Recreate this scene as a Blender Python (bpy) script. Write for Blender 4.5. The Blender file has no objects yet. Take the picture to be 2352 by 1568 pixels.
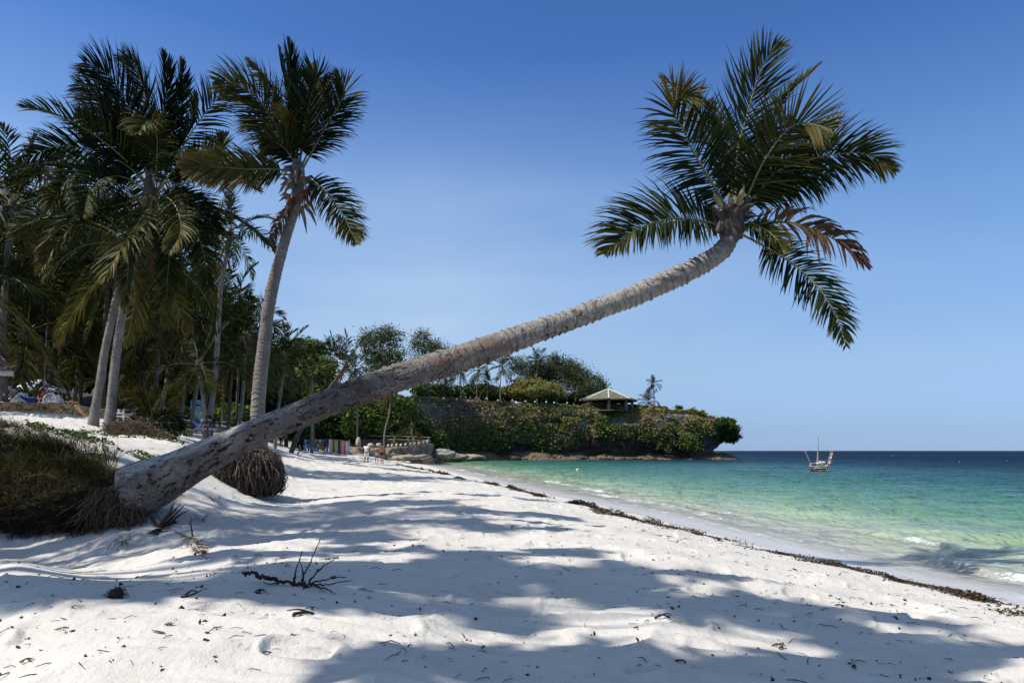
import bpy, math
import numpy as np
from mathutils import Vector, Matrix

# ------------------------------------------------------------------ camera, sky, sun, exposure
SC = bpy.context.scene
COL = SC.collection
H = 1.9                      # camera height above the sea
F = 1568.0                   # focal length in units of the 2352-wide picture the positions were measured on
cam_d = bpy.data.cameras.new('camera'); cam = bpy.data.objects.new('camera', cam_d); COL.objects.link(cam)
cam.location = (0, 0, H); cam.rotation_euler = (math.radians(90), 0, 0)
cam_d.lens = 24; cam_d.sensor_width = 36; cam_d.shift_y = (1034.5-784)/2352.0
cam_d.clip_start = 0.05; cam_d.clip_end = 30000
SC.camera = cam
SHX, SHY = 0.66, 0.24        # ground drift of a shadow per metre of height
sun_el = math.atan2(1, math.hypot(SHX, SHY))
sun_dir = Vector((SHX, SHY, -1)).normalized()
sd_ = bpy.data.lights.new('sun', 'SUN'); sun = bpy.data.objects.new('sun', sd_); COL.objects.link(sun)
sd_.energy = 4.8; sd_.angle = math.radians(0.6); sd_.color = (1.0, 0.95, 0.87)
sun.rotation_euler = sun_dir.to_track_quat('-Z', 'Y').to_euler()
W = bpy.data.worlds.new("World"); SC.world = W; W.use_nodes = True
nt = W.node_tree; bg = nt.nodes['Background']
sky = nt.nodes.new('ShaderNodeTexSky'); sky.sky_type = 'NISHITA'; sky.sun_disc = False
sky.sun_elevation = sun_el; sky.sun_rotation = math.atan2(-SHX, -SHY)
sky.altitude = 0; sky.air_density = 1.0; sky.dust_density = 0.0; sky.ozone_density = 2.0
# sky tint by height; the unseen top is brightened to add fill light
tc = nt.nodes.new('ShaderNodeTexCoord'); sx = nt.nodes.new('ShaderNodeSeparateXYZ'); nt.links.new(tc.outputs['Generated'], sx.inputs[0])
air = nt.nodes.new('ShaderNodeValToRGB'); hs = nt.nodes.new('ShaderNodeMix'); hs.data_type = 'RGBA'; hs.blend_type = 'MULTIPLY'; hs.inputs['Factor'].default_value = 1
SKY_TINT = [(0, (0.225, 0.364, 0.837)), (0.028, (0.281, 0.395, 0.751)), (0.12, (0.574, 0.651, 0.798)), (0.224, (0.698, 0.822, 0.983)), (0.35, (0.62, 0.853, 1.1)), (0.465, (0.434, 0.682, 1.054)), (0.56, (0.404, 0.633, 0.98)), (0.7, (1.2, 1.1, 1.1)), (0.85, (2.3, 1.75, 1.15))]
while len(air.color_ramp.elements) < len(SKY_TINT): air.color_ramp.elements.new(.5)
for e_, (p_, c_) in zip(air.color_ramp.elements, SKY_TINT): e_.position = p_; e_.color = (*c_, 1)
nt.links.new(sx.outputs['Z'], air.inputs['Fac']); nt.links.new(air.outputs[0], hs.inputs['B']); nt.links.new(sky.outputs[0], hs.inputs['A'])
# thin high cloud veils
mp = nt.nodes.new('ShaderNodeMapping'); mp.inputs['Scale'].default_value = (1.3, 1.3, 5.0)
nz = nt.nodes.new('ShaderNodeTexNoise'); nz.inputs['Scale'].default_value = 1.6; nz.inputs['Detail'].default_value = 5; nz.inputs['Roughness'].default_value = .5
cr = nt.nodes.new('ShaderNodeValToRGB'); cr.color_ramp.elements[0].position = .5; cr.color_ramp.elements[1].position = .85
cr.color_ramp.elements[1].color = (.12, .12, .12, 1)
mx = nt.nodes.new('ShaderNodeMix'); mx.data_type = 'RGBA'; mx.inputs['B'].default_value = (4.2, 5.3, 6.6, 1)
nt.links.new(tc.outputs['Generated'], mp.inputs['Vector']); nt.links.new(mp.outputs[0], nz.inputs['Vector'])
nt.links.new(nz.outputs['Fac'], cr.inputs['Fac'])
def wr(src, stops):
    r = nt.nodes.new('ShaderNodeValToRGB'); e = r.color_ramp.elements
    while len(e) < len(stops): e.new(.5)
    for k_, (p_, v_) in enumerate(stops): e[k_].position = p_; e[k_].color = (v_, v_, v_, 1)
    nt.links.new(src, r.inputs['Fac']); return r.outputs[0]
def wm(op, a_, b_, c_=None):
    m_ = nt.nodes.new('ShaderNodeMath'); m_.operation = op
    for k_, v_ in enumerate((a_, b_, c_)):
        if v_ is None: continue
        if hasattr(v_, 'links'): nt.links.new(v_, m_.inputs[k_])
        else: m_.inputs[k_].default_value = v_
    return m_.outputs[0]
az_ = wr(wm('MULTIPLY_ADD', sx.outputs['X'], .5, .5), [(.26, .9), (.45, 1.), (.62, .45), (.8, .15)])
zb_ = wr(sx.outputs['Z'], [(.0, .2), (.10, .8), (.24, 1.), (.40, .3), (.5, .0)])
vl_ = wm('MULTIPLY', wm('MULTIPLY', az_, zb_), wm('MULTIPLY_ADD', wr(nz.outputs['Fac'], [(.35, 0.), (.7, 1.)]), .36, .27))
nt.links.new(vl_, mx.inputs['Factor'])
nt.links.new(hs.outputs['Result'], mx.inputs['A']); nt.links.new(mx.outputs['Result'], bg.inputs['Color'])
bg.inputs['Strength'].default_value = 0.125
SC.view_settings.view_transform = 'Standard'; SC.view_settings.look = 'None'
SC.view_settings.exposure = 0.22; SC.view_settings.gamma = 1.0
SC.render.engine = 'CYCLES'

# ------------------------------------------------------------------ numeric helpers
def P(px, py, d):
    "picture measurement + real distance -> world point"
    return np.array(((px-1176)/F*d, d, H-(py-1034.5)/F*d))

def _hash(ix, iy, iz, s):
    n = (ix.astype(np.int64)*374761393 + iy.astype(np.int64)*668265263 + iz.astype(np.int64)*1274126177 + s*974711) & 0xFFFFFFFF
    n = ((n ^ (n >> 13))*1103515245) & 0xFFFFFFFF
    n = ((n ^ (n >> 16))*2246822519) & 0xFFFFFFFF
    n = n ^ (n >> 15)
    return (n & 0xFFFFFF)/float(0xFFFFFF)
def vn(x, y, z=0., s=0):
    x, y, z = np.broadcast_arrays(np.asarray(x, float), np.asarray(y, float), np.asarray(z, float))
    fx, fy, fz = np.floor(x), np.floor(y), np.floor(z)
    tx, ty, tz = x-fx, y-fy, z-fz
    tx = tx*tx*tx*(tx*(tx*6-15)+10); ty = ty*ty*ty*(ty*(ty*6-15)+10); tz = tz*tz*tz*(tz*(tz*6-15)+10)
    ix, iy, iz = fx.astype(np.int64), fy.astype(np.int64), fz.astype(np.int64)
    r = 0
    for a in (0, 1):
        wa = tx if a else 1-tx
        for b in (0, 1):
            wb = ty if b else 1-ty
            for c in (0, 1):
                wc = tz if c else 1-tz
                r = r + wa*wb*wc*_hash(ix+a, iy+b, iz+c, s)
    return r*2-1
def fbm(x, y, z=0., o=4, s=0, g=.5):
    r = 0; a = 1; t = 0
    for i in range(o):
        r = r + a*vn(x*2.03**i, y*2.03**i, np.asarray(z)*2.03**i, s+i*17); t += a; a *= g
    return r/t
def sm(e0, e1, x):
    t = np.clip((np.asarray(x, float)-e0)/(e1-e0), 0, 1); return t*t*(3-2*t)
def nrm(v):
    return v/np.maximum(np.linalg.norm(v, axis=-1, keepdims=True), 1e-9)
def catmull(pts, n):
    p = np.asarray(pts, float); 
    if len(p) == 2: p = np.vstack([p[0], (p[0]+p[1])/2, p[1]])
    q = np.vstack([2*p[0]-p[1], p, 2*p[-1]-p[-2]])
    out = []
    m = 24
    for i in range(len(p)-1):
        a, b, c, d = q[i], q[i+1], q[i+2], q[i+3]
        t = np.linspace(0, 1, m, endpoint=False)[:, None]
        out.append(.5*((2*b)+(-a+c)*t+(2*a-5*b+4*c-d)*t*t+(-a+3*b-3*c+d)*t**3))
    out.append(p[-1:]); o = np.vstack(out)
    L = np.concatenate([[0], np.cumsum(np.linalg.norm(np.diff(o[:, :3], axis=0), axis=1))])
    s = np.linspace(0, L[-1], n)
    return np.stack([np.interp(s, L, o[:, k]) for k in range(p.shape[1])], 1)

class Geo:
    "collects vertices, faces, a tint per vertex and a material slot per face"
    def __init__(s): s.V = []; s.F4 = []; s.F3 = []; s.T = []; s.M4 = []; s.M3 = []; s.n = 0
    def add(s, V, F, tint=0.5, m=0):
        V = np.asarray(V, float); Fa = np.asarray(F, np.int64)
        if len(V) == 0 or len(Fa) == 0: return s
        s.V.append(V); s.T.append(np.broadcast_to(np.asarray(tint, float), (len(V),)).copy())
        if Fa.shape[1] == 4: s.F4.append(Fa+s.n); s.M4.append(np.full(len(Fa), m))
        else: s.F3.append(Fa+s.n); s.M3.append(np.full(len(Fa), m))
        s.n += len(V); return s
    def box(s, c, size, rz=0, tint=.5, m=0, R=None):
        x, y, z = np.array(size)/2.
        v = np.array([(-x,-y,-z),(x,-y,-z),(x,y,-z),(-x,y,-z),(-x,-y,z),(x,-y,z),(x,y,z),(-x,y,z)])
        if rz: 
            ca, sa = math.cos(rz), math.sin(rz); v = np.stack([v[:,0]*ca-v[:,1]*sa, v[:,0]*sa+v[:,1]*ca, v[:,2]], 1)
        if R is not None: v = v@np.array(R).T
        return s.add(v+np.array(c), [(0,3,2,1),(4,5,6,7),(0,1,5,4),(1,2,6,5),(2,3,7,6),(3,0,4,7)], tint, m)
    def tube(s, pts, r, seg=6, tint=.5, m=0, cap=True):
        p = np.asarray(pts, float); n = len(p); r = np.broadcast_to(np.asarray(r, float), (n,))
        T = nrm(np.gradient(p, axis=0)); up = np.where(np.abs(T[:, 2:3]) > .9, np.array([[1., 0, 0]]), np.array([[0, 0, 1.]]))
        if abs(T[0, 2]) > .5: up = np.tile([[1., 0.02, 0]], (n, 1))
        else: up = np.tile([[0.02, 0, 1.]], (n, 1))
        A = nrm(np.cross(T, up)); B = np.cross(T, A)
        an = np.arange(seg)/seg*2*math.pi
        V = p[:, None]+r[:, None, None]*(A[:, None]*np.cos(an)[None, :, None]+B[:, None]*np.sin(an)[None, :, None])
        i = np.arange(n-1)[:, None]; j = np.arange(seg)[None]; j2 = (j+1) % seg
        Fq = np.stack([i*seg+j, i*seg+j2, (i+1)*seg+j2, (i+1)*seg+j], -1).reshape(-1, 4)
        tt = np.repeat(np.broadcast_to(np.asarray(tint, float), (n,)), seg)
        s.add(V.reshape(-1, 3), Fq, tt, m)
        if cap:
            for k, c in ((0, p[0]), (n-1, p[-1])):
                vv = np.vstack([V[k], c[None]]); f = [(a, (a+1) % seg, seg) for a in range(seg)]
                s.add(vv, f, .5, m)
        return s
    def lathe(s, prof, c=(0, 0, 0), seg=16, tint=.5, m=0, sq=1.0):
        pr = np.asarray(prof, float); an = np.arange(seg)/seg*2*math.pi
        V = np.stack([pr[:, None, 0]*np.cos(an), pr[:, None, 0]*np.sin(an)*sq, np.repeat(pr[:, 1:2], seg, 1)], -1)+np.array(c)
        n = len(pr); i = np.arange(n-1)[:, None]; j = np.arange(seg)[None]; j2 = (j+1) % seg
        Fq = np.stack([i*seg+j, i*seg+j2, (i+1)*seg+j2, (i+1)*seg+j], -1).reshape(-1, 4)
        return s.add(V.reshape(-1, 3), Fq, tint, m)
    def rock(s, c, r, seed=0, tint=.5, m=0, rough=.3, f=1.2, nu=26, nv=14):
        th = np.linspace(0, 2*math.pi, nu, endpoint=False)[None]; ph = np.linspace(0, math.pi, nv)[:, None]
        d = np.stack([np.sin(ph)*np.cos(th), np.sin(ph)*np.sin(th), np.cos(ph)+0*th], -1)
        k = 1+rough*fbm(d[..., 0]*f*1.6+seed, d[..., 1]*f*1.6, d[..., 2]*f*1.6+7, 4, seed)*1.6
        V = d*k[..., None]*np.array(r)+np.array(c)
        i = np.arange(nv-1)[:, None]; j = np.arange(nu)[None]; j2 = (j+1) % nu
        Fq = np.stack([i*nu+j, (i+1)*nu+j, (i+1)*nu+j2, i*nu+j2], -1).reshape(-1, 4)
        return s.add(V.reshape(-1, 3), Fq, tint, m)
    def leaves(s, C, size, rng, tint=.5, m=0, nd=None, flat=0., asp=.6):
        "leaf-sized faces at the points C"
        n = len(C); 
        if n == 0: return s
        A = nrm(rng.normal(size=(n, 3))+(0 if nd is None else np.asarray(nd)*0))
        Nn = rng.normal(size=(n, 3))
        if nd is not None: Nn = Nn+np.asarray(nd)*flat
        Nn = nrm(Nn); A = nrm(A-(A*Nn).sum(1, keepdims=True)*Nn); B = np.cross(Nn, A)
        sz = (size*rng.uniform(.6, 1.35, n))[:, None]
        V = np.stack([C-A*sz, C+B*sz*asp+Nn*sz*.12, C+A*sz, C-B*sz*asp+Nn*sz*.12], 1).reshape(-1, 3)
        tt = np.repeat(np.broadcast_to(np.asarray(tint, float), (n,)), 4)
        return s.add(V, np.arange(4*n).reshape(-1, 4), tt, m)
    def build(s, name, mats, parent=None, smooth=True, attrs=None, origin=None):
        V = np.vstack(s.V) if s.V else np.zeros((0, 3))
        if origin is not None: V = V-np.asarray(origin)
        me = bpy.data.meshes.new(name)
        F4 = np.vstack(s.F4) if s.F4 else np.zeros((0, 4), int); F3 = np.vstack(s.F3) if s.F3 else np.zeros((0, 3), int)
        me.vertices.add(len(V)); me.vertices.foreach_set('co', V.astype(np.float32).ravel())
        nl = F4.size+F3.size; me.loops.add(nl)
        me.loops.foreach_set('vertex_index', np.concatenate([F4.ravel(), F3.ravel()]).astype(np.int32))
        tot = np.concatenate([np.full(len(F4), 4), np.full(len(F3), 3)]).astype(np.int32)
        st = np.concatenate([[0], np.cumsum(tot)[:-1]]).astype(np.int32)
        me.polygons.add(len(tot)); me.polygons.foreach_set('loop_start', st); me.polygons.foreach_set('loop_total', tot)
        mi = np.concatenate((s.M4+s.M3) or [np.zeros(0)]).astype(np.int32); me.polygons.foreach_set('material_index', mi)
        me.polygons.foreach_set('use_smooth', np.full(len(tot), bool(smooth)))
        at = me.attributes.new('tint', 'FLOAT', 'POINT'); at.data.foreach_set('value', np.concatenate(s.T).astype(np.float32))
        for k, v in (attrs or {}).items():
            a = me.attributes.new(k, 'FLOAT', 'POINT'); a.data.foreach_set('value', np.asarray(v, np.float32).ravel())
        me.update(calc_edges=True); me.validate()
        for mm in (mats if isinstance(mats, (list, tuple)) else [mats]): me.materials.append(mm)
        o = bpy.data.objects.new(name, me); COL.objects.link(o)
        if parent is not None: o.parent = parent
        if origin is not None: o.location = tuple(float(q) for q in origin)
        return o

def tag(o, label=None, cat=None, group=None, kind=None):
    if label: o['label'] = label
    if cat: o['category'] = cat
    if group: o['group'] = group
    if kind: o['kind'] = kind
    return o
def thing(name, label, cat, loc=(0, 0, 0), group=None, rz=0):
    o = bpy.data.objects.new(name, None); COL.objects.link(o); o.location = tuple(float(v) for v in loc); o.rotation_euler = (0, 0, rz)
    o.empty_display_size = .1
    return tag(o, label, cat, group)
def copy_tree(o, parent=None, label=None):
    c = o.copy(); COL.objects.link(c); c.parent = parent
    if label: c['label'] = label
    for ch in list(o.children): copy_tree(ch, c)
    return c

# ------------------------------------------------------------------ materials
def node_mat(name):
    m = bpy.data.materials.new(name); m.use_nodes = True; t = m.node_tree
    return m, t, t.nodes['Principled BSDF']
def ramp(t, stops, fac=None, interp='LINEAR'):
    r = t.nodes.new('ShaderNodeValToRGB'); e = r.color_ramp.elements; r.color_ramp.interpolation = interp
    while len(e) < len(stops): e.new(.5)
    for k, (p, c) in enumerate(stops): e[k].position = p; e[k].color = (*c, 1) if len(c) == 3 else c
    if fac is not None: t.links.new(fac, r.inputs['Fac'])
    return r.outputs['Color']
def noise(t, scale, detail=4, rough=.55, vec=None, obj=True, dist=0):
    n = t.nodes.new('ShaderNodeTexNoise'); n.inputs['Scale'].default_value = scale; n.inputs['Detail'].default_value = detail
    n.inputs['Roughness'].default_value = rough; n.inputs['Distortion'].default_value = dist
    if vec is None:
        g = t.nodes.new('ShaderNodeTexCoord'); vec = g.outputs['Object']
    t.links.new(vec, n.inputs['Vector']); return n.outputs['Fac']
def mapped(t, scale, rot=(0, 0, 0), src='Object'):
    g = t.nodes.new('ShaderNodeTexCoord'); m = t.nodes.new('ShaderNodeMapping'); m.inputs['Scale'].default_value = scale
    m.inputs['Rotation'].default_value = rot
    t.links.new(g.outputs[src], m.inputs['Vector']); return m.outputs[0]
def attr(t, name):
    a = t.nodes.new('ShaderNodeAttribute'); a.attribute_name = name; return a.outputs['Fac']
def mixc(t, fac, a, b, mode='MIX'):
    m = t.nodes.new('ShaderNodeMix'); m.data_type = 'RGBA'; m.blend_type = mode
    for k, v in (('Factor', fac), ('A', a), ('B', b)):
        if hasattr(v, 'links'): t.links.new(v, m.inputs[k])
        else: m.inputs[k].default_value = v if k == 'Factor' else (*v, 1)
    return m.outputs['Result']
def mth(t, op, a, b=None, clamp=False):
    m = t.nodes.new('ShaderNodeMath'); m.operation = op; m.use_clamp = clamp
    for i, v in enumerate((a, b)):
        if v is None: continue
        if hasattr(v, 'links'): t.links.new(v, m.inputs[i])
        else: m.inputs[i].default_value = v
    return m.outputs[0]
def bump(t, bs, h, strength=.5, dist=.02, prev=None):
    b = t.nodes.new('ShaderNodeBump'); b.inputs['Strength'].default_value = strength; b.inputs['Distance'].default_value = dist
    t.links.new(h, b.inputs['Height'])
    if prev is not None: t.links.new(prev, b.inputs['Normal'])
    if bs is not None: t.links.new(b.outputs[0], bs.inputs['Normal'])
    return b.outputs[0]
def simple(name, c, rough=.7, var=.25, scale=6, bmp=.3, bd=.01, spec=.3, metal=0):
    m, t, b = node_mat(name)
    n = noise(t, scale, 5)
    lo = tuple(v*(1-var) for v in c); hi = tuple(min(1, v*(1+var)) for v in c)
    t.links.new(ramp(t, [(.3, lo), (.7, hi)], n), b.inputs['Base Color'])
    b.inputs['Roughness'].default_value = rough; b.inputs['Specular IOR Level'].default_value = spec; b.inputs['Metallic'].default_value = metal
    if bmp: bump(t, b, noise(t, scale*4, 4), bmp, bd)
    return m
def leafy(name, stops, trans=.3, rough=.55, spec=.15):
    m, t, b = node_mat(name)
    c = ramp(t, stops, attr(t, 'tint'))
    t.links.new(c, b.inputs['Base Color']); b.inputs['Roughness'].default_value = rough; b.inputs['Specular IOR Level'].default_value = spec
    tr = t.nodes.new('ShaderNodeBsdfTranslucent')
    cc = mixc(t, 1.0, c, (1.35, 1.2, .5), 'MULTIPLY'); t.links.new(cc, tr.inputs['Color'])
    ms = t.nodes.new('ShaderNodeMixShader'); ms.inputs[0].default_value = trans
    t.links.new(b.outputs[0], ms.inputs[1]); t.links.new(tr.outputs[0], ms.inputs[2])
    t.links.new(ms.outputs[0], t.nodes['Material Output'].inputs['Surface'])
    return m

M = {}
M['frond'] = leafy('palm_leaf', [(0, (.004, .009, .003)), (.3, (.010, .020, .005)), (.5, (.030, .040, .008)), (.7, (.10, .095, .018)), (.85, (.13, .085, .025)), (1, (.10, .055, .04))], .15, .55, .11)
M['rachis'] = simple('palm_rib', (.20, .18, .05), .5, .3, 8, 0)
M['deadrib'] = simple('dry_palm_rib', (.16, .10, .055), .7, .3, 8, 0)
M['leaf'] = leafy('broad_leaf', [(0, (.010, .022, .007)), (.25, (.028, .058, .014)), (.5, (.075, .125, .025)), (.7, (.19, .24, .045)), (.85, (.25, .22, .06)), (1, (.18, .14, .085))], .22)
M['cliffleaf'] = leafy('creeper_leaf', [(0, (.025, .042, .014)), (.25, (.06, .088, .026)), (.45, (.125, .145, .04)), (.62, (.22, .20, .065)), (.8, (.24, .17, .09)), (1, (.22, .185, .15))], .15, .7, .15)
M['wisp'] = leafy('casuarina_needle', [(0, (.030, .045, .020)), (.5, (.075, .095, .040)), (1, (.14, .145, .06))], .2, .7, .15)
M['grass'] = leafy('grass_blade', [(0, (.018, .013, .008)), (.3, (.04, .03, .014)), (.55, (.05, .06, .014)), (.8, (.10, .11, .025)), (1, (.22, .18, .07))], .3, .6, .2)
M['root'] = simple('root_fibre', (.085, .055, .038), .85, .5, 20, .3)
M['bark_far'] = simple('pale_palm_bark', (.25, .22, .19), .85, .3, 5, .4, .02)
M['bark_dark'] = simple('dark_bark', (.10, .08, .065), .9, .3, 5, .4, .02)
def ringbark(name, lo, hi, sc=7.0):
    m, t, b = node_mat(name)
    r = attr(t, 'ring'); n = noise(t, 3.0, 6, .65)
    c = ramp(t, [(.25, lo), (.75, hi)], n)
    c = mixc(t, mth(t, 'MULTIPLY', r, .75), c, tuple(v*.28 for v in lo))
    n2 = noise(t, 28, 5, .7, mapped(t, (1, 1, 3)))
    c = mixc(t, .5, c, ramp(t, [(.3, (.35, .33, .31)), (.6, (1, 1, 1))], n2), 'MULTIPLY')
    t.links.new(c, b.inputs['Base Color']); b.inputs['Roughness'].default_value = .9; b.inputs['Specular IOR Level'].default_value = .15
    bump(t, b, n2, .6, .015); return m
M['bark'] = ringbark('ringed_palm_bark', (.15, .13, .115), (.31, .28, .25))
M['bark_shade'] = ringbark('shaded_palm_bark', (.07, .058, .048), (.15, .128, .105))  # palm bark darkened, the grove's shade put into its colour
# ------------------------------------------------------------------ the shore: shoreline, terrain, sea
SHORE = np.array([(9.2, -6), (8.0, 2), (7.3, 6.2), (6.56, 8.75), (5.8, 11.7), (4.35, 20.8), (2.3, 29.5), (-2.5, 51), (-9.2, 84), (-15.5, 106), (-19.5, 122), (-24, 150), (-30, 260)])
def shore_sd(x, y):
    "signed distance to the beach waterline, positive out to sea"
    x = np.asarray(x, float); y = np.asarray(y, float); best = np.full(np.broadcast(x, y).shape, 1e9); sg = np.ones_like(best)
    for a, b in zip(SHORE[:-1], SHORE[1:]):
        d = b-a; L2 = d@d; t = np.clip(((x-a[0])*d[0]+(y-a[1])*d[1])/L2, 0, 1)
        ex = x-a[0]-t*d[0]; ey = y-a[1]-t*d[1]; D = np.hypot(ex, ey)
        s = np.sign((x-a[0])*d[1]-(y-a[1])*d[0]); m = D < best-1e-9
        sg = np.where(m, s, sg); best = np.where(m, D, best)
    return best*sg
CPX = [(0, 944, 31), (73, 947, 31), (146, 955, 31), (205, 961, 31), (288, 967, 32), (-300, 930, 31), (-300, 985, 14), (-300, 990, 11.6), (-300, 1210, 10),
       (0, 1000, 20), (100, 1003, 19), (214, 981, 26), (250, 995, 25), (330, 1000, 24), (390, 1012, 21), (430, 1030, 18.5), (360, 1052, 15), (480, 1088, 15.5),
       (0, 1003, 12.0), (100, 1037, 11.8), (200, 1066, 11.6), (270, 1085, 11.3), (0, 1203, 10.0), (100, 1203, 10.0), (200, 1206, 9.9), (300, 1208, 9.7),
       (430, 1000, 38), (440, 997, 50), (360, 990, 42), (560, 990, 62), (520, 1010, 40), (600, 1022, 48), (620, 1032, 60), (700, 1038, 85), (750, 1041, 89), (790, 1043, 92), (840, 1044, 95),
       (842, 1063, 60), (877, 1067, 60), (560, 1127, 17), (650, 1080, 28), (470, 1120, 13.5), (450, 1165, 11), (685, 1052, 50), (760, 1060, 50),
       (0, 1300, 6.5), (500, 1300, 6.5), (800, 1240, 8.6), (800, 1150, 15), (1176, 1400, 5), (1176, 1250, 8.5), (1176, 1160, 14.5), (1030, 1100, 30), (940, 1082, 42), (0, 1568, 3.45), (1176, 1568, 3.45), (-900, 1500, 4), (-600, 1300, 6.5)]
CPW = [(3.0, 4.0, .57), (5.4, 7.05, .27), (4.95, 8.4, .27), (4.3, 10.85, .27), (3.1, 15, .27), (.4, 26.8, .27), (-2.3, 36, .3), (-5.4, 48, .35), (-8.6, 58, .4), (-12.3, 70, .5), (-19, 100, .5),
       (4.6, 5, .42), (3.0, 8.5, .5), (2.2, 12, .52), (.8, 18, .55), (5.5, 3, .4), (0, 2.4, .75), (-3, 2.4, .8),
       (-52, 75, 7.5), (-40, 72, 6.0), (-30, 72, 4.4), (-60, 110, 15), (-40, 125, 13), (-30, 122, 8), (-90, 160, 22), (-40, 170, 15), (-25, 150, 12), (-24, 106, 2.0), (-32, 104, 3.0), (-90, 90, 12)]
_cp = np.array([tuple(P(*c)) for c in CPX]+CPW)
def _uv(x, y):
    y = np.clip(y, 2.2, 170); u = np.clip(x/y, -1.35, 1.3); return u*2.2, np.log(y)
_cu, _cv = _uv(_cp[:, 0], _cp[:, 1])
def _k(r2): return np.where(r2 > 1e-12, r2*np.log(np.maximum(r2, 1e-12)), 0)
_n = len(_cp); _A = np.zeros((_n+3, _n+3))
_A[:_n, :_n] = _k((_cu[:, None]-_cu)**2+(_cv[:, None]-_cv)**2)+np.eye(_n)*2.5e-3
_A[:_n, _n:] = np.stack([np.ones(_n), _cu, _cv], 1); _A[_n:, :_n] = _A[:_n, _n:].T
_w = np.linalg.solve(_A, np.concatenate([_cp[:, 2], np.zeros(3)]))
_TU = np.linspace(-1.35*2.2, 1.3*2.2, 260); _TV = np.linspace(math.log(2.2), math.log(170), 260)
_gu, _gv = np.meshgrid(_TU, _TV); _TZ = _w[_n]+_w[_n+1]*_gu+_w[_n+2]*_gv
for _i in range(_n): _TZ += _w[_i]*_k((_gu-_cu[_i])**2+(_gv-_cv[_i])**2)
def terrain(x, y):
    "the large shape of the beach and the land behind it"
    x = np.asarray(x, float); y = np.asarray(y, float); sh = np.broadcast(x, y).shape
    x = np.broadcast_to(x, sh).ravel(); y = np.broadcast_to(y, sh).ravel()
    u, v = _uv(x, y)
    fu = np.clip((u-_TU[0])/(_TU[1]-_TU[0]), 0, len(_TU)-1.001); fv = np.clip((v-_TV[0])/(_TV[1]-_TV[0]), 0, len(_TV)-1.001)
    iu = fu.astype(int); iv = fv.astype(int); a = fu-iu; b = fv-iv
    z = (_TZ[iv, iu]*(1-a)+_TZ[iv, iu+1]*a)*(1-b)+(_TZ[iv+1, iu]*(1-a)+_TZ[iv+1, iu+1]*a)*b
    sd = shore_sd(x, y); z = np.minimum(z, 23)
    near = sm(-2.2, -.15, sd)
    z = z*(1-near)+near*np.where(sd < 0, -sd*.115, -sd*.055-.0)
    z = np.where(sd > 0, np.maximum(-.075*sd, -9), z)
    return z.reshape(sh)
def relief(x, y):
    sd = shore_sd(x, y); a = 1-sm(-3.0, -1.2, sd)
    wx = .5*fbm(x*.6, y*.6, 0, 3, 5); wy = .35*fbm(x*.7, y*.9, 3.3, 3, 9)
    r = 1-np.abs(vn(x*.62+wx*1.2, y*1.75-x*.25+wy*2.2, 0, 21)); r = r**2.2
    r2 = 1-np.abs(vn(x*1.15+wy, y*2.7-x*.35+wx*2, 5.5, 31)); r2 = r2**2
    h = .062*(r-.4)+.034*(r2-.4)+.045*fbm(x*.33, y*.55, 1.1, 3, 3)+.018*fbm(x*2.2, y*3.4, 0, 3, 41)
    pit = sm(.42, .66, vn(x*2.6+wx, y*3.6+wy, 9.1, 77)); h = h-.030*pit+.012*sm(.2, .42, vn(x*2.6+wx, y*3.6+wy, 9.1, 77))*(1-pit)
    h = h+.0065*np.sin((y*30+x*7+6*fbm(x*.8, y*.8, 0, 2, 60)))*sm(-.25, .35, vn(x*.7, y*.7, 2, 88))
    far = sm(12, 60, y)
    return h*a*(1+far*.8)+.004*fbm(x*3, y*3, 0, 2, 8)*(1-a)
def G(x, y):
    return float(terrain(np.array([x]), np.array([y]))[0]+relief(np.array([x]), np.array([y]))[0])
def onground(px, d):
    x = (px-1176)/F*d; return np.array((x, d, G(x, d)))

def grid_faces(nr, nc):
    i = np.arange(nr-1)[:, None]; j = np.arange(nc-1)[None]
    return np.stack([i*nc+j, i*nc+j+1, (i+1)*nc+j+1, (i+1)*nc+j], -1).reshape(-1, 4)
# sand
uu = np.concatenate([np.linspace(-2.6, -.84, 60, endpoint=False), np.linspace(-.84, .84, 760), np.linspace(.84, 2.6, 50)[1:]])
yy = np.concatenate([np.linspace(.9, 2.6, 20, endpoint=False), np.exp(np.linspace(math.log(2.6), math.log(270), 760))])
Y_, U_ = np.meshgrid(yy, uu, indexing='ij'); X_ = U_*Y_
Z_ = terrain(X_, Y_)+relief(X_, Y_)
sdv = shore_sd(X_, Y_)
wet = sm(-1.55, -1.0, sdv+.25*fbm(X_*.8, Y_*.5, 0, 3, 14))
earth = sm(4.3, 6.5, Z_+.8*fbm(X_*.3, Y_*.3, 0, 3, 15))+sm(2.9, 3.4, Z_)*sm(33, 40, Y_)*sm(14, 18, -X_)*.8
earth = np.maximum(earth, sm(9.75, 9.95, Y_)*(1-sm(11.3, 12.0, Y_+.4*fbm(X_*1.5, Y_*1.5, 0, 2, 3)))*sm(-5.25, -5.6, X_+.0*Y_)*sm(-9.5, -9, X_))
m, t, b = node_mat('white_sand')
n1 = noise(t, 1.3, 5, .6); n2 = noise(t, 90, 3, .6); n3 = noise(t, 14, 4, .6)
c = ramp(t, [(.3, (.53, .50, .455)), (.7, (.61, .58, .535))], n1)
c = mixc(t, .35, c, ramp(t, [(.25, (.82, .80, .78)), (.6, (1, 1, 1))], n2), 'MULTIPLY')
c = mixc(t, attr(t, 'wet'), c, (.50, .475, .465))
c = mixc(t, mth(t, 'MINIMUM', attr(t, 'earth'), 1.0), c, ramp(t, [(.3, (.035, .025, .016)), (.7, (.12, .085, .05))], n3))
t.links.new(c, b.inputs['Base Color'])
b.inputs['Specular IOR Level'].default_value = .2
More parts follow.
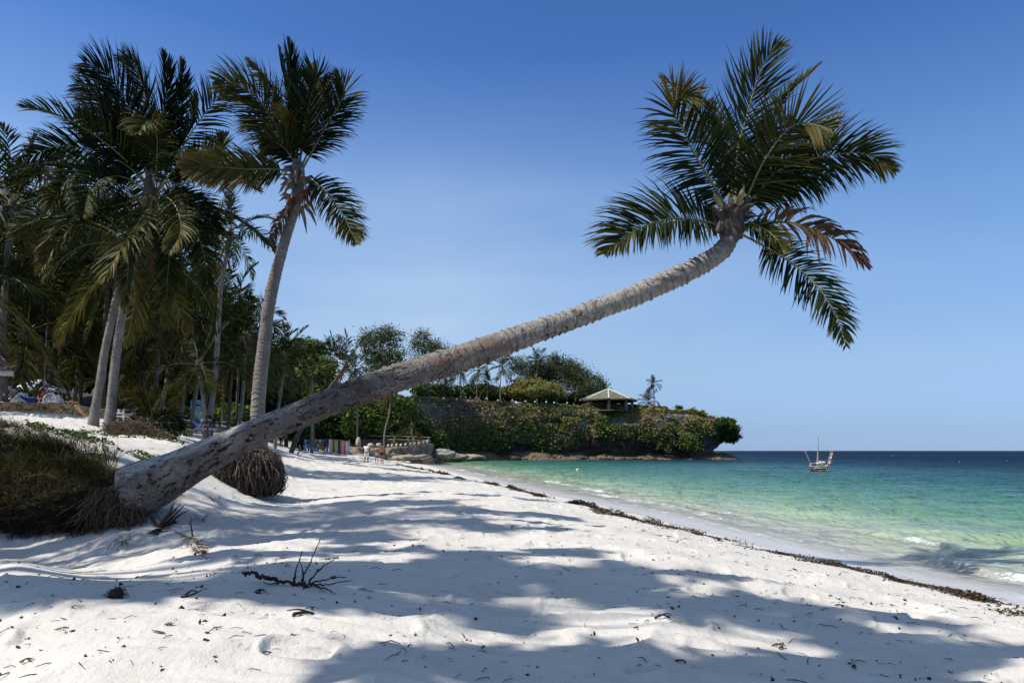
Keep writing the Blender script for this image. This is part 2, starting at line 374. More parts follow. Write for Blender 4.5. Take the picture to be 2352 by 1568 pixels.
rr_ = t.nodes.new('ShaderNodeMapRange'); rr_.inputs['To Min'].default_value = .95; rr_.inputs['To Max'].default_value = .28
t.links.new(attr(t, 'wet'), rr_.inputs['Value']); t.links.new(rr_.outputs[0], b.inputs['Roughness'])
p1 = bump(t, None, n3, .5, .035); n5 = noise(t, 34, 4, .7); p2 = bump(t, None, n5, .5, .012, p1); bump(t, b, n2, .5, .006, p2)
M['sand'] = m
g = Geo().add(np.stack([X_, Y_, Z_], -1).reshape(-1, 3), grid_faces(len(yy), len(uu)))
sand = g.build('sand_beach', m, attrs={'wet': wet, 'earth': np.clip(earth, 0, 1)}); tag(sand, kind='structure')

# sea
us = np.concatenate([np.linspace(-1.2, -.3, 90, endpoint=False), np.linspace(-.3, .80, 900), np.linspace(.80, 3.0, 60)[1:]])
ys = np.concatenate([np.linspace(1.5, 6, 40, endpoint=False), np.exp(np.linspace(math.log(6), math.log(200), 900)), np.exp(np.linspace(math.log(200), math.log(9000), 60))[1:]])
YS, US = np.meshgrid(ys, us, indexing='ij'); XS = US*YS
sds = shore_sd(XS, YS)
zs = np.zeros_like(XS); rngw = np.random.RandomState(4); WOB = [.6*vn(XS*.15, YS*.15, i, 90) for i in range(4)]
fade = sm(.3, 6, sds)
for i in range(34):
    lam = rngw.choice([.35, .5, .7, 1.0, 1.5, 2.2, 3.5])*rngw.uniform(.8, 1.25); th = rngw.normal(math.radians(243), .42)
    k = 2*math.pi/lam; ph = rngw.uniform(0, 6.3); res = sm(0, 1, (lam*F/np.maximum(YS, 4)/9.)-.35)
    a = .0058*lam**.8
    s_ = np.sin(k*(XS*math.cos(th)+YS*math.sin(th))+ph+WOB[i % 4]*2.5)
    zs += a*(np.exp(s_*.9)-1.2)*res
zs *= .25+.75*fade
zs += .05*fbm(XS*.35, YS*.35, 0, 3, 33)*sm(4, 12, sds)
foam = np.zeros_like(XS)
# wavelets running up the beach, parallel to the waterline
al = YS
def breaker(off, amp, wdt, y0, y1, seed, fo=1.0):
    global zs, foam
    o = off+.35*fbm(al*.25, XS*0, seed, 2, seed)+.10*fbm(al*1.6, XS*0, seed, 2, seed+3)
    e = sm(y0, y0+(y1-y0)*.3, al)*(1-sm(y1-(y1-y0)*.3, y1, al)); q = (sds-o)/wdt
    zs += amp*e*np.exp(-np.where(q < 0, q*q*7, q*q*.8))
    foam = np.maximum(foam, fo*e*np.exp(-np.where(q < 0, q*q*.5, q*q*9))*(.55+.5*vn(al*2.3, sds*3, seed, seed)))
    foam[:] = np.maximum(foam, .75*fo*e*sm(-2.2, -.2, q)*(1-sm(-.1, .5, q))*sm(-.1, .7, fbm(al*3, sds*5, 1, 3, seed)))
breaker(1.35, .09, .30, 8.2, 13.2, 2, .95)
breaker(3.1, .08, .30, 12.6, 16.6, 3, .85)
breaker(.55, .03, .30, 11.5, 30, 5, .8)
breaker(1.5, .05, .4, 15, 34, 6, .9)
breaker(2.4, .07, .5, 24, 50, 7, .9)
breaker(.9, .05, .6, 34, 80, 8, .9)
breaker(.42, .02, .22, 8.5, 20, 9, .75)
breaker(2.3, .05, .35, 17, 27, 12, .8)
breaker(3.4, .07, .7, 55, 85, 11, .7)
foam = np.maximum(foam, (.62*np.exp(-((sds-.12-.14*fbm(al*.7, XS*0, 2, 3, 71))/.07)**2)*sm(-.2, .4, fbm(al*1.3, XS*0, 4, 3, 72))))   # lace at the very edge
def whitecap(px, py, wpx, s=1.0, d=None):
    global zs, foam
    d = H*F/(py-1034.5); cx = (px-1176)/F*d; hw = wpx/F*d; q = ((XS-cx)/hw)**2+((YS-d-.10*(XS-cx))/(hw*.35+.06))**2
    ii, jj = np.nonzero(q < 6)
    if len(ii) == 0: return
    e = np.exp(-q[ii, jj]); zs[ii, jj] += .03*min(4, hw*2)*e
    foam[ii, jj] = np.maximum(foam[ii, jj], s*1.25*e*(.7+.6*vn(XS[ii, jj]*5/hw, YS[ii, jj]*9/hw, 2, 51)))
for w_ in [(1518, 1108, 17), (1930, 1161, 15), (1840, 1217, 10, .5), (1318, 1083, 5, .7), (1210, 1068, 8), (1950, 1041.5, 7), (1500+60, 1067, 4), (1755, 1071, 6), (1950, 1053, 7), (2050, 1046, 6), (2260, 1049, 7), (2200, 1060, 8), (1700, 1047, 5), (2120, 1043, 6), (2310, 1058, 6)]:
    whitecap(*w_)
rw = np.random.RandomState(8)
for i in range(70):
    whitecap(rw.uniform(1640, 2352), 1037+rw.uniform(0, 1)**2*22+1, rw.uniform(2, 5), .9)
m, t, b = node_mat('sea_water')
dep = attr(t, 'depth')
geo = t.nodes.new('ShaderNodeNewGeometry')
mpp = t.nodes.new('ShaderNodeMapping'); mpp.inputs['Scale'].default_value = (1, .55, 1); t.links.new(geo.outputs['Position'], mpp.inputs['Vector'])
npatch = noise(t, .035, 4, .55, mpp.outputs[0]); 
dd = mth(t, 'MULTIPLY', dep, ramp(t, [(.3, (.78,)*3), (.7, (1.22,)*3)], npatch))
lg = mth(t, 'DIVIDE', mth(t, 'LOGARITHM', mth(t, 'ADD', dd, 1.0), 10.0), 2.3)     # 0..1 over 0..200 m out
c = ramp(t, [(0, (.66, .62, .57)), (.17, (.52, .54, .44)), (.29, (.30, .38, .25)), (.41, (.125, .245, .15)), (.53, (.045, .150, .110)), (.65, (.017, .078, .080)), (.75, (.008, .038, .055)), (.87, (.004, .018, .042)), (1, (.003, .012, .032))], lg)
mp2 = t.nodes.new('ShaderNodeMapping'); mp2.inputs['Scale'].default_value = (.38, 1.7, 1); mp2.inputs['Rotation'].default_value = (0, 0, .35); t.links.new(geo.outputs['Position'], mp2.inputs['Vector']); nst = noise(t, 1.1, 6, .65, mp2.outputs[0])
c = mixc(t, .55, c, ramp(t, [(.34, (.50, .58, .56)), (.6, (1.2, 1.14, 1.1))], nst), 'MULTIPLY')
fo = attr(t, 'foam'); nf = noise(t, 26, 6, .75, geo.outputs['Position']); nf2 = noise(t, 7, 5, .7, geo.outputs['Position'])
fm = ramp(t, [(.36, (0, 0, 0)), (.62, (1, 1, 1))], mth(t, 'ADD', mth(t, 'MULTIPLY', fo, .70), mth(t, 'MULTIPLY', mth(t, 'SUBTRACT', mth(t, 'ADD', nf, nf2), 1.0), 1.1)))
c = mixc(t, fm, c, (.80, .82, .82))
t.links.new(c, b.inputs['Base Color']); b.inputs['IOR'].default_value = 1.33
rgh = mixc(t, fm, ramp(t, [(.35, (.09,)*3), (.6, (.22,)*3), (.85, (.5,)*3)], lg), (.8,)*3); t.links.new(rgh, b.inputs['Roughness']); t.links.new(ramp(t, [(.4, (.28,)*3), (.72, (.16,)*3), (.95, (.06,)*3)], lg), b.inputs['Specular IOR Level'])
h1 = noise(t, 2.2, 6, .62, mp2.outputs[0]); h2 = noise(t, 11, 4, .6, mpp.outputs[0]); h3 = noise(t, .35, 5, .6, mpp.outputs[0])
q1 = bump(t, None, h3, .9, 1.6); q2 = bump(t, None, h1, .8, .14, q1); bump(t, b, h2, .55, .022, q2)
trn = t.nodes.new('ShaderNodeBsdfTransparent'); trn.inputs['Color'].default_value = (.97, .99, .98, 1)
ms = t.nodes.new('ShaderNodeMixShader')
al_ = mth(t, 'MAXIMUM', ramp(t, [(0, (.10,)*3), (.3, (.6,)*3), (1, (1, 1, 1))], mth(t, 'DIVIDE', dep, 4.0)), fm)
t.links.new(al_, ms.inputs[0]); t.links.new(trn.outputs[0], ms.inputs[1]); t.links.new(b.outputs[0], ms.inputs[2])
t.links.new(ms.outputs[0], t.nodes['Material Output'].inputs['Surface'])
g = Geo().add(np.stack([XS, YS, zs], -1).reshape(-1, 3), grid_faces(len(ys), len(us)))
sea = g.build('sea_water', m, attrs={'depth': np.clip(sds, 0, 400), 'foam': np.clip(foam, 0, 1.4)}); tag(sea, kind='structure')
# ------------------------------------------------------------------ palms
def frond_arrays(g, pts, L, n=60, roll=0., lift=.25, droop=.5, w=.04, wind=(0, 0, 0), a0=72, a1=22, t0=.13, seed=0, tint=.4, rr=.022, nseg=4, N=None, sides=(1, 1), gap=.04, jit=.12, mr=1, tv=.12, side_len=(1, 1), fine=True):
    "a feathered frond: rib through pts, leaflets on both sides"
    rng = np.random.RandomState(seed)
    if fine: n = int(n*1.25); w = w*.80
    C = catmull(pts, 60); T = nrm(np.gradient(C, axis=0)); s = np.linspace(0, 1, 60)
    rad = rr*(1-.88*s**.8)
    g.tube(C, rad, 5, .5, mr, cap=False)
    gv = np.array((0, 0, -1.)); wind = np.asarray(wind, float)
    for k, sd in enumerate((1, -1)):
        if sides[k] == 0: continue
        ts = np.sort(np.clip(np.linspace(t0, .995, n)+rng.normal(0, .25/n, n), t0, 1)); ts = ts[rng.rand(n) > gap]; m = len(ts)
        p = np.stack([np.interp(ts, s, C[:, j]) for j in range(3)], 1); t = nrm(np.stack([np.interp(ts, s, T[:, j]) for j in range(3)], 1))
        if N is None: Nn = np.array((0, 0, 1.))-t*t[:, 2:3]; Nn = np.where(np.linalg.norm(Nn, axis=1, keepdims=True) < .2, np.array((1., 0, 0)), Nn)
        else: Nn = np.tile(np.asarray(N, float), (m, 1)); Nn = Nn-(Nn*t).sum(1, keepdims=True)*t
        Nn = nrm(Nn); S = np.cross(t, Nn)
        if roll:
            rl = roll if np.ndim(roll) == 0 else np.interp(ts, np.linspace(0, 1, len(roll)), roll); rl = np.broadcast_to(rl, (m,))[:, None]
            S, Nn = S*np.cos(rl)+Nn*np.sin(rl), Nn*np.cos(rl)-S*np.sin(rl)
        a = np.radians(np.interp(ts, [t0, 1], [a0, a1]))+rng.normal(0, jit, m)
        a = a[:, None]
        d = nrm(t*np.cos(a)+sd*S*np.sin(a)+Nn*(lift+rng.normal(0, .08, m))[:, None])
        ln = L*side_len[k]*np.interp(ts, [0, t0, .25, .5, .8, 1], [.3, .45, .85, 1, .72, .16])*rng.uniform(.82, 1.08, m)
        pos = [p]; dr = d
        Wd = nrm(t-(t*dr).sum(1, keepdims=True)*dr); an = rng.normal(0, .55, m)[:, None]; Bn = np.cross(dr, Wd); Wd = Wd*np.cos(an)+Bn*np.sin(an)
        q = p.copy(); wid = np.interp(np.arange(nseg+1)/nseg, [0, .25, .6, 1], [.45, 1, .8, .06])*w
        dv = rng.uniform(.6, 1.4, m)[:, None]
        for j in range(nseg):
            q = q+dr*(ln/nseg)[:, None]; pos.append(q); dr = nrm(dr+(gv*droop+wind)*dv*((j+1.)/nseg)*.9)
        Q = np.stack(pos, 1); ww = wid[None, :, None]*Wd[:, None]*.5
        V = np.stack([Q-ww, Q+ww], 2).reshape(m, -1, 3); nv = 2*(nseg+1)
        base = np.arange(m)[:, None, None]*nv; j = np.arange(nseg)[None, :, None]*2
        Fq = (base+j+np.array([0, 1, 3, 2])).reshape(-1, 4)
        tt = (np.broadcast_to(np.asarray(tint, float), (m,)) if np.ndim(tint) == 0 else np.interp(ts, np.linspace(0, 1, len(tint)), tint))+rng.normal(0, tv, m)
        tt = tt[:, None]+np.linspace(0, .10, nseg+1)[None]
        g.add(V.reshape(-1, 3), Fq, np.clip(np.repeat(tt, 2, 1).reshape(-1), 0, 1), 0)
    return g

def ring_trunk(path, radii, sp=.075, amp=.012, seg=24, n=200, seed=0, rough=.01, pits=0., g=None, flare=0):
    "a palm trunk with leaf-scar rings; returns Geo and its ring attribute"
    C = catmull(np.column_stack([path, radii]), n); c = C[:, :3]; r0 = C[:, 3]
    Ls = np.concatenate([[0], np.cumsum(np.linalg.norm(np.diff(c, axis=0), axis=1))])
    T = nrm(np.gradient(c, axis=0)); ref = np.array((0, 1., 0)) if abs(T[n//2, 1]) < .8 else np.array((1., 0, 0))
    A = nrm(np.cross(T, ref)); B = np.cross(T, A); an = np.linspace(0, 2*math.pi, seg, endpoint=False)
    ca, sa = np.cos(an), np.sin(an); S_ = Ls[:, None]+0*an[None]
    warp = S_+.35*sp*np.sin(an[None]*1+seed+S_*2.)+.8*sp*fbm(ca[None]*1.3+seed, sa[None]*1.3, S_*1.6, 3, seed)
    spv = sp*(1+.35*vn(S_/sp/5., 0, seed, seed+2))
    ph = warp/spv; fr = ph-np.floor(ph); idr = _hash(np.floor(ph).astype(np.int64), np.zeros_like(ph, dtype=np.int64), np.zeros_like(ph, dtype=np.int64), seed)
    saw = (1-fr)**2*.9+np.exp(-((fr-.07)/.06)**2)*.5
    R = r0[:, None]*(1+.05*fbm(ca[None]*.9, sa[None]*.9, S_*.9+seed, 3, seed+4))+amp*saw*(.35+.9*idr)
    R += rough*fbm(ca[None]*r0[:, None]*16, sa[None]*r0[:, None]*16, S_*16, 3, seed+5)
    ring = np.exp(-((fr-.0)/.10)**2)*(.3+.7*idr)+np.exp(-((fr-1.0)/.05)**2)*(.3+.7*idr)
    V = c[:, None]+R[..., None]*(A[:, None]*ca[None, :, None]+B[:, None]*sa[None, :, None])
    i = np.arange(n-1)[:, None]; j = np.arange(seg)[None]; j2 = (j+1) % seg
    Fq = np.stack([i*seg+j, i*seg+j2, (i+1)*seg+j2, (i+1)*seg+j], -1).reshape(-1, 4)
    g = g or Geo(); g.add(V.reshape(-1, 3), Fq, .5, 0)
    return g, np.clip(ring, 0, 1).ravel(), (c, T, A, B, R, S_, an)

FM = [M['frond'], M['rachis']]
# ---- shared frond shapes: six heights x eight directions, bent by gravity and the sea wind
ELEV = [78, 58, 38, 16, -12, -45]
def gen_frond(el, az, seed, n=50, w=.07, L=.30, ns=4, fine=True):
    rng = np.random.RandomState(seed); e = math.radians(el+rng.uniform(-6, 6)); d = np.array((math.cos(az)*math.cos(e), math.sin(az)*math.cos(e), math.sin(e)))
    p = np.zeros(3); pts = [p.copy()]; bend = {78: .10, 58: .17, 38: .24, 16: .27, -12: .25, -45: .16}[el]*rng.uniform(.7, 1.3)
    for k in range(8):
        p = p+d*.125; pts.append(p.copy()); d = nrm(d+np.array((-.045, -.0, -bend*(.25+.14*k))))
    g = Geo(); ti = {78: .36, 58: .28, 38: .25, 16: .27, -12: .38, -45: .56}[el]
    frond_arrays(g, pts, L*rng.uniform(.9, 1.1), n=n, w=w*.24, droop=.32 if el > 20 else .5, wind=(-.10, 0, 0), lift=.3 if el > 20 else .1, seed=seed, tint=[ti-.06, ti, ti+.12], rr=.007, nseg=ns, gap=.07, t0=.16, roll=rng.normal(0, .5), tv=.11, fine=fine)
    return g
LIB = {}; LIBF = {}
for i_, el in enumerate(ELEV):
    for k_ in range(8):
        g = gen_frond(el, k_*math.pi/4, 100+i_*10+k_); o = g.build('frond', FM, smooth=False); LIB[(el, k_)] = o.data; bpy.data.objects.remove(o)
        g = gen_frond(el, k_*math.pi/4, 200+i_*10+k_, 34, .095, .30, 3, False); o = g.build('frond', FM, smooth=False); LIBF[(el, k_)] = o.data; bpy.data.objects.remove(o)
DRY = []
for k_ in range(4):
    g = Geo(); frond_arrays(g, [(0, 0, 0), (.12, 0, .02), (.25, 0, -.15), (.30, 0, -.5), (.28, .02, -.85)], .2, n=26, w=.011, droop=1.2, seed=k_+50, tint=.93, rr=.007, nseg=4, gap=.25, t0=.2, jit=.3, mr=1, lift=-.1)
    o = g.build('frond', [M['frond'], M['deadrib']], smooth=False); DRY.append(o.data); bpy.data.objects.remove(o)

def add_fronds(root, top, R, nf, seed, dry=2, lows=True, tiltx=0, lib=None):
    lib = lib or LIB
    "fronds as separate parts, sharing the meshes above"
    rng = np.random.RandomState(seed); az0 = rng.uniform(0, 6.28)
    base = np.asarray(root.location)
    for k in range(nf):
        f = k/max(1, nf-1); el = ELEV[min(5, int((f**.85)*(5.99 if lows else 4.99)))]
        az = az0+k*2.399963+rng.normal(0, .15); q = int(round(az/(math.pi/4))) % 8
        o = bpy.data.objects.new('frond', lib[(el, q)]); COL.objects.link(o); o.parent = root
        o.location = tuple(top-base+np.array((0, 0, -.012*R*k/3))); s = R*rng.uniform(.85, 1.12)*(.88 if el > 70 else 1); o.scale = (s, s, s)
        o.rotation_euler = (rng.normal(0, .08), rng.normal(0, .08)+tiltx, rng.uniform(-.3, .3))
    for k in range(dry):
        o = bpy.data.objects.new('dry_frond', DRY[k % 4]); COL.objects.link(o); o.parent = root; o.location = tuple(top-base+np.array((0, 0, -.05*R)))
        s = R*rng.uniform(.55, .85); o.scale = (s, s, s); o.rotation_euler = (0, 0, rng.uniform(0, 6.28))
def coconuts(root, top, R, n, seed, green=True):
    rng = np.random.RandomState(seed); base = np.asarray(root.location)
    for k in range(n):
        g = Geo(); a = rng.uniform(0, 6.28); g.rock((0, 0, 0), (.1, .1, .13), k, .5, 0, .05, 1, 12, 8)
        o = g.build('coconut', M['coconut'], root); o.location = tuple(top-base+np.array((math.cos(a)*.22, math.sin(a)*.22, -.2-rng.uniform(0, .25))))
M['coconut'] = simple('coconut_husk', (.16, .11, .03), .5, .4, 5, .1)

def palm(label, trunk_px, d, r0, r1, R, nf, seed, d1=None, name='coconut_palm', group=None, dry=2, nuts=0, bark='bark', lows=True, seg=16, n=None, base_ground=True):
    "palm with trunk measured on the picture at distance d (base) to d1 (crown)"
    d1 = d1 or d; m = len(trunk_px)
    pts = np.array([P(px, py, d+(d1-d)*k/(m-1)) for k, (px, py) in enumerate(trunk_px)])
    if base_ground:
        zg = G(pts[0][0], pts[0][1])-.1
        if pts[0][2] > zg+.05: pts = np.vstack([[pts[0][0]-(pts[1][0]-pts[0][0])*.15, pts[0][1], zg], pts])
        else: pts[0][2] = zg
    root = thing(name, label, 'palm tree', pts[0], group)
    lo = np.array(root.location); L = np.linalg.norm(np.diff(pts, axis=0), axis=1).sum()
    f = np.concatenate([[0], np.cumsum(np.linalg.norm(np.diff(pts, axis=0), axis=1))])/L
    r0, r1 = r0*.62, r1*.72; rad = r0+(r1-r0)*f**.7; rad[0] *= 1.3
    g, ring, _ = ring_trunk(pts, rad, .11 if d < 40 else .2, .010, seg, n or int(min(260, L*(18 if d < 40 else 8))), seed, .006)
    g.build('trunk', M[bark], root, attrs={'ring': ring}, origin=None).location = tuple(-lo)
    top = pts[-1]
    # dry fibre sheaths under the crown
    rng = np.random.RandomState(seed+5); g = Geo()
    for k in range(14):
        a = rng.uniform(0, 6.28); q = top+np.array((math.cos(a)*r1, math.sin(a)*r1, -.1-rng.uniform(0, .35)))-lo
        dd = np.array((math.cos(a)*.35, math.sin(a)*.35, rng.uniform(.1, .5))); g.tube([q, q+dd*.5, q+dd+np.array((0, 0, -.15))], [.05, .035, .01], 4, .5, 0, False)
    g.rock(top-lo+np.array((0, 0, 0)), (r1*1.5, r1*1.5, .35), seed, .5, 0, .2, 1.2, 12, 8)
    g.build('leaf_sheaths', M['bark_dark'], root, smooth=False)
    add_fronds(root, top+np.array((0, 0, .15)), R, nf, seed, dry, lows, 0, LIBF if d > 30 else LIB)
    if nuts: coconuts(root, top, R, nuts, seed)
    return root
# ------------------------------------------------------------------ the big leaning palm
TP = [(284, 1138, 60), (320, 1124, 62), (365, 1103, 56.5), (400, 1087, 50), (450, 1061, 43.5), (500, 1036, 38.5), (550, 1011, 33.5), (600, 988, 31.5), (650, 968, 31), (700, 948, 31), (750, 926, 31), (800, 908, 31), (850, 889, 31), (900, 872, 31), (950, 856, 31.5), (1000, 841, 32), (1050, 826, 31), (1100, 808, 30.5), (1150, 790, 28), (1200, 772, 26.5), (1250, 755, 25), (1300, 738, 23.5), (1350, 719, 23.5), (1400, 700, 23.5), (1450, 682, 23), (1500, 660, 22.5), (1550, 638, 22), (1600, 613, 21.5), (1640, 590, 21), (1660, 573, 20), (1672, 557, 18.5), (1680, 540, 17), (1684, 522, 15)]
D0, D1 = 10.0, 10.6
def dm(px): return D0+(D1-D0)*(px-300)/1380.
tp = np.array([P(x, y, dm(x)) for x, y, r in TP]); tr = np.array([r*.98/F*dm(x) for x, y, r in TP])
lean = thing('leaning_coconut_palm', 'huge grey coconut palm leaning low across the beach towards the sea', 'palm tree', (tp[0][0], tp[0][1], .8))
lo = np.array(lean.location)
n, seg = 1700, 200
C = catmull(np.column_stack([tp, tr]), n); c = C[:, :3]; r0 = C[:, 3]
Ls = np.concatenate([[0], np.cumsum(np.linalg.norm(np.diff(c, axis=0), axis=1))]); LT = Ls[-1]
T = nrm(np.gradient(c, axis=0)); A = nrm(np.cross(T, np.array((0, 1., 0)))); B = np.cross(T, A)     # A: across, in the picture plane; B: along the view
an = np.linspace(0, 2*math.pi, seg, endpoint=False); ca, sa = np.cos(an)[None], np.sin(an)[None]
S_ = Ls[:, None]+0*an[None]; u = S_/LT
X3, Y3 = ca*r0[:, None], sa*r0[:, None]
# ring scars: none at the foot, wide in the middle, close near the crown
sp = np.interp(Ls, [0, 3, 6, LT], [.19, .16, .125, .075]); phl = np.concatenate([[0], np.cumsum(np.diff(Ls)/sp[1:])])[:, None]
ph = phl+.28*np.sin(an[None]+1.0+S_*1.3)+.42*fbm(ca*1.1, sa*1.1, S_*1.3, 3, 3)+.22*fbm(ca*3, sa*3, S_*3, 2, 7)+.35*vn(phl*.7, 0, 4, 11)
kf = np.floor(ph); fr = ph-kf; rid = _hash(kf.astype(np.int64), np.zeros_like(kf, dtype=np.int64), np.zeros_like(kf, dtype=np.int64), 9)
amt = sm(.16, .42, u+.05*fbm(X3*6, Y3*6, S_, 2, 1))
step = ((1-fr)**1.3*.6+np.exp(-((fr-.06)/.05)**2)*.65)*(.3+.9*rid)
R = r0[:, None]*(1+.045*fbm(ca*.8, sa*.8, S_*.8, 3, 4))+.021*amt*step
R += .009*amt*fbm(X3*10, Y3*10, S_*26, 4, 12)+.004*amt*fbm(X3*30, Y3*30, S_*50, 3, 13)
# bark weathered into lengthwise fibres and pits at the foot
ft = 1-sm(.30, .55, u)
fib = fbm(X3*40, Y3*40, S_*7, 4, 20); R += (.007+.006*(1-sm(0, .12, u)))*ft*fib
pn = vn(X3*27, Y3*27, S_*12, 31)+.35*vn(X3*60, Y3*60, S_*30, 32); pit = sm(.50, .62, pn)*(1-sm(.36, .66, u))*sm(-.35, .3, vn(X3*5, Y3*5, S_*2.5, 38))
pn2 = vn(X3*48, Y3*48, S_*22, 35); pit2 = sm(.52, .66, pn2)*(1-sm(.30, .6, u))*.8
crk = sm(.86, .97, 1-np.abs(vn(X3*16+fib, Y3*16, S_*3.0, 41)))*sm(-.1, .4, vn(X3*5, Y3*5, S_*2, 43))*(1-sm(.2, .6, u))
crk2 = sm(.90, .98, 1-np.abs(vn(X3*4, Y3*4, S_*14+fib*.8, 47)))*sm(.1, .5, vn(X3*4, Y3*4, S_*1.6, 48))
R *= 1+np.exp(-S_/.28)*(.05+.22*fbm(ca*3.2, sa*3.2, S_*3, 3, 88))
R -= .020*pit+.009*pit2+.012*crk+.010*crk2
V = c[:, None]+R[..., None]*(A[:, None]*np.cos(an)[None, :, None]+B[:, None]*np.sin(an)[None, :, None])
# ragged, rounded foot
endr = sm(0, .16, S_+.05*fbm(ca*2, sa*2, 0, 3, 66)); V = c[:, None]+(V-c[:, None])*(.5+.5*endr**.5)[..., None]
i = np.arange(n-1)[:, None]; j = np.arange(seg)[None]; j2 = (j+1) % seg
Fq = np.stack([i*seg+j, i*seg+j2, (i+1)*seg+j2, (i+1)*seg+j], -1).reshape(-1, 4)
ring = np.clip((np.exp(-((fr)/.04)**2)+np.exp(-((fr-1)/.05)**2)*.6)*(.25+.75*rid)*amt, 0, 1)
pale = np.exp(-((fr-.11)/.05)**2)*amt*(.2+.8*rid)
dark = np.clip(pit+pit2+.8*crk+.8*crk2, 0, 1)
sand_top = sm(.25, .62, ((V-c[:, None])[..., 2]/np.maximum(R, .01)))*sm(.32, .50, .5+.5*fbm(X3*18, Y3*18, S_*9, 4, 55))*(1-sm(.10, .36, u))*(.6+.4*pit)
stain = sm(.05, .55, fbm(X3*2.5, Y3*2.5, S_*.9, 4, 61))
rust = sm(.1, .5, fbm(X3*5, Y3*5, S_*2.2, 4, 60))*sm(.05, .25, u)*(1-sm(.55, .8, u))
g = Geo().add(V.reshape(-1, 3)-lo, Fq, .5, 0)
m, t, b = node_mat('leaning_palm_bark')
n1 = noise(t, 2.2, 6, .65); n2 = noise(t, 45, 5, .65); n3 = noise(t, 9, 5, .6)
col = ramp(t, [(.28, (.105, .088, .076)), (.5, (.20, .175, .155)), (.72, (.32, .285, .25))], n1)
col = mixc(t, attr(t, 'upper'), col, ramp(t, [(.3, (.22, .20, .175)), (.7, (.44, .41, .37))], n3))
col = mixc(t, mth(t, 'MULTIPLY', attr(t, 'rust'), .55), col, (.17, .085, .045))
col = mixc(t, mth(t, 'MULTIPLY', attr(t, 'stain'), .6), col, (.075, .062, .055))
col = mixc(t, mth(t, 'MULTIPLY', attr(t, 'pale'), .45), col, (.42, .36, .30))
col = mixc(t, mth(t, 'MULTIPLY', attr(t, 'ring'), .75), col, (.055, .045, .038))
col = mixc(t, mth(t, 'MULTIPLY', attr(t, 'dark'), .9), col, (.016, .012, .010))
col = mixc(t, .55, col, ramp(t, [(.3, (.42, .40, .38)), (.62, (1.1, 1.1, 1.1))], n2), 'MULTIPLY')
lich = noise(t, 6, 3, .5); col = mixc(t, ramp(t, [(.70, (0, 0, 0)), (.76, (.6,)*3)], lich), col, (.36, .35, .32))
col = mixc(t, attr(t, 'sandy'), col, (.55, .53, .50))
t.links.new(col, b.inputs['Base Color']); b.inputs['Roughness'].default_value = .92; b.inputs['Specular IOR Level'].default_value = .12
q = bump(t, None, n2, 1.0, .014); bump(t, b, n3, .7, .03, q)
M['leanbark'] = m
g.build('trunk', m, lean, attrs={'ring': ring.ravel(), 'dark': dark.ravel(), 'sandy': sand_top.ravel(), 'rust': rust.ravel(), 'stain': stain.ravel(), 'pale': pale.ravel(), 'upper': (sm(.42, .75, u)*(1-.45*sm(.93, 1, u))).ravel()})
# torn foot: roots and fibre under the butt
g = Geo(); rng = np.random.RandomState(3); f0 = P(300, 1165, 10.0)-lo
g.rock(f0+np.array((-.10, .02, -.10)), (.26, .34, .40), 5, .5, 0, .3, 1.5)
for k in range(420):
    a = rng.uniform(-1, 1); s0 = f0+np.array((rng.uniform(-.42, .22), -.30+abs(a)*.1+rng.uniform(-.06, .1), rng.uniform(-.1, .32)))
    e = s0+np.array((rng.normal(-.02, .17), rng.normal(-.06, .07), -rng.uniform(.15, .6))); e[2] = max(e[2], G(e[0]+lo[0], e[1]+lo[1])-lo[2]-.02)
    mid = (s0+e)/2+rng.normal(0, .07, 3)
    g.tube([s0, mid, e], [.010, .008, .004], 4, .5, 0, False)
g.build('root_mass', M['root'], lean, smooth=False)
g = Geo()
for (ax, ay, bx, by, r_) in [(232, 1130, 262, 1205, .06), (258, 1120, 252, 1160, .05), (305, 1185, 322, 1208, .025)]:
    a_ = P(ax, ay, 9.85)-lo; b_ = P(bx, by, 9.75)-lo; g.tube([a_, (a_+b_)/2+np.array((.03, -.04, .02)), b_], [r_, r_*1.3, r_*.6], 7, .5, 0)
g.build('broken_root', simple('broken_root_wood', (.22, .13, .08), .9, .5, 14, .6), lean)

def pxpts(L, d, dd=0., base=None):
    m = len(L); r = [P(x, y, d+dd*(k/(m-1))) for k, (x, y) in enumerate(L)]
    return r
def cropA(x, y): return (1349.4+x*.4944, 57.4+y*.4944)
def fr_(root, lo, pts, d, L, name='frond', mats=None, dd=0, label=None, **k):
    g = Geo(); frond_arrays(g, [p-lo for p in pxpts(pts, d, dd)], L, **k); o = g.build(name, mats or FM, root, smooth=False)
    if label: o['label'] = label
    return o
CN = (0, -1, 0); dc = D1
def LA(pts, L, **k): return fr_(lean, lo, [cropA(*p) for p in pts], k.pop('d', dc), L, **k)
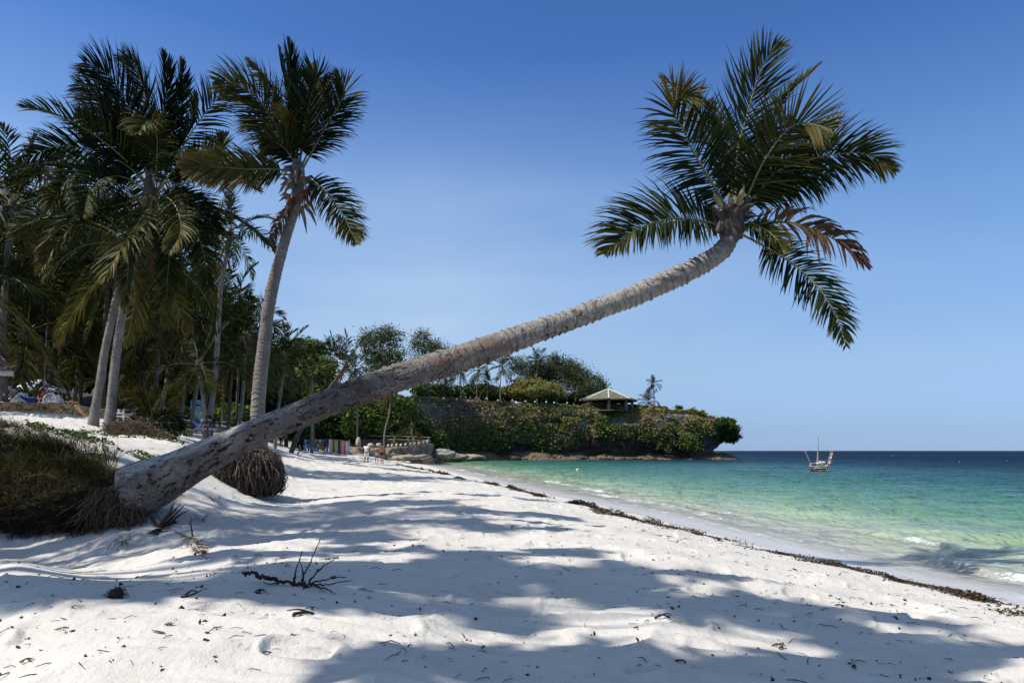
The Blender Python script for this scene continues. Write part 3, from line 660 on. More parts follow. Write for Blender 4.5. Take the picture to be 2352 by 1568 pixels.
# (picture traced, distances real) -- back fronds first
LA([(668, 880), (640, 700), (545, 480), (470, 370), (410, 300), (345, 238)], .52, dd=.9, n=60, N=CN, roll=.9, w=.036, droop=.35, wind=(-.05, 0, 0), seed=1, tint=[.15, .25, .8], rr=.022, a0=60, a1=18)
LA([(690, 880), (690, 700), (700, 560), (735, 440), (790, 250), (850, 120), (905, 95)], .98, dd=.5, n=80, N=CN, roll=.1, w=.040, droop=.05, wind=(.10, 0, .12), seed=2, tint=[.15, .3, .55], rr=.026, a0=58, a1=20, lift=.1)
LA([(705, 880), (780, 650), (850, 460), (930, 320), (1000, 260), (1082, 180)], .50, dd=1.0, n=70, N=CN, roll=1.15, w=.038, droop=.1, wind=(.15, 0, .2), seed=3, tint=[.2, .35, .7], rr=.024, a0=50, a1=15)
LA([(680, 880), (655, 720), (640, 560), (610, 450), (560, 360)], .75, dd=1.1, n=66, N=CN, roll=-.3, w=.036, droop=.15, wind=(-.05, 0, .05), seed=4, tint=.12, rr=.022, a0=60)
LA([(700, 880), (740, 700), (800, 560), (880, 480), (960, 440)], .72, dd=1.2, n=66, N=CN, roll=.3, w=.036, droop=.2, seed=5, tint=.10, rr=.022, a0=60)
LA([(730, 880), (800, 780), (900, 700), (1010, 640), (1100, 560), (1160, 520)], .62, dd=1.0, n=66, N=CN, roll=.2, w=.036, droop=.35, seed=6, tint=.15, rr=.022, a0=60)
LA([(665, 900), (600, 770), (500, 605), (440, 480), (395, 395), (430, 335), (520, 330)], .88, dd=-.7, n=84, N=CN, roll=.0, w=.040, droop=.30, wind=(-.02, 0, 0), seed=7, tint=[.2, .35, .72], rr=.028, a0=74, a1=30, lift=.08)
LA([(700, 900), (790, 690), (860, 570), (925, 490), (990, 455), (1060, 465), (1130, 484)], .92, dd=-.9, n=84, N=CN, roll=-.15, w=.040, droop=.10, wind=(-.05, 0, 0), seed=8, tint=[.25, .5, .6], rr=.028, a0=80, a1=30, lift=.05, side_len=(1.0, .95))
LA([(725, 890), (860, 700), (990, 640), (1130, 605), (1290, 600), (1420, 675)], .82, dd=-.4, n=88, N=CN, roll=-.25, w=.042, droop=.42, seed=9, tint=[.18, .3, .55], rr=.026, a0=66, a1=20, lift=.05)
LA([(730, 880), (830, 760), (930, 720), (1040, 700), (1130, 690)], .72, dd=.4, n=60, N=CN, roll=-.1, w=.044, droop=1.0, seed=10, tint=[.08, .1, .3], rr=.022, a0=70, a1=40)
LA([(655, 945), (600, 930), (520, 908), (400, 900), (290, 925), (190, 975), (85, 1060)], .95, dd=-.9, n=110, N=(0, -.93, .36), roll=0, w=.042, droop=.40, wind=(0, 0, 0), seed=11, tint=[.2, .34, .55], rr=.024, a0=88, a1=24, lift=.10, side_len=(1.0, .62))
LA([(690, 950), (780, 925), (880, 915), (980, 925), (1090, 970), (1190, 1020), (1300, 1120)], .62, dd=-.2, n=40, N=CN, roll=.25, w=.07, droop=1.3, wind=(.12, 0, 0), seed=12, tint=[.86, .9, .96], rr=.024, a0=62, a1=20, gap=.2, jit=.25, name='dry_frond', mats=[M['frond'], M['deadrib']], label='dead brown frond sagging on the sea side', tv=.04)
LA([(690, 960), (780, 1005), (870, 1055), (980, 1130), (1080, 1230), (1160, 1360), (1200, 1490)], .58, dd=-.9, n=84, N=CN, roll=.1, w=.038, droop=.42, seed=13, tint=[.1, .18, .4], rr=.022, a0=74, a1=34, lift=.05, t0=.2)
LA([(700, 925), (770, 925), (840, 960), (890, 1010), (905, 1060)], .42, dd=-.7, n=56, N=(0, -.8, .5), roll=.1, w=.032, droop=.5, seed=14, tint=[.3, .5, .5], rr=.016, a0=70, a1=25)
LA([(720, 930), (790, 960), (850, 1010), (880, 1060)], .36, dd=-.2, n=36, N=CN, roll=.3, w=.032, droop=.9, seed=15, tint=.15, rr=.014, a0=70)
# heart of the crown: sheaths, spathes, fibre
g = Geo(); ct = P(*cropA(665, 945), dc)-lo
g.rock(ct+np.array((0, 0, .05)), (.19, .19, .30), 8, .5, 0, .3, 2)
for k in range(26):
    a = rng.uniform(0, 6.28); q = ct+np.array((math.cos(a)*.12, math.sin(a)*.12, rng.uniform(-.1, .25))); dd_ = np.array((math.cos(a)*.30, math.sin(a)*.2, rng.uniform(.05, .35)))
    g.tube([q, q+dd_*.6, q+dd_+np.array((0, 0, -.05))], [.045, .03, .008], 5, .5, 0, False)
g.build('leaf_sheaths', M['bark_dark'], lean, smooth=False)
g = Geo()
for k in range(150):
    a = rng.uniform(0, 6.28); q = ct+np.array((math.cos(a)*.12, math.sin(a)*.1, rng.uniform(.1, .5))); e = q+np.array((math.cos(a)*rng.uniform(.1, .42), rng.normal(0, .1), rng.uniform(-.3, .15)))
    g.tube([q, (q+e)/2+rng.normal(0, .05, 3), e], [.006, .005, .002], 3, .5, 0, False)
g.build('crown_fibre', M['deadrib'], lean, smooth=False)
for (x, y, x2, y2) in [(700, 840, 728, 745), (672, 830, 660, 800), (625, 850, 585, 780)]:
    g = Geo(); a_ = P(*cropA(x, y), dc-.12)-lo; b_ = P(*cropA(x2, y2), dc-.2)-lo; g.tube([a_, (a_+b_)/2, b_], [.035, .05, .01], 7, .5, 0, False)
    g.build('flower_sheath', simple('flower_sheath_skin', (.34, .26, .13), .6, .3, 6, .1), lean)
g = Geo(); a_ = P(*cropA(625, 925), dc-.2)-lo; b_ = P(*cropA(585, 978), dc-.25)-lo; g.tube([a_, b_], [.07, .015], 6, .5, 0); g.build('cut_leaf_stub', M['bark_dark'], lean)

# ------------------------------------------------------------------ tall palm with the exposed root ball
def cropB(x, y): return (x*.3661, 57.4+y*.3661)
T2 = [(596, 1062, 19), (597, 1000, 18.5), (592, 950, 17.5), (595, 900, 17), (600, 850, 17), (606, 800, 16.5), (611, 750, 15.5), (618, 700, 15), (628, 650, 14.5), (641, 600, 13.5), (655, 550, 12.5), (668, 510, 12), (680, 470, 12), (686, 430, 12), (687, 400, 11)]
d2 = 16.8
tp2 = np.array([P(x, y, d2+.3*k/14) for k, (x, y, r) in enumerate(T2)]); tr2 = np.array([r*.88/F*d2 for _, _, r in T2])
tall = thing('coconut_palm', 'tall pale grey palm standing on a bulging ball of bare roots', 'palm tree', (tp2[0][0], tp2[0][1], .95)); lo2 = np.array(tall.location)
g, ring, _ = ring_trunk(tp2, tr2, .085, .010, 64, 560, 6, .008); g.build('trunk', M['bark'], tall, attrs={'ring': ring}).location = tuple(-lo2)
# root ball
cb = P(562, 1092, 16.5); g = Geo(); rng = np.random.RandomState(12)
g.rock(cb-lo2+np.array((0, .1, -.10)), (.70, .70, .45), 3, .5, 0, .12, 1.5)
topb = P(590, 1045, 16.6)
for k in range(2600):
    a = rng.uniform(0, 2*math.pi); rr_x = rng.uniform(.6, 1.04); s0 = topb+np.array((rng.normal(0, .12), rng.normal(0, .12), rng.uniform(-.02, .12)))
    ex = cb+np.array((math.cos(a)*.86*rr_x, math.sin(a)*.86*rr_x-.02, -.05)); dn = rng.uniform(.2, .52)
    e1 = ex+np.array((math.cos(a)*.02, math.sin(a)*.02, -dn*.6+.05)); e2 = ex+np.array((-math.cos(a)*.12+rng.normal(0, .05), -math.sin(a)*.12, -dn-.05)); gz = .86
    e2[2] = max(e2[2], gz); m1 = s0*.22+ex*.78+np.array((0, 0, .34)); jt = .075
    P_ = np.array([s0, m1+rng.normal(0, jt, 3), ex+np.array((0, 0, .10))+rng.normal(0, jt, 3), e1+rng.normal(0, jt, 3), e2+rng.normal(0, .05, 3)])
    if rng.rand() < .5: P_ = P_[1:]
    g.tube(catmull(P_-lo2, 7)+rng.normal(0, .012, (7, 3)), np.linspace(.012, .006, 7)*rng.uniform(.5, 1.5), 3, rng.uniform(0, 1)**1.6, 0, False)
m, t, b = node_mat('root_ball_fibre'); t.links.new(ramp(t, [(0, (.022, .014, .010)), (.5, (.065, .043, .029)), (1, (.20, .145, .10))], attr(t, 'tint')), b.inputs['Base Color']); b.inputs['Roughness'].default_value = .85; M['rootball'] = m
g.build('root_ball', m, tall, smooth=False)
def LB(pts, L, **k): return fr_(tall, lo2, [cropB(*p) for p in pts], k.pop('d', d2+.3), L, **k)
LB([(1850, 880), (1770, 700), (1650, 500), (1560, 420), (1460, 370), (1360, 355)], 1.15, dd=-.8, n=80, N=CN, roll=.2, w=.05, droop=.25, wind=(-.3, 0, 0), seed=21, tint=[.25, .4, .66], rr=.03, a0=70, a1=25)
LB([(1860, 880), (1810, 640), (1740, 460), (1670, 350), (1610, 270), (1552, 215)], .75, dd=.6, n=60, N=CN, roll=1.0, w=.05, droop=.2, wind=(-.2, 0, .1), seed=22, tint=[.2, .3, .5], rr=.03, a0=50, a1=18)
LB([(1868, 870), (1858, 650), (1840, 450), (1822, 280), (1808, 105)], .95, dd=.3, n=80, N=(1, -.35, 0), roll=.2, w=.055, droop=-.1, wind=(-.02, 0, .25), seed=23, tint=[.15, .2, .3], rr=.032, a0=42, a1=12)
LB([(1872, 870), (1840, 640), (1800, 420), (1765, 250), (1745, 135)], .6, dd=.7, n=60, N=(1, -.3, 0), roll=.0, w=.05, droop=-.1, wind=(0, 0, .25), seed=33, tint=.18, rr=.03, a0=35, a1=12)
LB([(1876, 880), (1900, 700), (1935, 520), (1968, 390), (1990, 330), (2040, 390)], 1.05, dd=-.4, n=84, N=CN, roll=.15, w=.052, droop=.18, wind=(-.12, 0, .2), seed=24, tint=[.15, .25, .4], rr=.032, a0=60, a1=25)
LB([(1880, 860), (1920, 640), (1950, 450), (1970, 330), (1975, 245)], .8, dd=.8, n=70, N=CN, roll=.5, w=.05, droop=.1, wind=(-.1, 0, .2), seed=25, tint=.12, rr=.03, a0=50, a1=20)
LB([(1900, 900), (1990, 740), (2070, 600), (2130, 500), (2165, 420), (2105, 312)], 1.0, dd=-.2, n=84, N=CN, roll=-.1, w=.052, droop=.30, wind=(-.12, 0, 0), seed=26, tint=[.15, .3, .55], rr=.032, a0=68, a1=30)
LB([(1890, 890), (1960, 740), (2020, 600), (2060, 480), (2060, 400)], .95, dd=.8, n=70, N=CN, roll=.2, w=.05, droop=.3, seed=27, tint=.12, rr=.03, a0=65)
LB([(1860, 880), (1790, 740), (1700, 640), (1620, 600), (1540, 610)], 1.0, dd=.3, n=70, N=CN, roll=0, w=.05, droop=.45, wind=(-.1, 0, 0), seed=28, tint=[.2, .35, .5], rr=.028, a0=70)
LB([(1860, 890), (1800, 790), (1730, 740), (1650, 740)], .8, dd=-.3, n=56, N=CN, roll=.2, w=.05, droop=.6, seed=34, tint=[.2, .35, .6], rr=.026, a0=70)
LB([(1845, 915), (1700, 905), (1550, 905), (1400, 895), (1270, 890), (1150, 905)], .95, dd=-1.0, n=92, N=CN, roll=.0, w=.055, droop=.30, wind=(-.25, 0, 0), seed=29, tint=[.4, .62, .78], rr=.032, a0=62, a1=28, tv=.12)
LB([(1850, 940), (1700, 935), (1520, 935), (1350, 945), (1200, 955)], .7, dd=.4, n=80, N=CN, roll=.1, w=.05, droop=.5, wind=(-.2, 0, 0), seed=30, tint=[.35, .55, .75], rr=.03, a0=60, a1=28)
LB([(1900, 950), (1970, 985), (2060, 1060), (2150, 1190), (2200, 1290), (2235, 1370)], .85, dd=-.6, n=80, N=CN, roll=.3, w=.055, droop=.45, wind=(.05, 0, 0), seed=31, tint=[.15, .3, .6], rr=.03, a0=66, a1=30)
LB([(1850, 800), (1830, 700), (1805, 590), (1770, 545), (1700, 520)], .42, dd=-.8, n=44, N=CN, roll=.1, w=.04, droop=.5, wind=(-.2, 0, 0), seed=32, tint=[.6, .72, .75], rr=.018, a0=60, a1=30)
LB([(1890, 1090), (1820, 1150), (1760, 1220), (1720, 1290), (1705, 1380)], .42, dd=-.6, n=40, N=CN, roll=.8, w=.05, droop=.9, seed=35, tint=.97, rr=.02, a0=50, gap=.2, name='dry_frond', mats=[M['frond'], M['deadrib']], label='dead brown frond hanging down the trunk', tv=.04)
LB([(1920, 960), (1960, 1010), (1930, 1050), (1880, 1080), (1800, 1110)], .4, dd=-.5, n=36, N=CN, roll=.8, w=.05, droop=.9, seed=36, tint=.97, rr=.02, a0=50, gap=.2, name='dry_frond', mats=[M['frond'], M['deadrib']], label='dead grey frond wrapped round the trunk', tv=.04)
g = Geo(); ct = P(*cropB(1868, 960), d2+.3)-lo2; g.rock(ct, (.16, .16, .45), 2, .5, 0, .3, 2)
for k in range(44):
    a = rng.uniform(0, 6.28); q = ct+np.array((math.cos(a)*.16, math.sin(a)*.16, rng.uniform(-.75, .3))); dn = rng.uniform(-.5, .3); dd_ = np.array((math.cos(a)*.30, math.sin(a)*.25, dn))
    g.tube([q, q+dd_*.6, q+dd_+np.array((0, 0, -.14))], [.06, .045, .008], 4, .5, 0, False)
g.build('leaf_sheaths', simple('grey_leaf_sheath', (.17, .14, .115), .85, .5, 12, .3), tall, smooth=False)
# ------------------------------------------------------------------ the grove on the left
def B(x, y): return cropB(x, y)
# the big palm with the wide crown: traced fronds over generic ones
mt = [(249, 996), (256, 930), (262, 860), (272, 780), (285, 700), (300, 620), (316, 550), (332, 490), (342, 440)]
dg = 25.
tp3 = np.array([P(x, y, dg) for x, y in mt]); tp3[0][2] = G(tp3[0][0], tp3[0][1])-.1
big = thing('coconut_palm', 'dark coconut palm with the widest crown, right one of the crossing pair', 'palm tree', tp3[0]); lo3 = np.array(big.location)
g, ring, _ = ring_trunk(tp3, np.array([.24, .165, .15, .145, .14, .135, .13, .12, .11]), .10, .012, 32, 300, 8, .008); g.build('trunk', M['bark'], big, attrs={'ring': ring}).location = tuple(-lo3)
def LM(pts, L, **k): return fr_(big, lo3, [B(*p) for p in pts], k.pop('d', dg), L, **k)
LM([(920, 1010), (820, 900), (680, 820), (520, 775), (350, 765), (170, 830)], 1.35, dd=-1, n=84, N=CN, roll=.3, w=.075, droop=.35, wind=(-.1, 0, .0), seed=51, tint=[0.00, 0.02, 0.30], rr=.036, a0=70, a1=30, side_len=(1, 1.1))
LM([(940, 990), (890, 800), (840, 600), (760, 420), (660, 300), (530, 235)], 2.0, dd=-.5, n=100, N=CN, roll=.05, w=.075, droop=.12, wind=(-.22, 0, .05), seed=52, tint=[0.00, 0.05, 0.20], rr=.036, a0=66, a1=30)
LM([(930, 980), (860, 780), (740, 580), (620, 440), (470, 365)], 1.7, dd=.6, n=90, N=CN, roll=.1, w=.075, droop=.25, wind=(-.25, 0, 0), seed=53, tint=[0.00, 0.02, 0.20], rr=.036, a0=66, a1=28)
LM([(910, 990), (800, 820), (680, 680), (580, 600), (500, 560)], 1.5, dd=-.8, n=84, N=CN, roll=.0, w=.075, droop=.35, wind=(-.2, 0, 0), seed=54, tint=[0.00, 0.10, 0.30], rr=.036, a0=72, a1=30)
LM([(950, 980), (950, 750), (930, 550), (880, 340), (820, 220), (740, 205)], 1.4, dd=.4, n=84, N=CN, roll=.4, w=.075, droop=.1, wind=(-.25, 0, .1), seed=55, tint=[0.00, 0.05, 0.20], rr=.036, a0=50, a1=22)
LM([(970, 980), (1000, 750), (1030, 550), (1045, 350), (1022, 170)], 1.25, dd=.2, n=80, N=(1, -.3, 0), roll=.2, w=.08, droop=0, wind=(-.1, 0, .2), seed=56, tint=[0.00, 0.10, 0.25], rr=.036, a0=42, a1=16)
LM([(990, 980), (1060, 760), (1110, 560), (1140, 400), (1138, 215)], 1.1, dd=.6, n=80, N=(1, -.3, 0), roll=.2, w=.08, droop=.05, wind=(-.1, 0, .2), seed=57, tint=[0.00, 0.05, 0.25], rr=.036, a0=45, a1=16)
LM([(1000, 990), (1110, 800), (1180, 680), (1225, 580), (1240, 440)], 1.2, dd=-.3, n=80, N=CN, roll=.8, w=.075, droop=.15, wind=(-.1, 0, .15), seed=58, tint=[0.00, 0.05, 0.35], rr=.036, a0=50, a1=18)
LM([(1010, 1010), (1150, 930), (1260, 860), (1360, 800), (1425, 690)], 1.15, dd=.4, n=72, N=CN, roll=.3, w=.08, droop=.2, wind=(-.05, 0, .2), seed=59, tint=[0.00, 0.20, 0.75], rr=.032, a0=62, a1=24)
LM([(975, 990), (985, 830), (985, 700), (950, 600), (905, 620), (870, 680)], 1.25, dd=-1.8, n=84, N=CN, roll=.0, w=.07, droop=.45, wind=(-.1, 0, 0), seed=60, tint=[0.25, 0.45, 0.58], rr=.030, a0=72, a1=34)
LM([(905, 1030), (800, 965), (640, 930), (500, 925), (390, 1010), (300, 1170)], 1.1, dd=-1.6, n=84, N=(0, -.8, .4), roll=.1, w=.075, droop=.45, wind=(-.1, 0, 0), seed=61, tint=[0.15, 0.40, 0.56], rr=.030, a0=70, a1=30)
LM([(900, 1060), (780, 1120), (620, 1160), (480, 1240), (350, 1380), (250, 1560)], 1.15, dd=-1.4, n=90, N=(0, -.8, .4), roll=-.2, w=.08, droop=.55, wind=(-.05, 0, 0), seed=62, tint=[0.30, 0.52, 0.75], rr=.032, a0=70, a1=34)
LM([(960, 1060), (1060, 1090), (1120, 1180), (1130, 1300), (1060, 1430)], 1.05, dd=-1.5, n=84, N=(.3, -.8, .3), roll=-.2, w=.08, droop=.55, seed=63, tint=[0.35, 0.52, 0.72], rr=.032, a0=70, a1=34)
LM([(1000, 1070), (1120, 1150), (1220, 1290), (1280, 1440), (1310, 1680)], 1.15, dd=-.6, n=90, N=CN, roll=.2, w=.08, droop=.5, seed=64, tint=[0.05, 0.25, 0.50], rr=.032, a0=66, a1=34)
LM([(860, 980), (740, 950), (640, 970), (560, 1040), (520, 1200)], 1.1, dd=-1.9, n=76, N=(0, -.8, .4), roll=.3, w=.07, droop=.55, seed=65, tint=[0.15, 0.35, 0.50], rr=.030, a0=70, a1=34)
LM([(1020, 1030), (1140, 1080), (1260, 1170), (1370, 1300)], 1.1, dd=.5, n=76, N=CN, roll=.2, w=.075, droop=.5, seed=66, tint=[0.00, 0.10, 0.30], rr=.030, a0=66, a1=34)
LM([(950, 1060), (900, 1250), (820, 1420), (800, 1600), (790, 1800)], .9, dd=-.9, n=80, N=(-.4, -.8, .2), roll=.2, w=.08, droop=.5, seed=67, tint=[0.10, 0.35, 0.65], rr=.030, a0=60, a1=30)
LM([(970, 1060), (1020, 1250), (1060, 1420), (1050, 1600), (1040, 1800)], .9, dd=-.6, n=80, N=(.4, -.8, .2), roll=.2, w=.08, droop=.5, seed=68, tint=[0.05, 0.25, 0.60], rr=.030, a0=60, a1=30)
add_fronds(big, tp3[-1]+np.array((0, .5, .2)), 4.6, 14, 71, 3)
coconuts(big, tp3[-1], 4.4, 8, 5)
g = Geo(); ct = tp3[-1]-lo3; g.rock(ct, (.18, .18, .5), 2, .5, 0, .3, 2); g.build('leaf_sheaths', M['bark_dark'], big)

palm('grey coconut palm whose trunk crosses behind the widest crown, left one of the pair', [(213, 985), (222, 920), (231, 871), (240, 810), (254, 745), (268, 680), (285, 610), (300, 560)], 26.5, .26, .16, 4.3, 18, 3, nuts=4, seg=32)
palm('coconut palm at the left edge of the picture with a dense upright crown', [(-4, 960), (2, 860), (6, 760), (12, 660), (20, 560), (30, 470)], 33, .27, .18, 4.2, 20, 11, seg=24)
palm('slender palm with small ragged crown just left of the tall root-ball palm', [(478, 990), (484, 940), (492, 880), (499, 800), (503, 720), (508, 650), (520, 590), (530, 535)], 38, .27, .15, 3.0, 18, 17, seg=24, bark='bark')
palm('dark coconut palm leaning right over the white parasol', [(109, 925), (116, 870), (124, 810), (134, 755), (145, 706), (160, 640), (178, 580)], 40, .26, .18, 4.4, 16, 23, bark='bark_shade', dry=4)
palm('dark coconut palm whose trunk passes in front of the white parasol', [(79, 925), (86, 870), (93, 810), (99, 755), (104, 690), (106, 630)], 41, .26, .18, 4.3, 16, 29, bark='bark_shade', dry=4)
palm('thin palm trunk behind the wall next to the sunbather with raised knees', [(166, 938), (170, 910), (177, 875), (186, 820), (190, 760), (196, 700)], 42, .24, .17, 4.0, 14, 31, bark='bark', dry=4)
palm('upright palm trunk first right of the drooping young palm', [(415, 982), (418, 940), (420, 900), (424, 850), (430, 790), (440, 730)], 46, .26, .17, 4.2, 16, 37, dry=4)
palm('leaning palm trunk standing in front of the left edge of the blue signboard', [(437, 983), (444, 940), (452, 887), (462, 830), (470, 770)], 47, .25, .16, 4.0, 15, 41, dry=4)
palm('pale palm trunk in the shade left of the upright trunk by the sapling', [(364, 968), (370, 935), (379, 897), (388, 840), (392, 780), (396, 720)], 50, .25, .17, 4.2, 15, 43, dry=4)
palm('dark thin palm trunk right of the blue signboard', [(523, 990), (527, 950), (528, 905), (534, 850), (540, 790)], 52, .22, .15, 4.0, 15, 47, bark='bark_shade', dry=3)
palm('slim pale palm trunk close left of the tall root-ball palm', [(550, 972), (556, 925), (560, 871), (563, 820), (566, 775)], 50, .22, .15, 3.7, 15, 53)
palm('coconut palm right behind the tall root-ball palm with bright low fronds', [(633, 985), (640, 935), (648, 880), (652, 850), (650, 820)], 62, .22, .16, 3.9, 16, 59)
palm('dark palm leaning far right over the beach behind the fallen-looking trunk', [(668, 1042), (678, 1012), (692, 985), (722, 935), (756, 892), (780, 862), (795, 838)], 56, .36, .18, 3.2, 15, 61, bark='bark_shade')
palm('solitary palm with tall straight trunk and round crown against the sky', [(752, 900), (755, 870), (757, 840), (758, 812)], 118, .25, .17, 4.0, 18, 67, group=None)
palm('low bushy palm between the leaning trunk and the broad-leaved tree', [(716, 930), (716, 890), (715, 862)], 80, .25, .17, 3.6, 15, 73)
palm('curved thin palm rising behind the walkers with hanging dead fronds', [(882, 1030), (884, 990), (893, 955), (897, 925), (896, 905)], 93, .22, .15, 3.0, 12, 79, dry=6)
palm('short palm with yellow drooping fronds beside the stone battlement', [(948, 1022), (947, 1000), (946, 975)], 93, .2, .15, 2.9, 13, 83)
palm('palm crown showing above the leaning trunk below the casuarina', [(873, 910), (873, 870), (874, 838)], 112, .24, .16, 3.9, 16, 89)
palm('small palm right of the leaning dark palm under the casuarina', [(820, 900), (818, 870), (816, 850)], 100, .24, .16, 3.3, 14, 97)
# filler palms deeper in the grove
rngp = np.random.RandomState(77)
FILL = [(40, 600, 38, 'deep palm crown at the left edge below the upright one'), (130, 480, 44, 'far palm crown peeping between the left-edge palm and the widest crown'), (250, 620, 36, 'shaded palm crown behind the crossing pair of trunks'), (200, 740, 42, 'low shaded palm crown above the brown slope'),
        (330, 760, 44, 'low shaded palm crown right of the crossing pair'), (375, 690, 40, 'mid-height palm crown under the right side of the widest crown'), (60, 760, 36, 'low palm crown hanging above the red tiled roof'), (425, 700, 55, 'far palm crown left of the slender palm'),
        (560, 745, 60, 'spiky palm crown touching the sky left of the tall root-ball palm'), (520, 700, 64, 'distant palm crown behind the slender palm trunk'), (610, 830, 70, 'distant palm crown just right of the tall root-ball palm'), (480, 800, 56, 'low shaded palm crown above the blue signboard'),
        (300, 860, 52, 'lowest shaded palm crown between wall and young palm'), (-60, 640, 30, 'palm just outside the left edge of the picture'), (150, 560, 55, 'remote palm crown in the darkest part of the grove'), (350, 560, 50, 'remote palm crown behind the widest crown')]
for k, (cx, cy, d, lab) in enumerate(FILL):
    bx = cx-rngp.uniform(15, 45)*30/d
    zb = G((bx-1176)/F*d, d); py0 = 1034.5-(zb-H)*F/d
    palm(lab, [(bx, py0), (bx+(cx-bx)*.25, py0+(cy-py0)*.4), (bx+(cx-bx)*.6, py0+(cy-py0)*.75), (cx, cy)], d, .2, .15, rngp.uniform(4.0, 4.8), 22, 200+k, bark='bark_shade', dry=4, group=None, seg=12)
# palms of the same grove that stand outside the picture and throw the shade on the sand
def offpalm(x, y, zt, R, nf, seed, lab):
    z0 = G(x, y) if y > 3 else .9
    pts = [np.array((x-.8, y-.3, z0-.1)), np.array((x-.5, y-.2, z0+zt*.35)), np.array((x-.15, y, z0+zt*.7)), np.array((x, y, zt))]
    root = thing('coconut_palm', lab, 'palm tree', pts[0], 'palms outside the picture'); l0 = np.array(root.location)
    g, ring, _ = ring_trunk(np.array(pts), np.array([.25, .2, .17, .15]), .12, .01, 14, 80, seed, .006); g.build('trunk', M['bark'], root, attrs={'ring': ring}).location = tuple(-l0)
    add_fronds(root, pts[-1], R, nf, seed, 2)
offpalm(-9.4, 8.3, 10.5, 2.9, 18, 330, 'coconut palm left of the picture that shades the foot of the leaning trunk')
offpalm(-9.2, 8.8, 7.4, 2.3, 15, 331, 'lower coconut palm left of the picture beside the grass bank')
offpalm(-11.5, 10.5, 13.5, 3.2, 16, 332, 'highest coconut palm left of the picture')
# ------------------------------------------------------------------ the coral headland
HP = [(-46, 104, 900, .2), (-34, 110, 905, .4), (-16.5, 122, 915, .8), (-8, 134, 921, 1.2), (2.2, 140, 928, 1.6), (10, 142, 931, 2.8), (17, 144, 935, 3.4), (25, 145, 940, 3.6), (33, 144.5, 942, 3.8), (39, 144, 950, 4.4), (43.6, 145.5, 962, 5.6), (46.6, 149, 976, 6.6), (47.5, 156, 972, 6), (45, 166, 960, 4), (38, 178, 950, 3), (15, 188, 940, 3)]
hq = catmull(np.array([(x, y, H+(1034.5-ty)/F*y, uc) for x, y, ty, uc in HP]), 620)
hx, hy, hz, huc = hq.T; NU = len(hx)
tx, ty_ = np.gradient(hx), np.gradient(hy); tl = np.hypot(tx, ty_); ox, oy = ty_/tl, -tx/tl          # outward normal
hs_ = np.concatenate([[0], np.cumsum(np.hypot(np.diff(hx), np.diff(hy)))])
huc = huc*(.75+.6*vn(hs_*.11, 3, 1, 5)).clip(.25, 1.4); huc = np.where(hs_ > 80, np.maximum(huc, 2.8), huc)
prof = [(-1.2, 2.2), (.3, 1.9), (.75, 1.2), (1.0, .2), (1.25, -.6), (1.5, -1.0)]       # rock ledge at the waterline (z, out)
NVv = 110; vv = np.linspace(0, 1, NVv)
Vz = np.zeros((NU, NVv)); Vo = np.zeros((NU, NVv)); S_in = np.zeros((NU, NVv)); zone = np.zeros((NU, NVv))
for i in range(NU):
    zt, uc = hz[i], huc[i]; led = 1+.5*vn(hs_[i]*.25, 8, 2, 6)+(.9 if 42 < hs_[i] < 75 else 0)
    K = np.array([(-1.5, 2.4*led, 0), (.1, 2.1*led, 0), (.35*led, 1.5*led, 0), (.75*led, .6*led, 0), (1.0*led, -.3-uc*.45, 0), (1.35*led, -uc, .3), (2.3, -uc*1.0, .3), (3.2+.25*uc, -uc*.45, .4), (4.0+.3*uc, .0, 1), (5.4, .75, 1), (.78*zt, .55, 1), (.90*zt, .05, 1), (.97*zt, -.9, 1), (zt, -2.2, 2), (zt+.15, -4.5, 2), (zt+.5, -12, 2), (zt+.9, -26, 2)])
    K[:, 0] = np.maximum.accumulate(K[:, 0])
    L_ = np.concatenate([[0], np.cumsum(np.hypot(np.diff(K[:, 0]), np.diff(np.maximum(K[:, 1], -7))))]); L_ /= L_[-1]
    Vz[i] = np.interp(vv, L_, K[:, 0]); Vo[i] = np.interp(vv, L_, K[:, 1]); zone[i] = np.interp(vv, L_, K[:, 2])
spx, spy = np.clip(hx, -40, 38), np.where(hy < 160, np.minimum(hy+32, 172), 166)+0*hx
f_in = np.clip((-Vo-6)/20, 0, 1)
bx = hx[:, None]+ox[:, None]*np.maximum(Vo, -8); by = hy[:, None]+oy[:, None]*np.maximum(Vo, -8)
HX = bx*(1-f_in)+spx[:, None]*f_in; HY = by*(1-f_in)+spy[:, None]*f_in; HZ = Vz.copy()
amp = .55*(1-.6*f_in); d1_ = fbm(HX*.22, HY*.22, HZ*.3, 5, 70)*1.6+.5*fbm(HX*1.1, HY*1.1, HZ*1.3, 4, 71)
rdg = (1-np.abs(vn(HX*.6, HY*.6, HZ*.9, 72)))
dsp = amp*(d1_+.6*(rdg-.6)); HX += ox[:, None]*dsp*(zone < 1.9); HY += oy[:, None]*dsp*(zone < 1.9); HZ += .35*fbm(HX*.4, HY*.4, HZ*.4, 4, 73)*(vv[None]>.08)+.3*fbm(HX*.9, HY*.9, 0, 3, 75)*(zone < .5)*(vv[None]>.08)
g = Geo().add(np.stack([HX, HY, HZ], -1).reshape(-1, 3), grid_faces(NU, NVv)[:, ::-1])
m, t, b = node_mat('coral_rock')
ps = mapped(t, (1, 1, 1)); n1 = noise(t, .7, 7, .7, ps); n2 = noise(t, 3, 5, .7, ps)
vo = t.nodes.new('ShaderNodeTexVoronoi'); vo.inputs['Scale'].default_value = 1.6; t.links.new(ps, vo.inputs['Vector'])
c = ramp(t, [(.3, (.08, .073, .07)), (.5, (.19, .175, .17)), (.7, (.38, .35, .33))], n1)
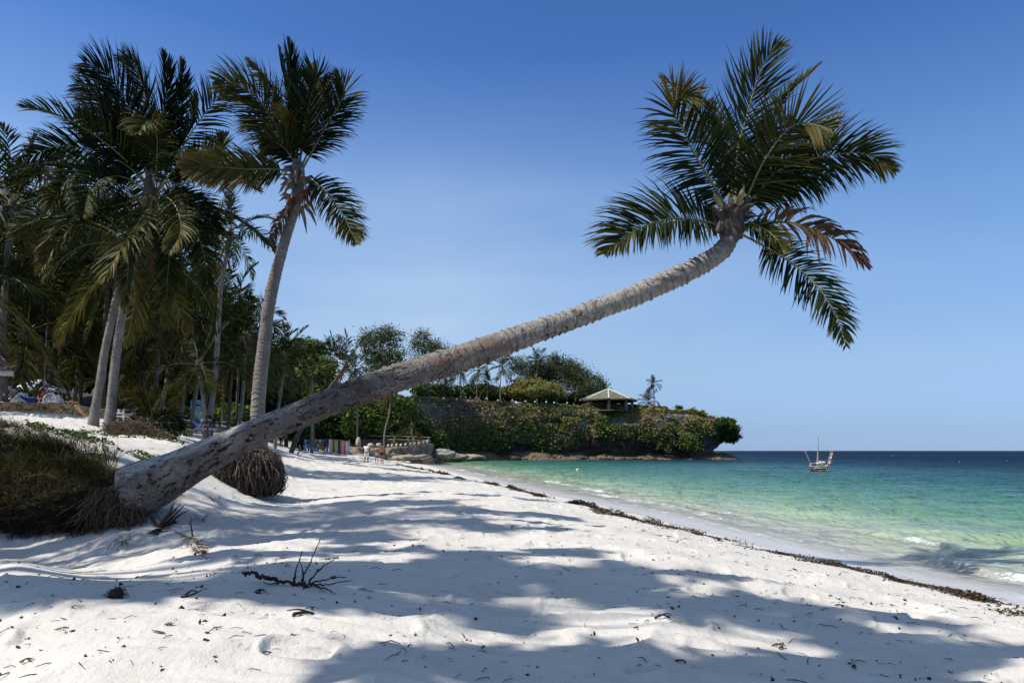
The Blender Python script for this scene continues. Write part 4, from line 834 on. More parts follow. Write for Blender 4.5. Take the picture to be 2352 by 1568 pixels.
c = mixc(t, attr(t, 'low'), c, ramp(t, [(.35, (.07, .05, .03)), (.6, (.24, .18, .12)), (.75, (.38, .32, .25))], n2))
c = mixc(t, attr(t, 'soil'), c, ramp(t, [(.3, (.03, .035, .012)), (.7, (.09, .075, .035))], n2))
t.links.new(c, b.inputs['Base Color']); b.inputs['Roughness'].default_value = .95; b.inputs['Specular IOR Level'].default_value = .1
q = bump(t, None, n2, 1, .35); bump(t, b, vo.outputs['Distance'], .8, .25, q)
M['rock'] = m
low = np.clip(1-sm(1.3, 2.3, HZ), 0, 1); soil = sm(1.0, 1.8, zone)
headland = g.build('headland', m, attrs={'low': low.ravel(), 'soil': soil.ravel()}); tag(headland, kind='structure')
# creepers covering it
def surf(ui, vi):
    i = np.clip(ui, 0, NU-1.001); j = np.clip(vi, 0, NVv-1.001); a, b_ = i.astype(int), j.astype(int); fa, fb = (i-a)[:, None], (j-b_)[:, None]
    Pq = np.stack([HX, HY, HZ], -1)
    return (Pq[a, b_]*(1-fa)+Pq[a+1, b_]*fa)*(1-fb)+(Pq[a, b_+1]*(1-fa)+Pq[a+1, b_+1]*fa)*fb
rng = np.random.RandomState(31)
def veg_mask(p, z, zn, u):
    n = fbm(p[:, 0]*.16, p[:, 1]*.16, p[:, 2]*.22, 4, 91)
    return n
def scatter(N, u0, u1, zlo, size, thr, seedm, tintf, out=.25, flat=1.5):
    ui = rng.uniform(u0*NU, u1*NU, N); vi = rng.uniform(.25*NVv, .86*NVv, N); p = surf(ui, vi); a = ui.astype(int)
    zn = zone[a, vi.astype(int)]
    pxx = p[:, 0]/p[:, 1]*F+1176; zl_ = zlo+np.interp(pxx, [1100, 1180, 1300, 1340, 1560, 1640], [-.3, .6, .9, 2.0, 2.2, 1.2]); k = (p[:, 2] > zl_) & (fbm(p[:, 0]*.22, p[:, 1]*.22, p[:, 2]*.30, 4, seedm) > thr)
    p, a, zn = p[k], a[k], zn[k]; o = np.stack([ox[a], oy[a], 0*ox[a]+.5], 1)
    # clumps
    p = p+nrm(o)*rng.uniform(0, out, len(p))[:, None]*(1+1.4*sm(-.1, .5, vn(p[:, 0]*.5, p[:, 1]*.5, p[:, 2]*.5, seedm+3)))[:, None]
    return p, o, tintf(p)
def tint_cliff(p):
    px = p[:, 0]/p[:, 1]*F+1176; n = fbm(p[:, 0]*.18, p[:, 1]*.18, p[:, 2]*.26, 4, 95); f = fbm(p[:, 0]*1.3, p[:, 1]*1.3, p[:, 2]*1.3, 3, 96)
    z = p[:, 2]
    grey = sm(1250, 1020, px)*sm(4, 7.5, z)*.55
    top = sm(7.8, 10.3, z+.8*n)
    orange = np.exp(-((px-1460)/55)**2)*sm(5, 8, z)*.32
    yel = sm(1540, 1620, px)*sm(6.2, 8.5, z)*.22
    t_ = .45+.55*n+.12*f+.14*top+grey+orange+yel-.15*sm(5, 2.5, z)
    nose = sm(1640, 1668, px)*sm(9, 6.5, z); t_ = t_*(1-nose)+(.22+.1*f)*nose
    return np.clip(t_-.04+rng.normal(0, .055, len(p)), 0, 1)
g = Geo()
for (N, z0, sz, thr, sd_m, o_) in [(70000, 2.2, .21, -.05, 81, .35), (24000, 6.0, .19, -.35, 82, .35), (14000, 3.4, .26, .12, 83, .8)]:
    p, o, tt = scatter(N, .0, .80, z0, sz, thr, sd_m, tint_cliff, o_); g.leaves(p, sz, rng, tt, 0, o, 1.2)
g_cre = g
# hanging curtains that reach over the caves
def curtain(px, d, ztop, zbot, w, n, tint, size=.24, dpt=.8):
    x = (px-1176)/F*d; P_ = np.stack([x+rng.normal(0, w*.4, n), d+rng.normal(0, dpt*.4, n), zbot+(ztop-zbot)*rng.beta(1.3, 1, n)], 1)
    P_[:, 0] += .5*np.sin(P_[:, 2]*1.3+px); P_[:, 0] += .3*(P_[:, 2]-zbot)/(ztop-zbot)*rng.normal(0, w*.3, n)
    g_cre.leaves(P_, size, rng, np.clip(tint+rng.normal(0, .1, n)+.1*(P_[:, 2]-zbot)/(ztop-zbot), 0, 1), 0, np.tile((0, -1, .6), (n, 1)), 1.0)
for (px, zt, zb, w, n, ti) in [(1005, 8, .9, 2.4, 1500, .3), (1040, 8.5, 1.0, 2.6, 1800, .36), (1075, 8, 1.0, 2.6, 1700, .40), (1108, 7, 1.2, 2.4, 1500, .32), (1140, 7.5, 1.5, 2.2, 1400, .36), (1165, 5.5, 1.0, 1.4, 700, .25),
                               (1240, 7, 1.3, 1.8, 1300, .30), (1265, 7.4, 1.1, 2.0, 1500, .30), (1288, 6.2, 1.6, 1.6, 900, .26), (1320, 6.5, 2.2, 2.0, 1000, .36), (1395, 7, 3.4, 2.4, 1000, .30), (1430, 7.5, 4.2, 2.4, 1100, .36), (1480, 7.5, 3.8, 2.6, 1300, .30), (1520, 6.8, 3.4, 2.0, 900, .34),
                               (1512, 4, 2.2, 1.0, 280, .30), (1536, 5.6, 1.5, 1.0, 700, .34), (1565, 5.0, 2.0, .9, 300, .2)]:
    dd_ = np.interp((px), [960, 1080, 1200, 1330, 1450, 1650], [121, 133, 138.6, 141.2, 143, 142.5]); curtain(px, dd_, zt, zb, w, n, ti)
for k in range(60):
    px = rng.uniform(975, 1600); dd_ = np.interp(px, [960, 1080, 1200, 1330, 1450, 1650], [121, 133, 138.6, 141.2, 143, 142.5])-rng.uniform(-.3, .5); zt = rng.uniform(4.5, 9.3); L_ = rng.uniform(1.2, 4.0); zb = max(zt-L_, 1.4 if px < 1320 else 4.6); zt = max(zt, zb+1); curtain(px, dd_, zt, zb, rng.uniform(.8, 2.4), int(180*(zt-zb)), rng.uniform(.25, .8), .21, .6)
# rim plants that stand up over the edge
n = 15000; ui = rng.uniform(.12*NU, .70*NU, n); a = ui.astype(int); f_ = rng.uniform(-2.6, -.2, n); q = np.stack([hx[a]+ox[a]*f_, hy[a]+oy[a]*f_, hz[a]+rng.uniform(-.5, .25, n)+.55*np.clip(fbm(ui*.09, 0, 0, 3, 14)+.25, 0, 1)], 1); pq = q[:, 0]/q[:, 1]*F+1176; q[:, 2] += .8*sm(1330, 1350, pq)*sm(1455, 1440, pq)
g.leaves(q, .19, rng, np.clip(.55+.3*fbm(q[:, 0]*.4, q[:, 1]*.4, 0, 3, 4)+rng.normal(0, .1, n)+.08*sm(1540, 1600, pq), 0, 1), 0, np.tile((0, -.5, 1), (n, 1)), .8)
cre = g.build('creepers', M['cliffleaf'], smooth=False); tag(cre, kind='stuff')
# dead hanging vines
g = Geo()
for k in range(1500):
    px = rng.uniform(960, 1620); i = int(np.argmin(np.abs(hx/hy*F+1176-px)+(hy > 148)*500)); z0 = rng.uniform(4.0, 9.6) if px < 1250 else rng.uniform(3.2, 6.0); L_ = rng.uniform(.8, 2.8); 
    j = int(np.argmin(np.abs(HZ[i]-z0)+(zone[i] < .9)*50)); x, y, z = HX[i, j]+ox[i]*.35, HY[i, j]+oy[i]*.35, HZ[i, j]
    pts = [(x, y, z), (x+rng.normal(0, .15), y-.15, z-L_*.5), (x+rng.normal(0, .25), y-.05, z-L_)]
    g.tube(pts, rng.uniform(.02, .045), 3, .5, 0, False)
tag(g.build('dead_vines', simple('dead_vine', (.16, .135, .115), .9, .4, 3, 0), smooth=False), kind='stuff')
tagp = lambda o, l, c: tag(o, l, c)

# ---- broad trees and bushes
def cloud(rng, blobs, n, size, tint, clump=.55, up=.35, k=0.10, shell=.55):
    g = Geo(); tot = sum(b[3]*b[4]*b[5] for b in blobs)**1
    vols = np.array([(b[3]*b[4]*b[5])**(2/3.) for b in blobs]); vols /= vols.sum()
    for b, v in zip(blobs, vols):
        m = int(n*v); nc = max(6, int(m/26)); d = nrm(rng.normal(size=(nc, 3))); r = rng.uniform(shell, 1.0, nc)**.7*(1+.16*fbm(d[:, 0]*2+b[0], d[:, 1]*2, d[:, 2]*2, 2, 3)*2)
        cc = d*r[:, None]*np.array(b[3:6])+np.array(b[:3]); cs = clump*rng.uniform(.6, 1.4, nc); ct_ = rng.normal(0, .10, nc)
        id_ = rng.randint(0, nc, m); p = cc[id_]+rng.normal(size=(m, 3))*cs[id_][:, None]*np.array((1, 1, .6))
        tt = tint+ct_[id_]+rng.normal(0, k, m)
        g.leaves(p, size, rng, np.clip(tt, 0, 1), 0, d[id_]+np.array((0, 0, up)), .8)
    return g
def tree(name, label, cat, base, blobs, n, size, tint, seed, mat='leaf', clump=.55, trunk_r=.25, limbs=5, group=None, shell=.55, bark='bark_dark', clump_part='crown'):
    rng = np.random.RandomState(seed); base = np.asarray(base, float); root = thing(name, label, cat, base, group); B0 = [tuple(np.array(b[:3])-base)+tuple(b[3:]) for b in blobs]
    cloud(rng, B0, n, size, tint, clump, shell=shell).build(clump_part, M[mat], root, smooth=False)
    if trunk_r:
        g = Geo(); c0 = np.mean([b[:3] for b in B0], axis=0); low_ = c0*np.array((.35, .35, .5))
        g.tube(catmull([(0, 0, -.3), low_*.5+rng.normal(0, .1, 3), low_, c0*.8], 12), np.linspace(trunk_r, trunk_r*.5, 12), 8, .5, 0)
        for b in ((B0*4)[:max(limbs, len(B0))] if len(B0) < 16 else B0[::2]):
            e = np.array(b[:3])+rng.normal(0, .45, 3)*np.array(b[3:6]); mid = low_*.6+e*.4+np.array((0, 0, .3)); g.tube(catmull([low_*.8, mid, e], 8), np.linspace(trunk_r*.5, trunk_r*.12, 8), 5, .5, 0, False)
        g.build('trunk', M[bark], root)
    return root
def PB(px, py, d, rx, rz, ry=None): p = P(px, py, d); return (p[0], p[1], p[2], rx/F*d, (ry or rx)/F*d, rz/F*d)
def gb(px, d): return onground(px, d)
def pl(px, d):  # on the plateau of the headland
    return P(px, np.interp(px, [860, 960, 1200, 1450, 1650], [905, 912, 926, 938, 955]), d)
tree('broadleaf_tree', 'round dark-green broadleaf tree rising against the sky right of the tall root-ball palm', 'tree', gb(690, 108), [PB(672, 815, 108, 42, 34), PB(700, 806, 110, 38, 26), PB(640, 850, 106, 40, 40)], 9000, .32, .42, 1, trunk_r=.4)
tree('broadleaf_tree', 'sunlit yellow-green tree below the round dark-green one', 'tree', gb(720, 98), [PB(722, 860, 99, 42, 42), PB(745, 900, 98, 30, 30), PB(690, 900, 97, 40, 35)], 9000, .30, .68, 2, trunk_r=.35)
tree('casuarina_tree', 'tall wispy casuarina with open airy crown, left of two above the leaning trunk', 'tree', gb(880, 122), [PB(850, 785, 122, 34, 30), PB(895, 775, 124, 36, 30), PB(880, 830, 122, 52, 34), PB(915, 815, 122, 18, 24)], 11000, .15, .62, 3, 'wisp', .62, .22, 22, shell=.15)
tree('casuarina_tree', 'tall wispy casuarina with open airy crown, right of two above the leaning trunk', 'tree', pl(985, 128), [PB(968, 785, 128, 26, 32), PB(1000, 800, 128, 28, 24), PB(975, 830, 128, 36, 24)], 7000, .15, .62, 4, 'wisp', .62, .20, 18, shell=.15)
tree('casuarina_tree', 'dark casuarina behind the flat-topped tree', 'tree', pl(1275, 160), [PB(1225, 855, 160, 40, 34), PB(1275, 835, 160, 32, 28), PB(1262, 870, 160, 40, 40), PB(1188, 838, 160, 22, 24)], 13000, .19, .45, 5, 'wisp', .75, .28, 18, shell=.2)
tree('casuarina_tree', 'dark-green casuarina leaning right beside the pavilion roof', 'tree', pl(1345, 160), [PB(1325, 865, 160, 36, 34), PB(1345, 895, 158, 36, 26), PB(1372, 885, 160, 16, 34), PB(1308, 845, 160, 18, 24)], 12000, .19, .55, 6, 'wisp', .7, .25, 18, shell=.2)
tree('flat_topped_tree', 'bright green flat-topped shade tree on the headland', 'tree', pl(1225, 146), [PB(1180, 897, 146, 28, 13), PB(1215, 884, 146, 42, 13), PB(1255, 893, 146, 36, 14), PB(1280, 905, 146, 18, 10), PB(1225, 900, 144, 50, 12)], 14000, .22, .80, 7, clump=.4, trunk_r=.3, limbs=8, bark='bark_far')
# wall of bushes left of the cliff
for k, (px, py, d, rx, rz, n, ti, lab) in enumerate([
    (840, 960, 108, 46, 40, 6500, .36, 'big dark bush under the leaning trunk left of the curved thin palm'), (915, 945, 110, 40, 36, 6000, .42, 'green bush at the left end of the headland cliff'), (890, 990, 106, 44, 30, 5000, .30, 'dark bush behind the curved thin palm'),
    (780, 985, 112, 44, 30, 4500, .22, 'shaded bush above the stall with coloured cloths'), (720, 965, 108, 46, 40, 5000, .26, 'dark bush left of the shaded bush above the stall'), (965, 1000, 112, 24, 36, 3500, .36, 'narrow bush in the corner between cliff and stone battlement'), (660, 960, 90, 40, 40, 4500, .25, 'dark bush directly right of the tall root-ball palm'),
    (1000, 1015, 118, 22, 30, 3000, .33, 'bush at the foot of the cliff near the end of the battlement')]):
    tree('bush', lab, 'bush', gb(px, d), [PB(px, py, d, rx, rz), PB(px+rx*.5, py+rz*.5, d-1, rx*.7, rz*.6), PB(px-rx*.5, py+rz*.45, d-1, rx*.7, rz*.6)], n, .30, ti, 20+k, clump=.5, trunk_r=.12, clump_part='foliage', shell=.4)
tree('bush', 'dense dark-green bush hanging off the tip of the headland', 'bush', (44, 147, 6.5), [(46.3, 147, 6.6, 2.2, 2.4, 2.0), (47.6, 148, 5.2, 1.6, 2, 1.8), (44.0, 145.4, 7.6, 2.2, 1.8, 1.2), (46.8, 147.5, 7.9, 1.2, 1.4, 1.1)], 9000, .22, .36, 40, clump=.35, trunk_r=.15, clump_part='foliage', shell=.5)
tree('bush', 'round green bush hanging in front of the cave near the tip of the headland', 'bush', (37.5, 142.6, 4.6), [(37.4, 141.6, 3.2, 1.7, .8, 1.1), (37.0, 141.7, 4.1, 1.2, .7, .8), (38.2, 141.7, 2.5, 1.1, .7, .8)], 2600, .20, .50, 41, clump=.3, trunk_r=.06, clump_part='foliage', shell=.4)
for k, (px, py, d, r, n, ti, lab) in enumerate([(1560, 936, 147, 7, 500, .62, 'small shrub at the right end of the terrace'), (1515, 936, 148, 6, 400, .5, 'small shrub between the two headland palms and the terrace chairs'), (1470, 936, 147, 5, 350, .55, 'small shrub at the foot of the low headland palm'), (1590, 943, 145, 8, 500, .72, 'yellow-green shrub on the sloping tip of the headland'), (1612, 949, 145, 8, 500, .72, 'yellow-green shrub furthest down the sloping tip')]):
    tree('shrub', lab, 'bush', pl(px, d), [PB(px, py, d, r, r*.8)], n, .2, ti, 60+k, clump=.2, trunk_r=.04, clump_part='foliage', shell=.3)
# tall trees outside the picture, left of and behind the camera, that throw the broken shade on the sand
def shadow_tree(label, base, spots, n, seed, size=.15):
    bl = []
    for (px, py, w, hpx, h) in spots:
        d = (H-.75)*F/(py-1034.5); dn = (H-.75)*F/(py+hpx-1034.5); df = (H-.75)*F/(py-hpx-1034.5); gx = (px-1176)/F*d
        ry_ = max(.16, (df-dn)/2); r_ = np.random.RandomState(int(px+py)); nb = 5
        for q in range(nb): bl.append((gx-SHX*(h-.75)+w/F*d*(-.85+1.7*q/(nb-1)), (dn+df)/2-SHY*(h-.75)+r_.normal(0, ry_*.35), h+r_.normal(0, .3), w/F*d*.30, ry_*.62, .25))
    return tree('shade_tree', label, 'tree', base, bl, n, size, .45, seed, clump=.13, trunk_r=.13, limbs=min(14, len(bl)), shell=.05, clump_part='crown')
shadow_tree('tall spreading tree left of the picture that shades the near sand', (-13, 3.3, .9), [(60, 1396, 300, 28, 11), (560, 1394, 280, 28, 11), (900, 1352, 250, 34, 11.5),], 4600, 501)
shadow_tree('spreading tree behind the camera that shades the middle of the near sand', (-13, 4.4, .9), [(1250, 1316, 300, 32, 12), (1560, 1352, 230, 26, 12.5), (1880, 1392, 260, 26, 13), (2180, 1440, 200, 16, 13), (1480, 1298, 150, 9, 12.5), (1060, 1400, 160, 22, 12), (1000, 1275, 260, 12, 12)], 4600, 502)
shadow_tree('spreading tree behind the camera that shades the lowest corner of the sand', (-7.5, -1.5, .9), [(1180, 1545, 200, 24, 10), (1420, 1520, 200, 28, 10), (1700, 1548, 260, 26, 10.5), (2250, 1560, 190, 30, 11), (1980, 1500, 90, 10, 10.5)], 4000, 503)
shadow_tree('tree left of the picture that shades the sand beyond the dry branch', (-14, 5, .9), [(700, 1235, 220, 9, 10), (1050, 1215, 260, 8, 11), (560, 1285, 160, 7, 10), (820, 1165, 200, 5, 11), (1150, 1180, 150, 4, 11)], 4200, 504)
# palms of the headland
for k, (cx, cy, bx, d, R, lab) in enumerate([
    (1022, 886, 1022, 132, 3.3, 'headland palm just right of the casuarinas, leftmost of the row'), (1057, 854, 1060, 138, 3.6, 'headland palm second from the left of the row'), (1100, 850, 1096, 140, 3.8, 'headland palm third from the left of the row, tall with spread crown'), (1122, 880, 1120, 138, 3.1, 'lower headland palm between two tall ones left of the flat-topped tree'),
    (1154, 842, 1150, 146, 3.9, 'tall headland palm at the left edge of the flat-topped tree'), (1234, 830, 1234, 156, 3.7, 'slim upright palm rising behind the flat-topped tree'), (1303, 876, 1302, 148, 4.2, 'headland palm with wide crown between flat-topped tree and pavilion'), (1264, 878, 1262, 158, 3.2, 'half-hidden palm behind the right end of the flat-topped tree'),
    (1387, 898, 1387, 172, 3.0, 'palm tip peeping over the pavilion roof'), (1501, 884, 1503, 148, 2.3, 'tall thin palm right of the pavilion, higher of two'), (1488, 924, 1490, 150, 3.1, 'stocky low palm right of the pavilion, lower of two')]):
    b_ = pl(bx, d); pyb = 1034.5-(b_[2]-H)*F/d
    palm(lab, [(bx, pyb+1), (bx-1, (pyb+cy)/2), (cx, cy)], d, .2, .13, R, 18, 400+k, group='palms on the headland', dry=2, seg=10, n=40, base_ground=False)
# ground vegetation of grove and slope, canopy shade put into its dark leaf tints
g = Geo(); rng = np.random.RandomState(5)
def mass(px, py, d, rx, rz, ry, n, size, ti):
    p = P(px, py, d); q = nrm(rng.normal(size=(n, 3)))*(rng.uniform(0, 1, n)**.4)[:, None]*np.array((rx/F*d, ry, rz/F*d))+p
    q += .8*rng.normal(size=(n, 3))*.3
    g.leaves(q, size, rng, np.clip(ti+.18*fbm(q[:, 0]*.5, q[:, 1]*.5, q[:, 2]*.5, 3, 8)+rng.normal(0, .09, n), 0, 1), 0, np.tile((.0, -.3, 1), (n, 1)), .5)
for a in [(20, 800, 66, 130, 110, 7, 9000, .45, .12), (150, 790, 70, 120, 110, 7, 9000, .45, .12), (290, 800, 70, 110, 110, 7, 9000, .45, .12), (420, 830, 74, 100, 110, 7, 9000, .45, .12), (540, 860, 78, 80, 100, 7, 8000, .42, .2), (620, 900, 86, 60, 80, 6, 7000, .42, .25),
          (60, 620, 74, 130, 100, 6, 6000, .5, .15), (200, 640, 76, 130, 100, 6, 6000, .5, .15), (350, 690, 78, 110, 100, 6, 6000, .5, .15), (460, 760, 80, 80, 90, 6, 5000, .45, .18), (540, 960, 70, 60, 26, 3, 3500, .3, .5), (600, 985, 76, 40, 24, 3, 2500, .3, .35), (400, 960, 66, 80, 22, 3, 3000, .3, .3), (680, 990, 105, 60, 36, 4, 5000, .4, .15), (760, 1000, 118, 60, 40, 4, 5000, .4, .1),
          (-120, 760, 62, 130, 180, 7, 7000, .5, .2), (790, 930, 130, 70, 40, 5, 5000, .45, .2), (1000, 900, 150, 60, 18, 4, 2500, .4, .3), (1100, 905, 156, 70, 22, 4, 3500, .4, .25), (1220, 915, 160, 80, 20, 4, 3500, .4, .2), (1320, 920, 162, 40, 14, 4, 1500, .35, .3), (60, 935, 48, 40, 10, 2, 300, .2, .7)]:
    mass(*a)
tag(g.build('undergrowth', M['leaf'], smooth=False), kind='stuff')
# rubble along the foot of the headland
g = Geo()
for k in range(120):
    px = rng.uniform(985, 1500); i = int(np.argmin(np.abs(hx/hy*F+1176-px)+(hy > 148)*500)); o_ = rng.uniform(1.2, 3.4); x, y = hx[i]+ox[i]*o_, hy[i]+oy[i]*o_
    s = rng.uniform(.3, 1.0); g.rock((x, y, rng.uniform(-.1, .35)), (s*1.3, s, s*.6), k, .5, 0, .45, 1.6, 14, 9)
tag(g.build('shore_rubble', M['rock'], attrs=None), kind='stuff')
me = bpy.data.objects['shore_rubble'].data; a_ = me.attributes.new('low', 'FLOAT', 'POINT'); a_.data.foreach_set('value', np.ones(len(me.vertices), np.float32))

# ---- pavilion
pc = P(1397, 938, 148); pav = thing('garden_pavilion', 'octagonal open pavilion with green tiled roof on the headland', 'pavilion', (pc[0], pc[1], pc[2])); 
Rr, zE, zP = 6.3, 1.75, 4.2
ang = [math.pi/8+k*math.pi/4+.28 for k in range(8)]
m, t, b = node_mat('green_roof_tile')
n1 = noise(t, 1.6, 5, .6); w = t.nodes.new('ShaderNodeTexWave'); w.bands_direction = 'Z'; w.inputs['Scale'].default_value = 4.5; w.inputs['Distortion'].default_value = .6
g_ = t.nodes.new('ShaderNodeTexCoord'); t.links.new(g_.outputs['Object'], w.inputs['Vector'])
t.links.new(mixc(t, .35, ramp(t, [(.3, (.10, .13, .09)), (.5, (.17, .20, .13)), (.7, (.28, .28, .20))], n1), w.outputs['Color'], 'MULTIPLY'), b.inputs['Base Color']); b.inputs['Roughness'].default_value = .7; bump(t, b, w.outputs['Fac'], .6, .05); M['tile'] = m
M['ridge'] = simple('pale_ridge_tile', (.50, .48, .44), .8, .15, 3, .3); M['rwood'] = simple('red_brown_wood', (.15, .06, .035), .7, .4, 6, .2); M['post'] = simple('stone_post', (.26, .21, .17), .9, .35, 4, .5)
g = Geo(); ns = 10
for k in range(8):
    a, b_ = ang[k], ang[(k+1) % 8]
    for j in range(ns):
        f0, f1 = 1-j/ns, 1-(j+1)/ns; z0, z1 = zE+(zP-zE)*(1-f0)+.04, zE+(zP-zE)*(1-f1)
        v = [(Rr*f0*math.cos(a), Rr*f0*math.sin(a), z0), (Rr*f0*math.cos(b_), Rr*f0*math.sin(b_), z0), (Rr*f1*math.cos(b_), Rr*f1*math.sin(b_), z1), (Rr*f1*math.cos(a), Rr*f1*math.sin(a), z1)]
        if f1 > 0: g.add(v, [(0, 1, 2, 3)])
        else: g.add(v[:3], [(0, 1, 2)])
g.build('roof', M['tile'], pav, smooth=False)
for k in range(8):
    a = ang[k]; r_ = bpy.data.objects; g = Geo(); g.tube([(Rr*math.cos(a)*f, Rr*math.sin(a)*f, zE+(zP-zE)*(1-f)+.06) for f in np.linspace(1, .01, 22)], [.15+.03*(q % 2) for q in range(22)], 6, .5, 0); g.build('ridge', M['ridge'], pav, smooth=False)
g = Geo()
for k in range(8):
    a, b_ = ang[k], ang[(k+1) % 8]; c0 = np.array((Rr*math.cos(a), Rr*math.sin(a))); c1 = np.array((Rr*math.cos(b_), Rr*math.sin(b_)))*1.; mid = (c0+c1)/2*.985; L_ = np.linalg.norm(c1-c0); g.box((mid[0], mid[1], zE-.16), (L_*.985, .06, .30), math.atan2(c1[1]-c0[1], c1[0]-c0[0]))
g.build('eaves_board', M['rwood'], pav)
g = Geo(); g.lathe([(5.7, 1.4), (5.6, 1.62), (.2, 3.6)], seg=16); g.build('ceiling', M['rwood'], pav)
for k in range(8):
    a = ang[k]; g = Geo(); g.box((5.1*math.cos(a), 5.1*math.sin(a), .45), (.55, .55, 2.3), a); g.box((5.1*math.cos(a), 5.1*math.sin(a), 1.56), (.75, .75, .12), a); g.build('column', M['post'], pav)
g = Geo(); g.lathe([(5.6, -.75), (5.6, -.55), (0, -.55)], seg=16); g.build('floor_slab', M['bark_dark'], pav)
g = Geo(); g.lathe([(2.0, -.3), (2.0, .75), (2.1, .8), (1.7, .8), (1.7, .0)], seg=20); g.build('round_bar', M['rwood'], pav)
# ---- round white lamps on the terrace wall
M['lampwhite'] = simple('white_lamp_glass', (.55, .55, .53), .4, .04, 4, 0)
lamps = [(1019, 915, 126), (1049, 917, 129), (1069, 912, 130), (1100, 917, 132), (1118, 916, 133), (1144, 920, 134), (1177, 920, 135), (1185, 924, 136), (1207, 922, 136), (1229, 923, 137), (1255, 924, 137), (1273, 925, 138), (1303, 926, 139)]
g = Geo(); g.lathe([(.06, -1.0), (.06, -.17), (.12, -.16), (.12, -.13)], seg=8)
L0 = thing('garden_lamp', 'x', 'lamp', (0, 0, 0), 'round white lamps along the headland edge'); g.build('lamp_post', M['post'], L0)
g = Geo(); g.lathe([(.02, .23), (.11, .20), (.18, .11), (.20, .02), (.15, -.08), (.08, -.13), (.02, -.13)], seg=12); g.build('globe', M['lampwhite'], L0)
for k, (px, py, d) in enumerate(lamps):
    o = L0 if k == 0 else copy_tree(L0); o.location = tuple(P(px, py, d))
    o['label'] = 'round white lamp on the headland edge, ' + ['leftmost of the row', 'second from the left', 'third from the left', 'fourth from the left', 'fifth from the left', 'just left of the flat-topped tree', 'under the left end of the flat-topped tree', 'beside the white urn', 'right of the white urn', 'under the middle of the flat-topped tree', 'seventh left of the pavilion end', 'second left of the pavilion', 'nearest the pavilion'][k]
g = Geo(); g.lathe([(.25, -.45), (.5, -.35), (.62, -.1), (.7, .1), (.6, .12)], seg=14); o = g.build('planter_urn', M['lampwhite'], None); o.location = tuple(P(1191, 925, 135.5)); tag(o, 'wide white urn on the headland edge left of the flat-topped tree trunk', 'planter')
# ---- terrace fence with chairs right of the pavilion
g0 = [(1452, 941), (1470, 942), (1490, 943), (1512, 944), (1535, 946), (1552, 948)]
fe = thing('terrace_railing', 'low dark railing with stone posts along the headland terrace right of the pavilion', 'railing', P(1452, 943, 146)); l0 = np.array(fe.location)
pp = [P(x, y, 146)-l0 for x, y in g0]
for q in pp: g = Geo(); g.box(q+np.array((0, 0, .1)), (.3, .3, 1.1)); g.build('stone_post', M['post'], fe)
for a_, b_ in zip(pp[:-1], pp[1:]):
    g = Geo(); 
    for dz in (.45, .15): g.tube([a_+np.array((0, 0, dz)), b_+np.array((0, 0, dz))], .05, 4)
    g.build('rail', M['rwood'], fe)
def chair_geo(mat_s, root, s=1.0, w=.5):
    g = Geo(); g.box((0, 0, .44*s), (w, .5, .06)); g.build('seat', mat_s, root)
    g = Geo(); g.box((0, .24, .75*s), (w, .05, .5)); g.build('backrest', mat_s, root)
    for sx in (-1, 1):
        for sy in (-1, 1): g = Geo(); g.box((sx*(w/2-.04), sy*.2, .21*s), (.05, .05, .42*s)); g.build('leg', mat_s, root)
for k, (px, d, lab) in enumerate([(1497, 144.6, 'orange-brown wooden chair on the terrace next to the two palms'), (1530, 144.8, 'orange-brown wooden chair at the right end of the terrace')]):
    r_ = thing('wooden_chair', lab, 'chair', P(px, 945, d), 'chairs on the headland terrace', rz=k*.8); chair_geo(simple('orange_wood', (.35, .12, .05), .6, .2, 5, .1), r_, 1.3, .9)
# ------------------------------------------------------------------ people
M['skin_d'] = simple('dark_skin', (.055, .030, .020), .5, .1, 5, 0); M['skin_t'] = simple('tanned_skin', (.42, .20, .12), .5, .1, 5, 0); M['skin_r'] = simple('sunburnt_skin', (.48, .22, .15), .5, .1, 5, 0)
M['hair_d'] = simple('black_hair', (.012, .010, .009), .7, .2, 20, 0); M['hair_b'] = simple('brown_hair', (.10, .06, .03), .7, .2, 20, 0)
_cm = {}
def cloth_m(c):
    k = tuple(round(v, 3) for v in c)
    if k not in _cm: _cm[k] = simple('cloth_%d' % len(_cm), c, .85, .12, 9, .3, .004)
    return _cm[k]
STAND = dict(pelvis=(0, 0, .94), waist=(0, .0, 1.08), chest=(0, .0, 1.28), neck0=(0, .0, 1.43), neck=(0, -.01, 1.50), head=(0, -.015, 1.60), crown=(0, -.01, 1.69),
             shL=(-.18, 0, 1.41), elL=(-.24, .02, 1.13), wrL=(-.25, -.04, .90), shR=(.18, 0, 1.41), elR=(.24, .02, 1.13), wrR=(.25, -.04, .90),
             hipL=(-.09, 0, .90), knL=(-.10, -.01, .50), anL=(-.10, .02, .08), toL=(-.11, -.14, .03), hipR=(.09, 0, .90), knR=(.10, -.01, .50), anR=(.10, .02, .08), toR=(.11, -.14, .03))
RAD = dict(pelvis=(.145, .11), waist=(.125, .095), chest=(.155, .11), neck0=(.075, .065), neck=(.055, .055), head=(.080, .098), crown=(.062, .07), sh=(.066, .062), el=(.042, .040), wr=(.028, .024), hip=(.092, .092), kn=(.058, .058), an=(.037, .040), to=(.036, .024))
BONES = [('pelvis', 'waist'), ('waist', 'chest'), ('chest', 'neck0'), ('neck0', 'neck'), ('neck', 'head'), ('head', 'crown'), ('chest', 'shL'), ('shL', 'elL'), ('elL', 'wrL'), ('chest', 'shR'), ('shR', 'elR'), ('elR', 'wrR'), ('pelvis', 'hipL'), ('hipL', 'knL'), ('knL', 'anL'), ('anL', 'toL'), ('pelvis', 'hipR'), ('hipR', 'knR'), ('knR', 'anR'), ('anR', 'toR')]
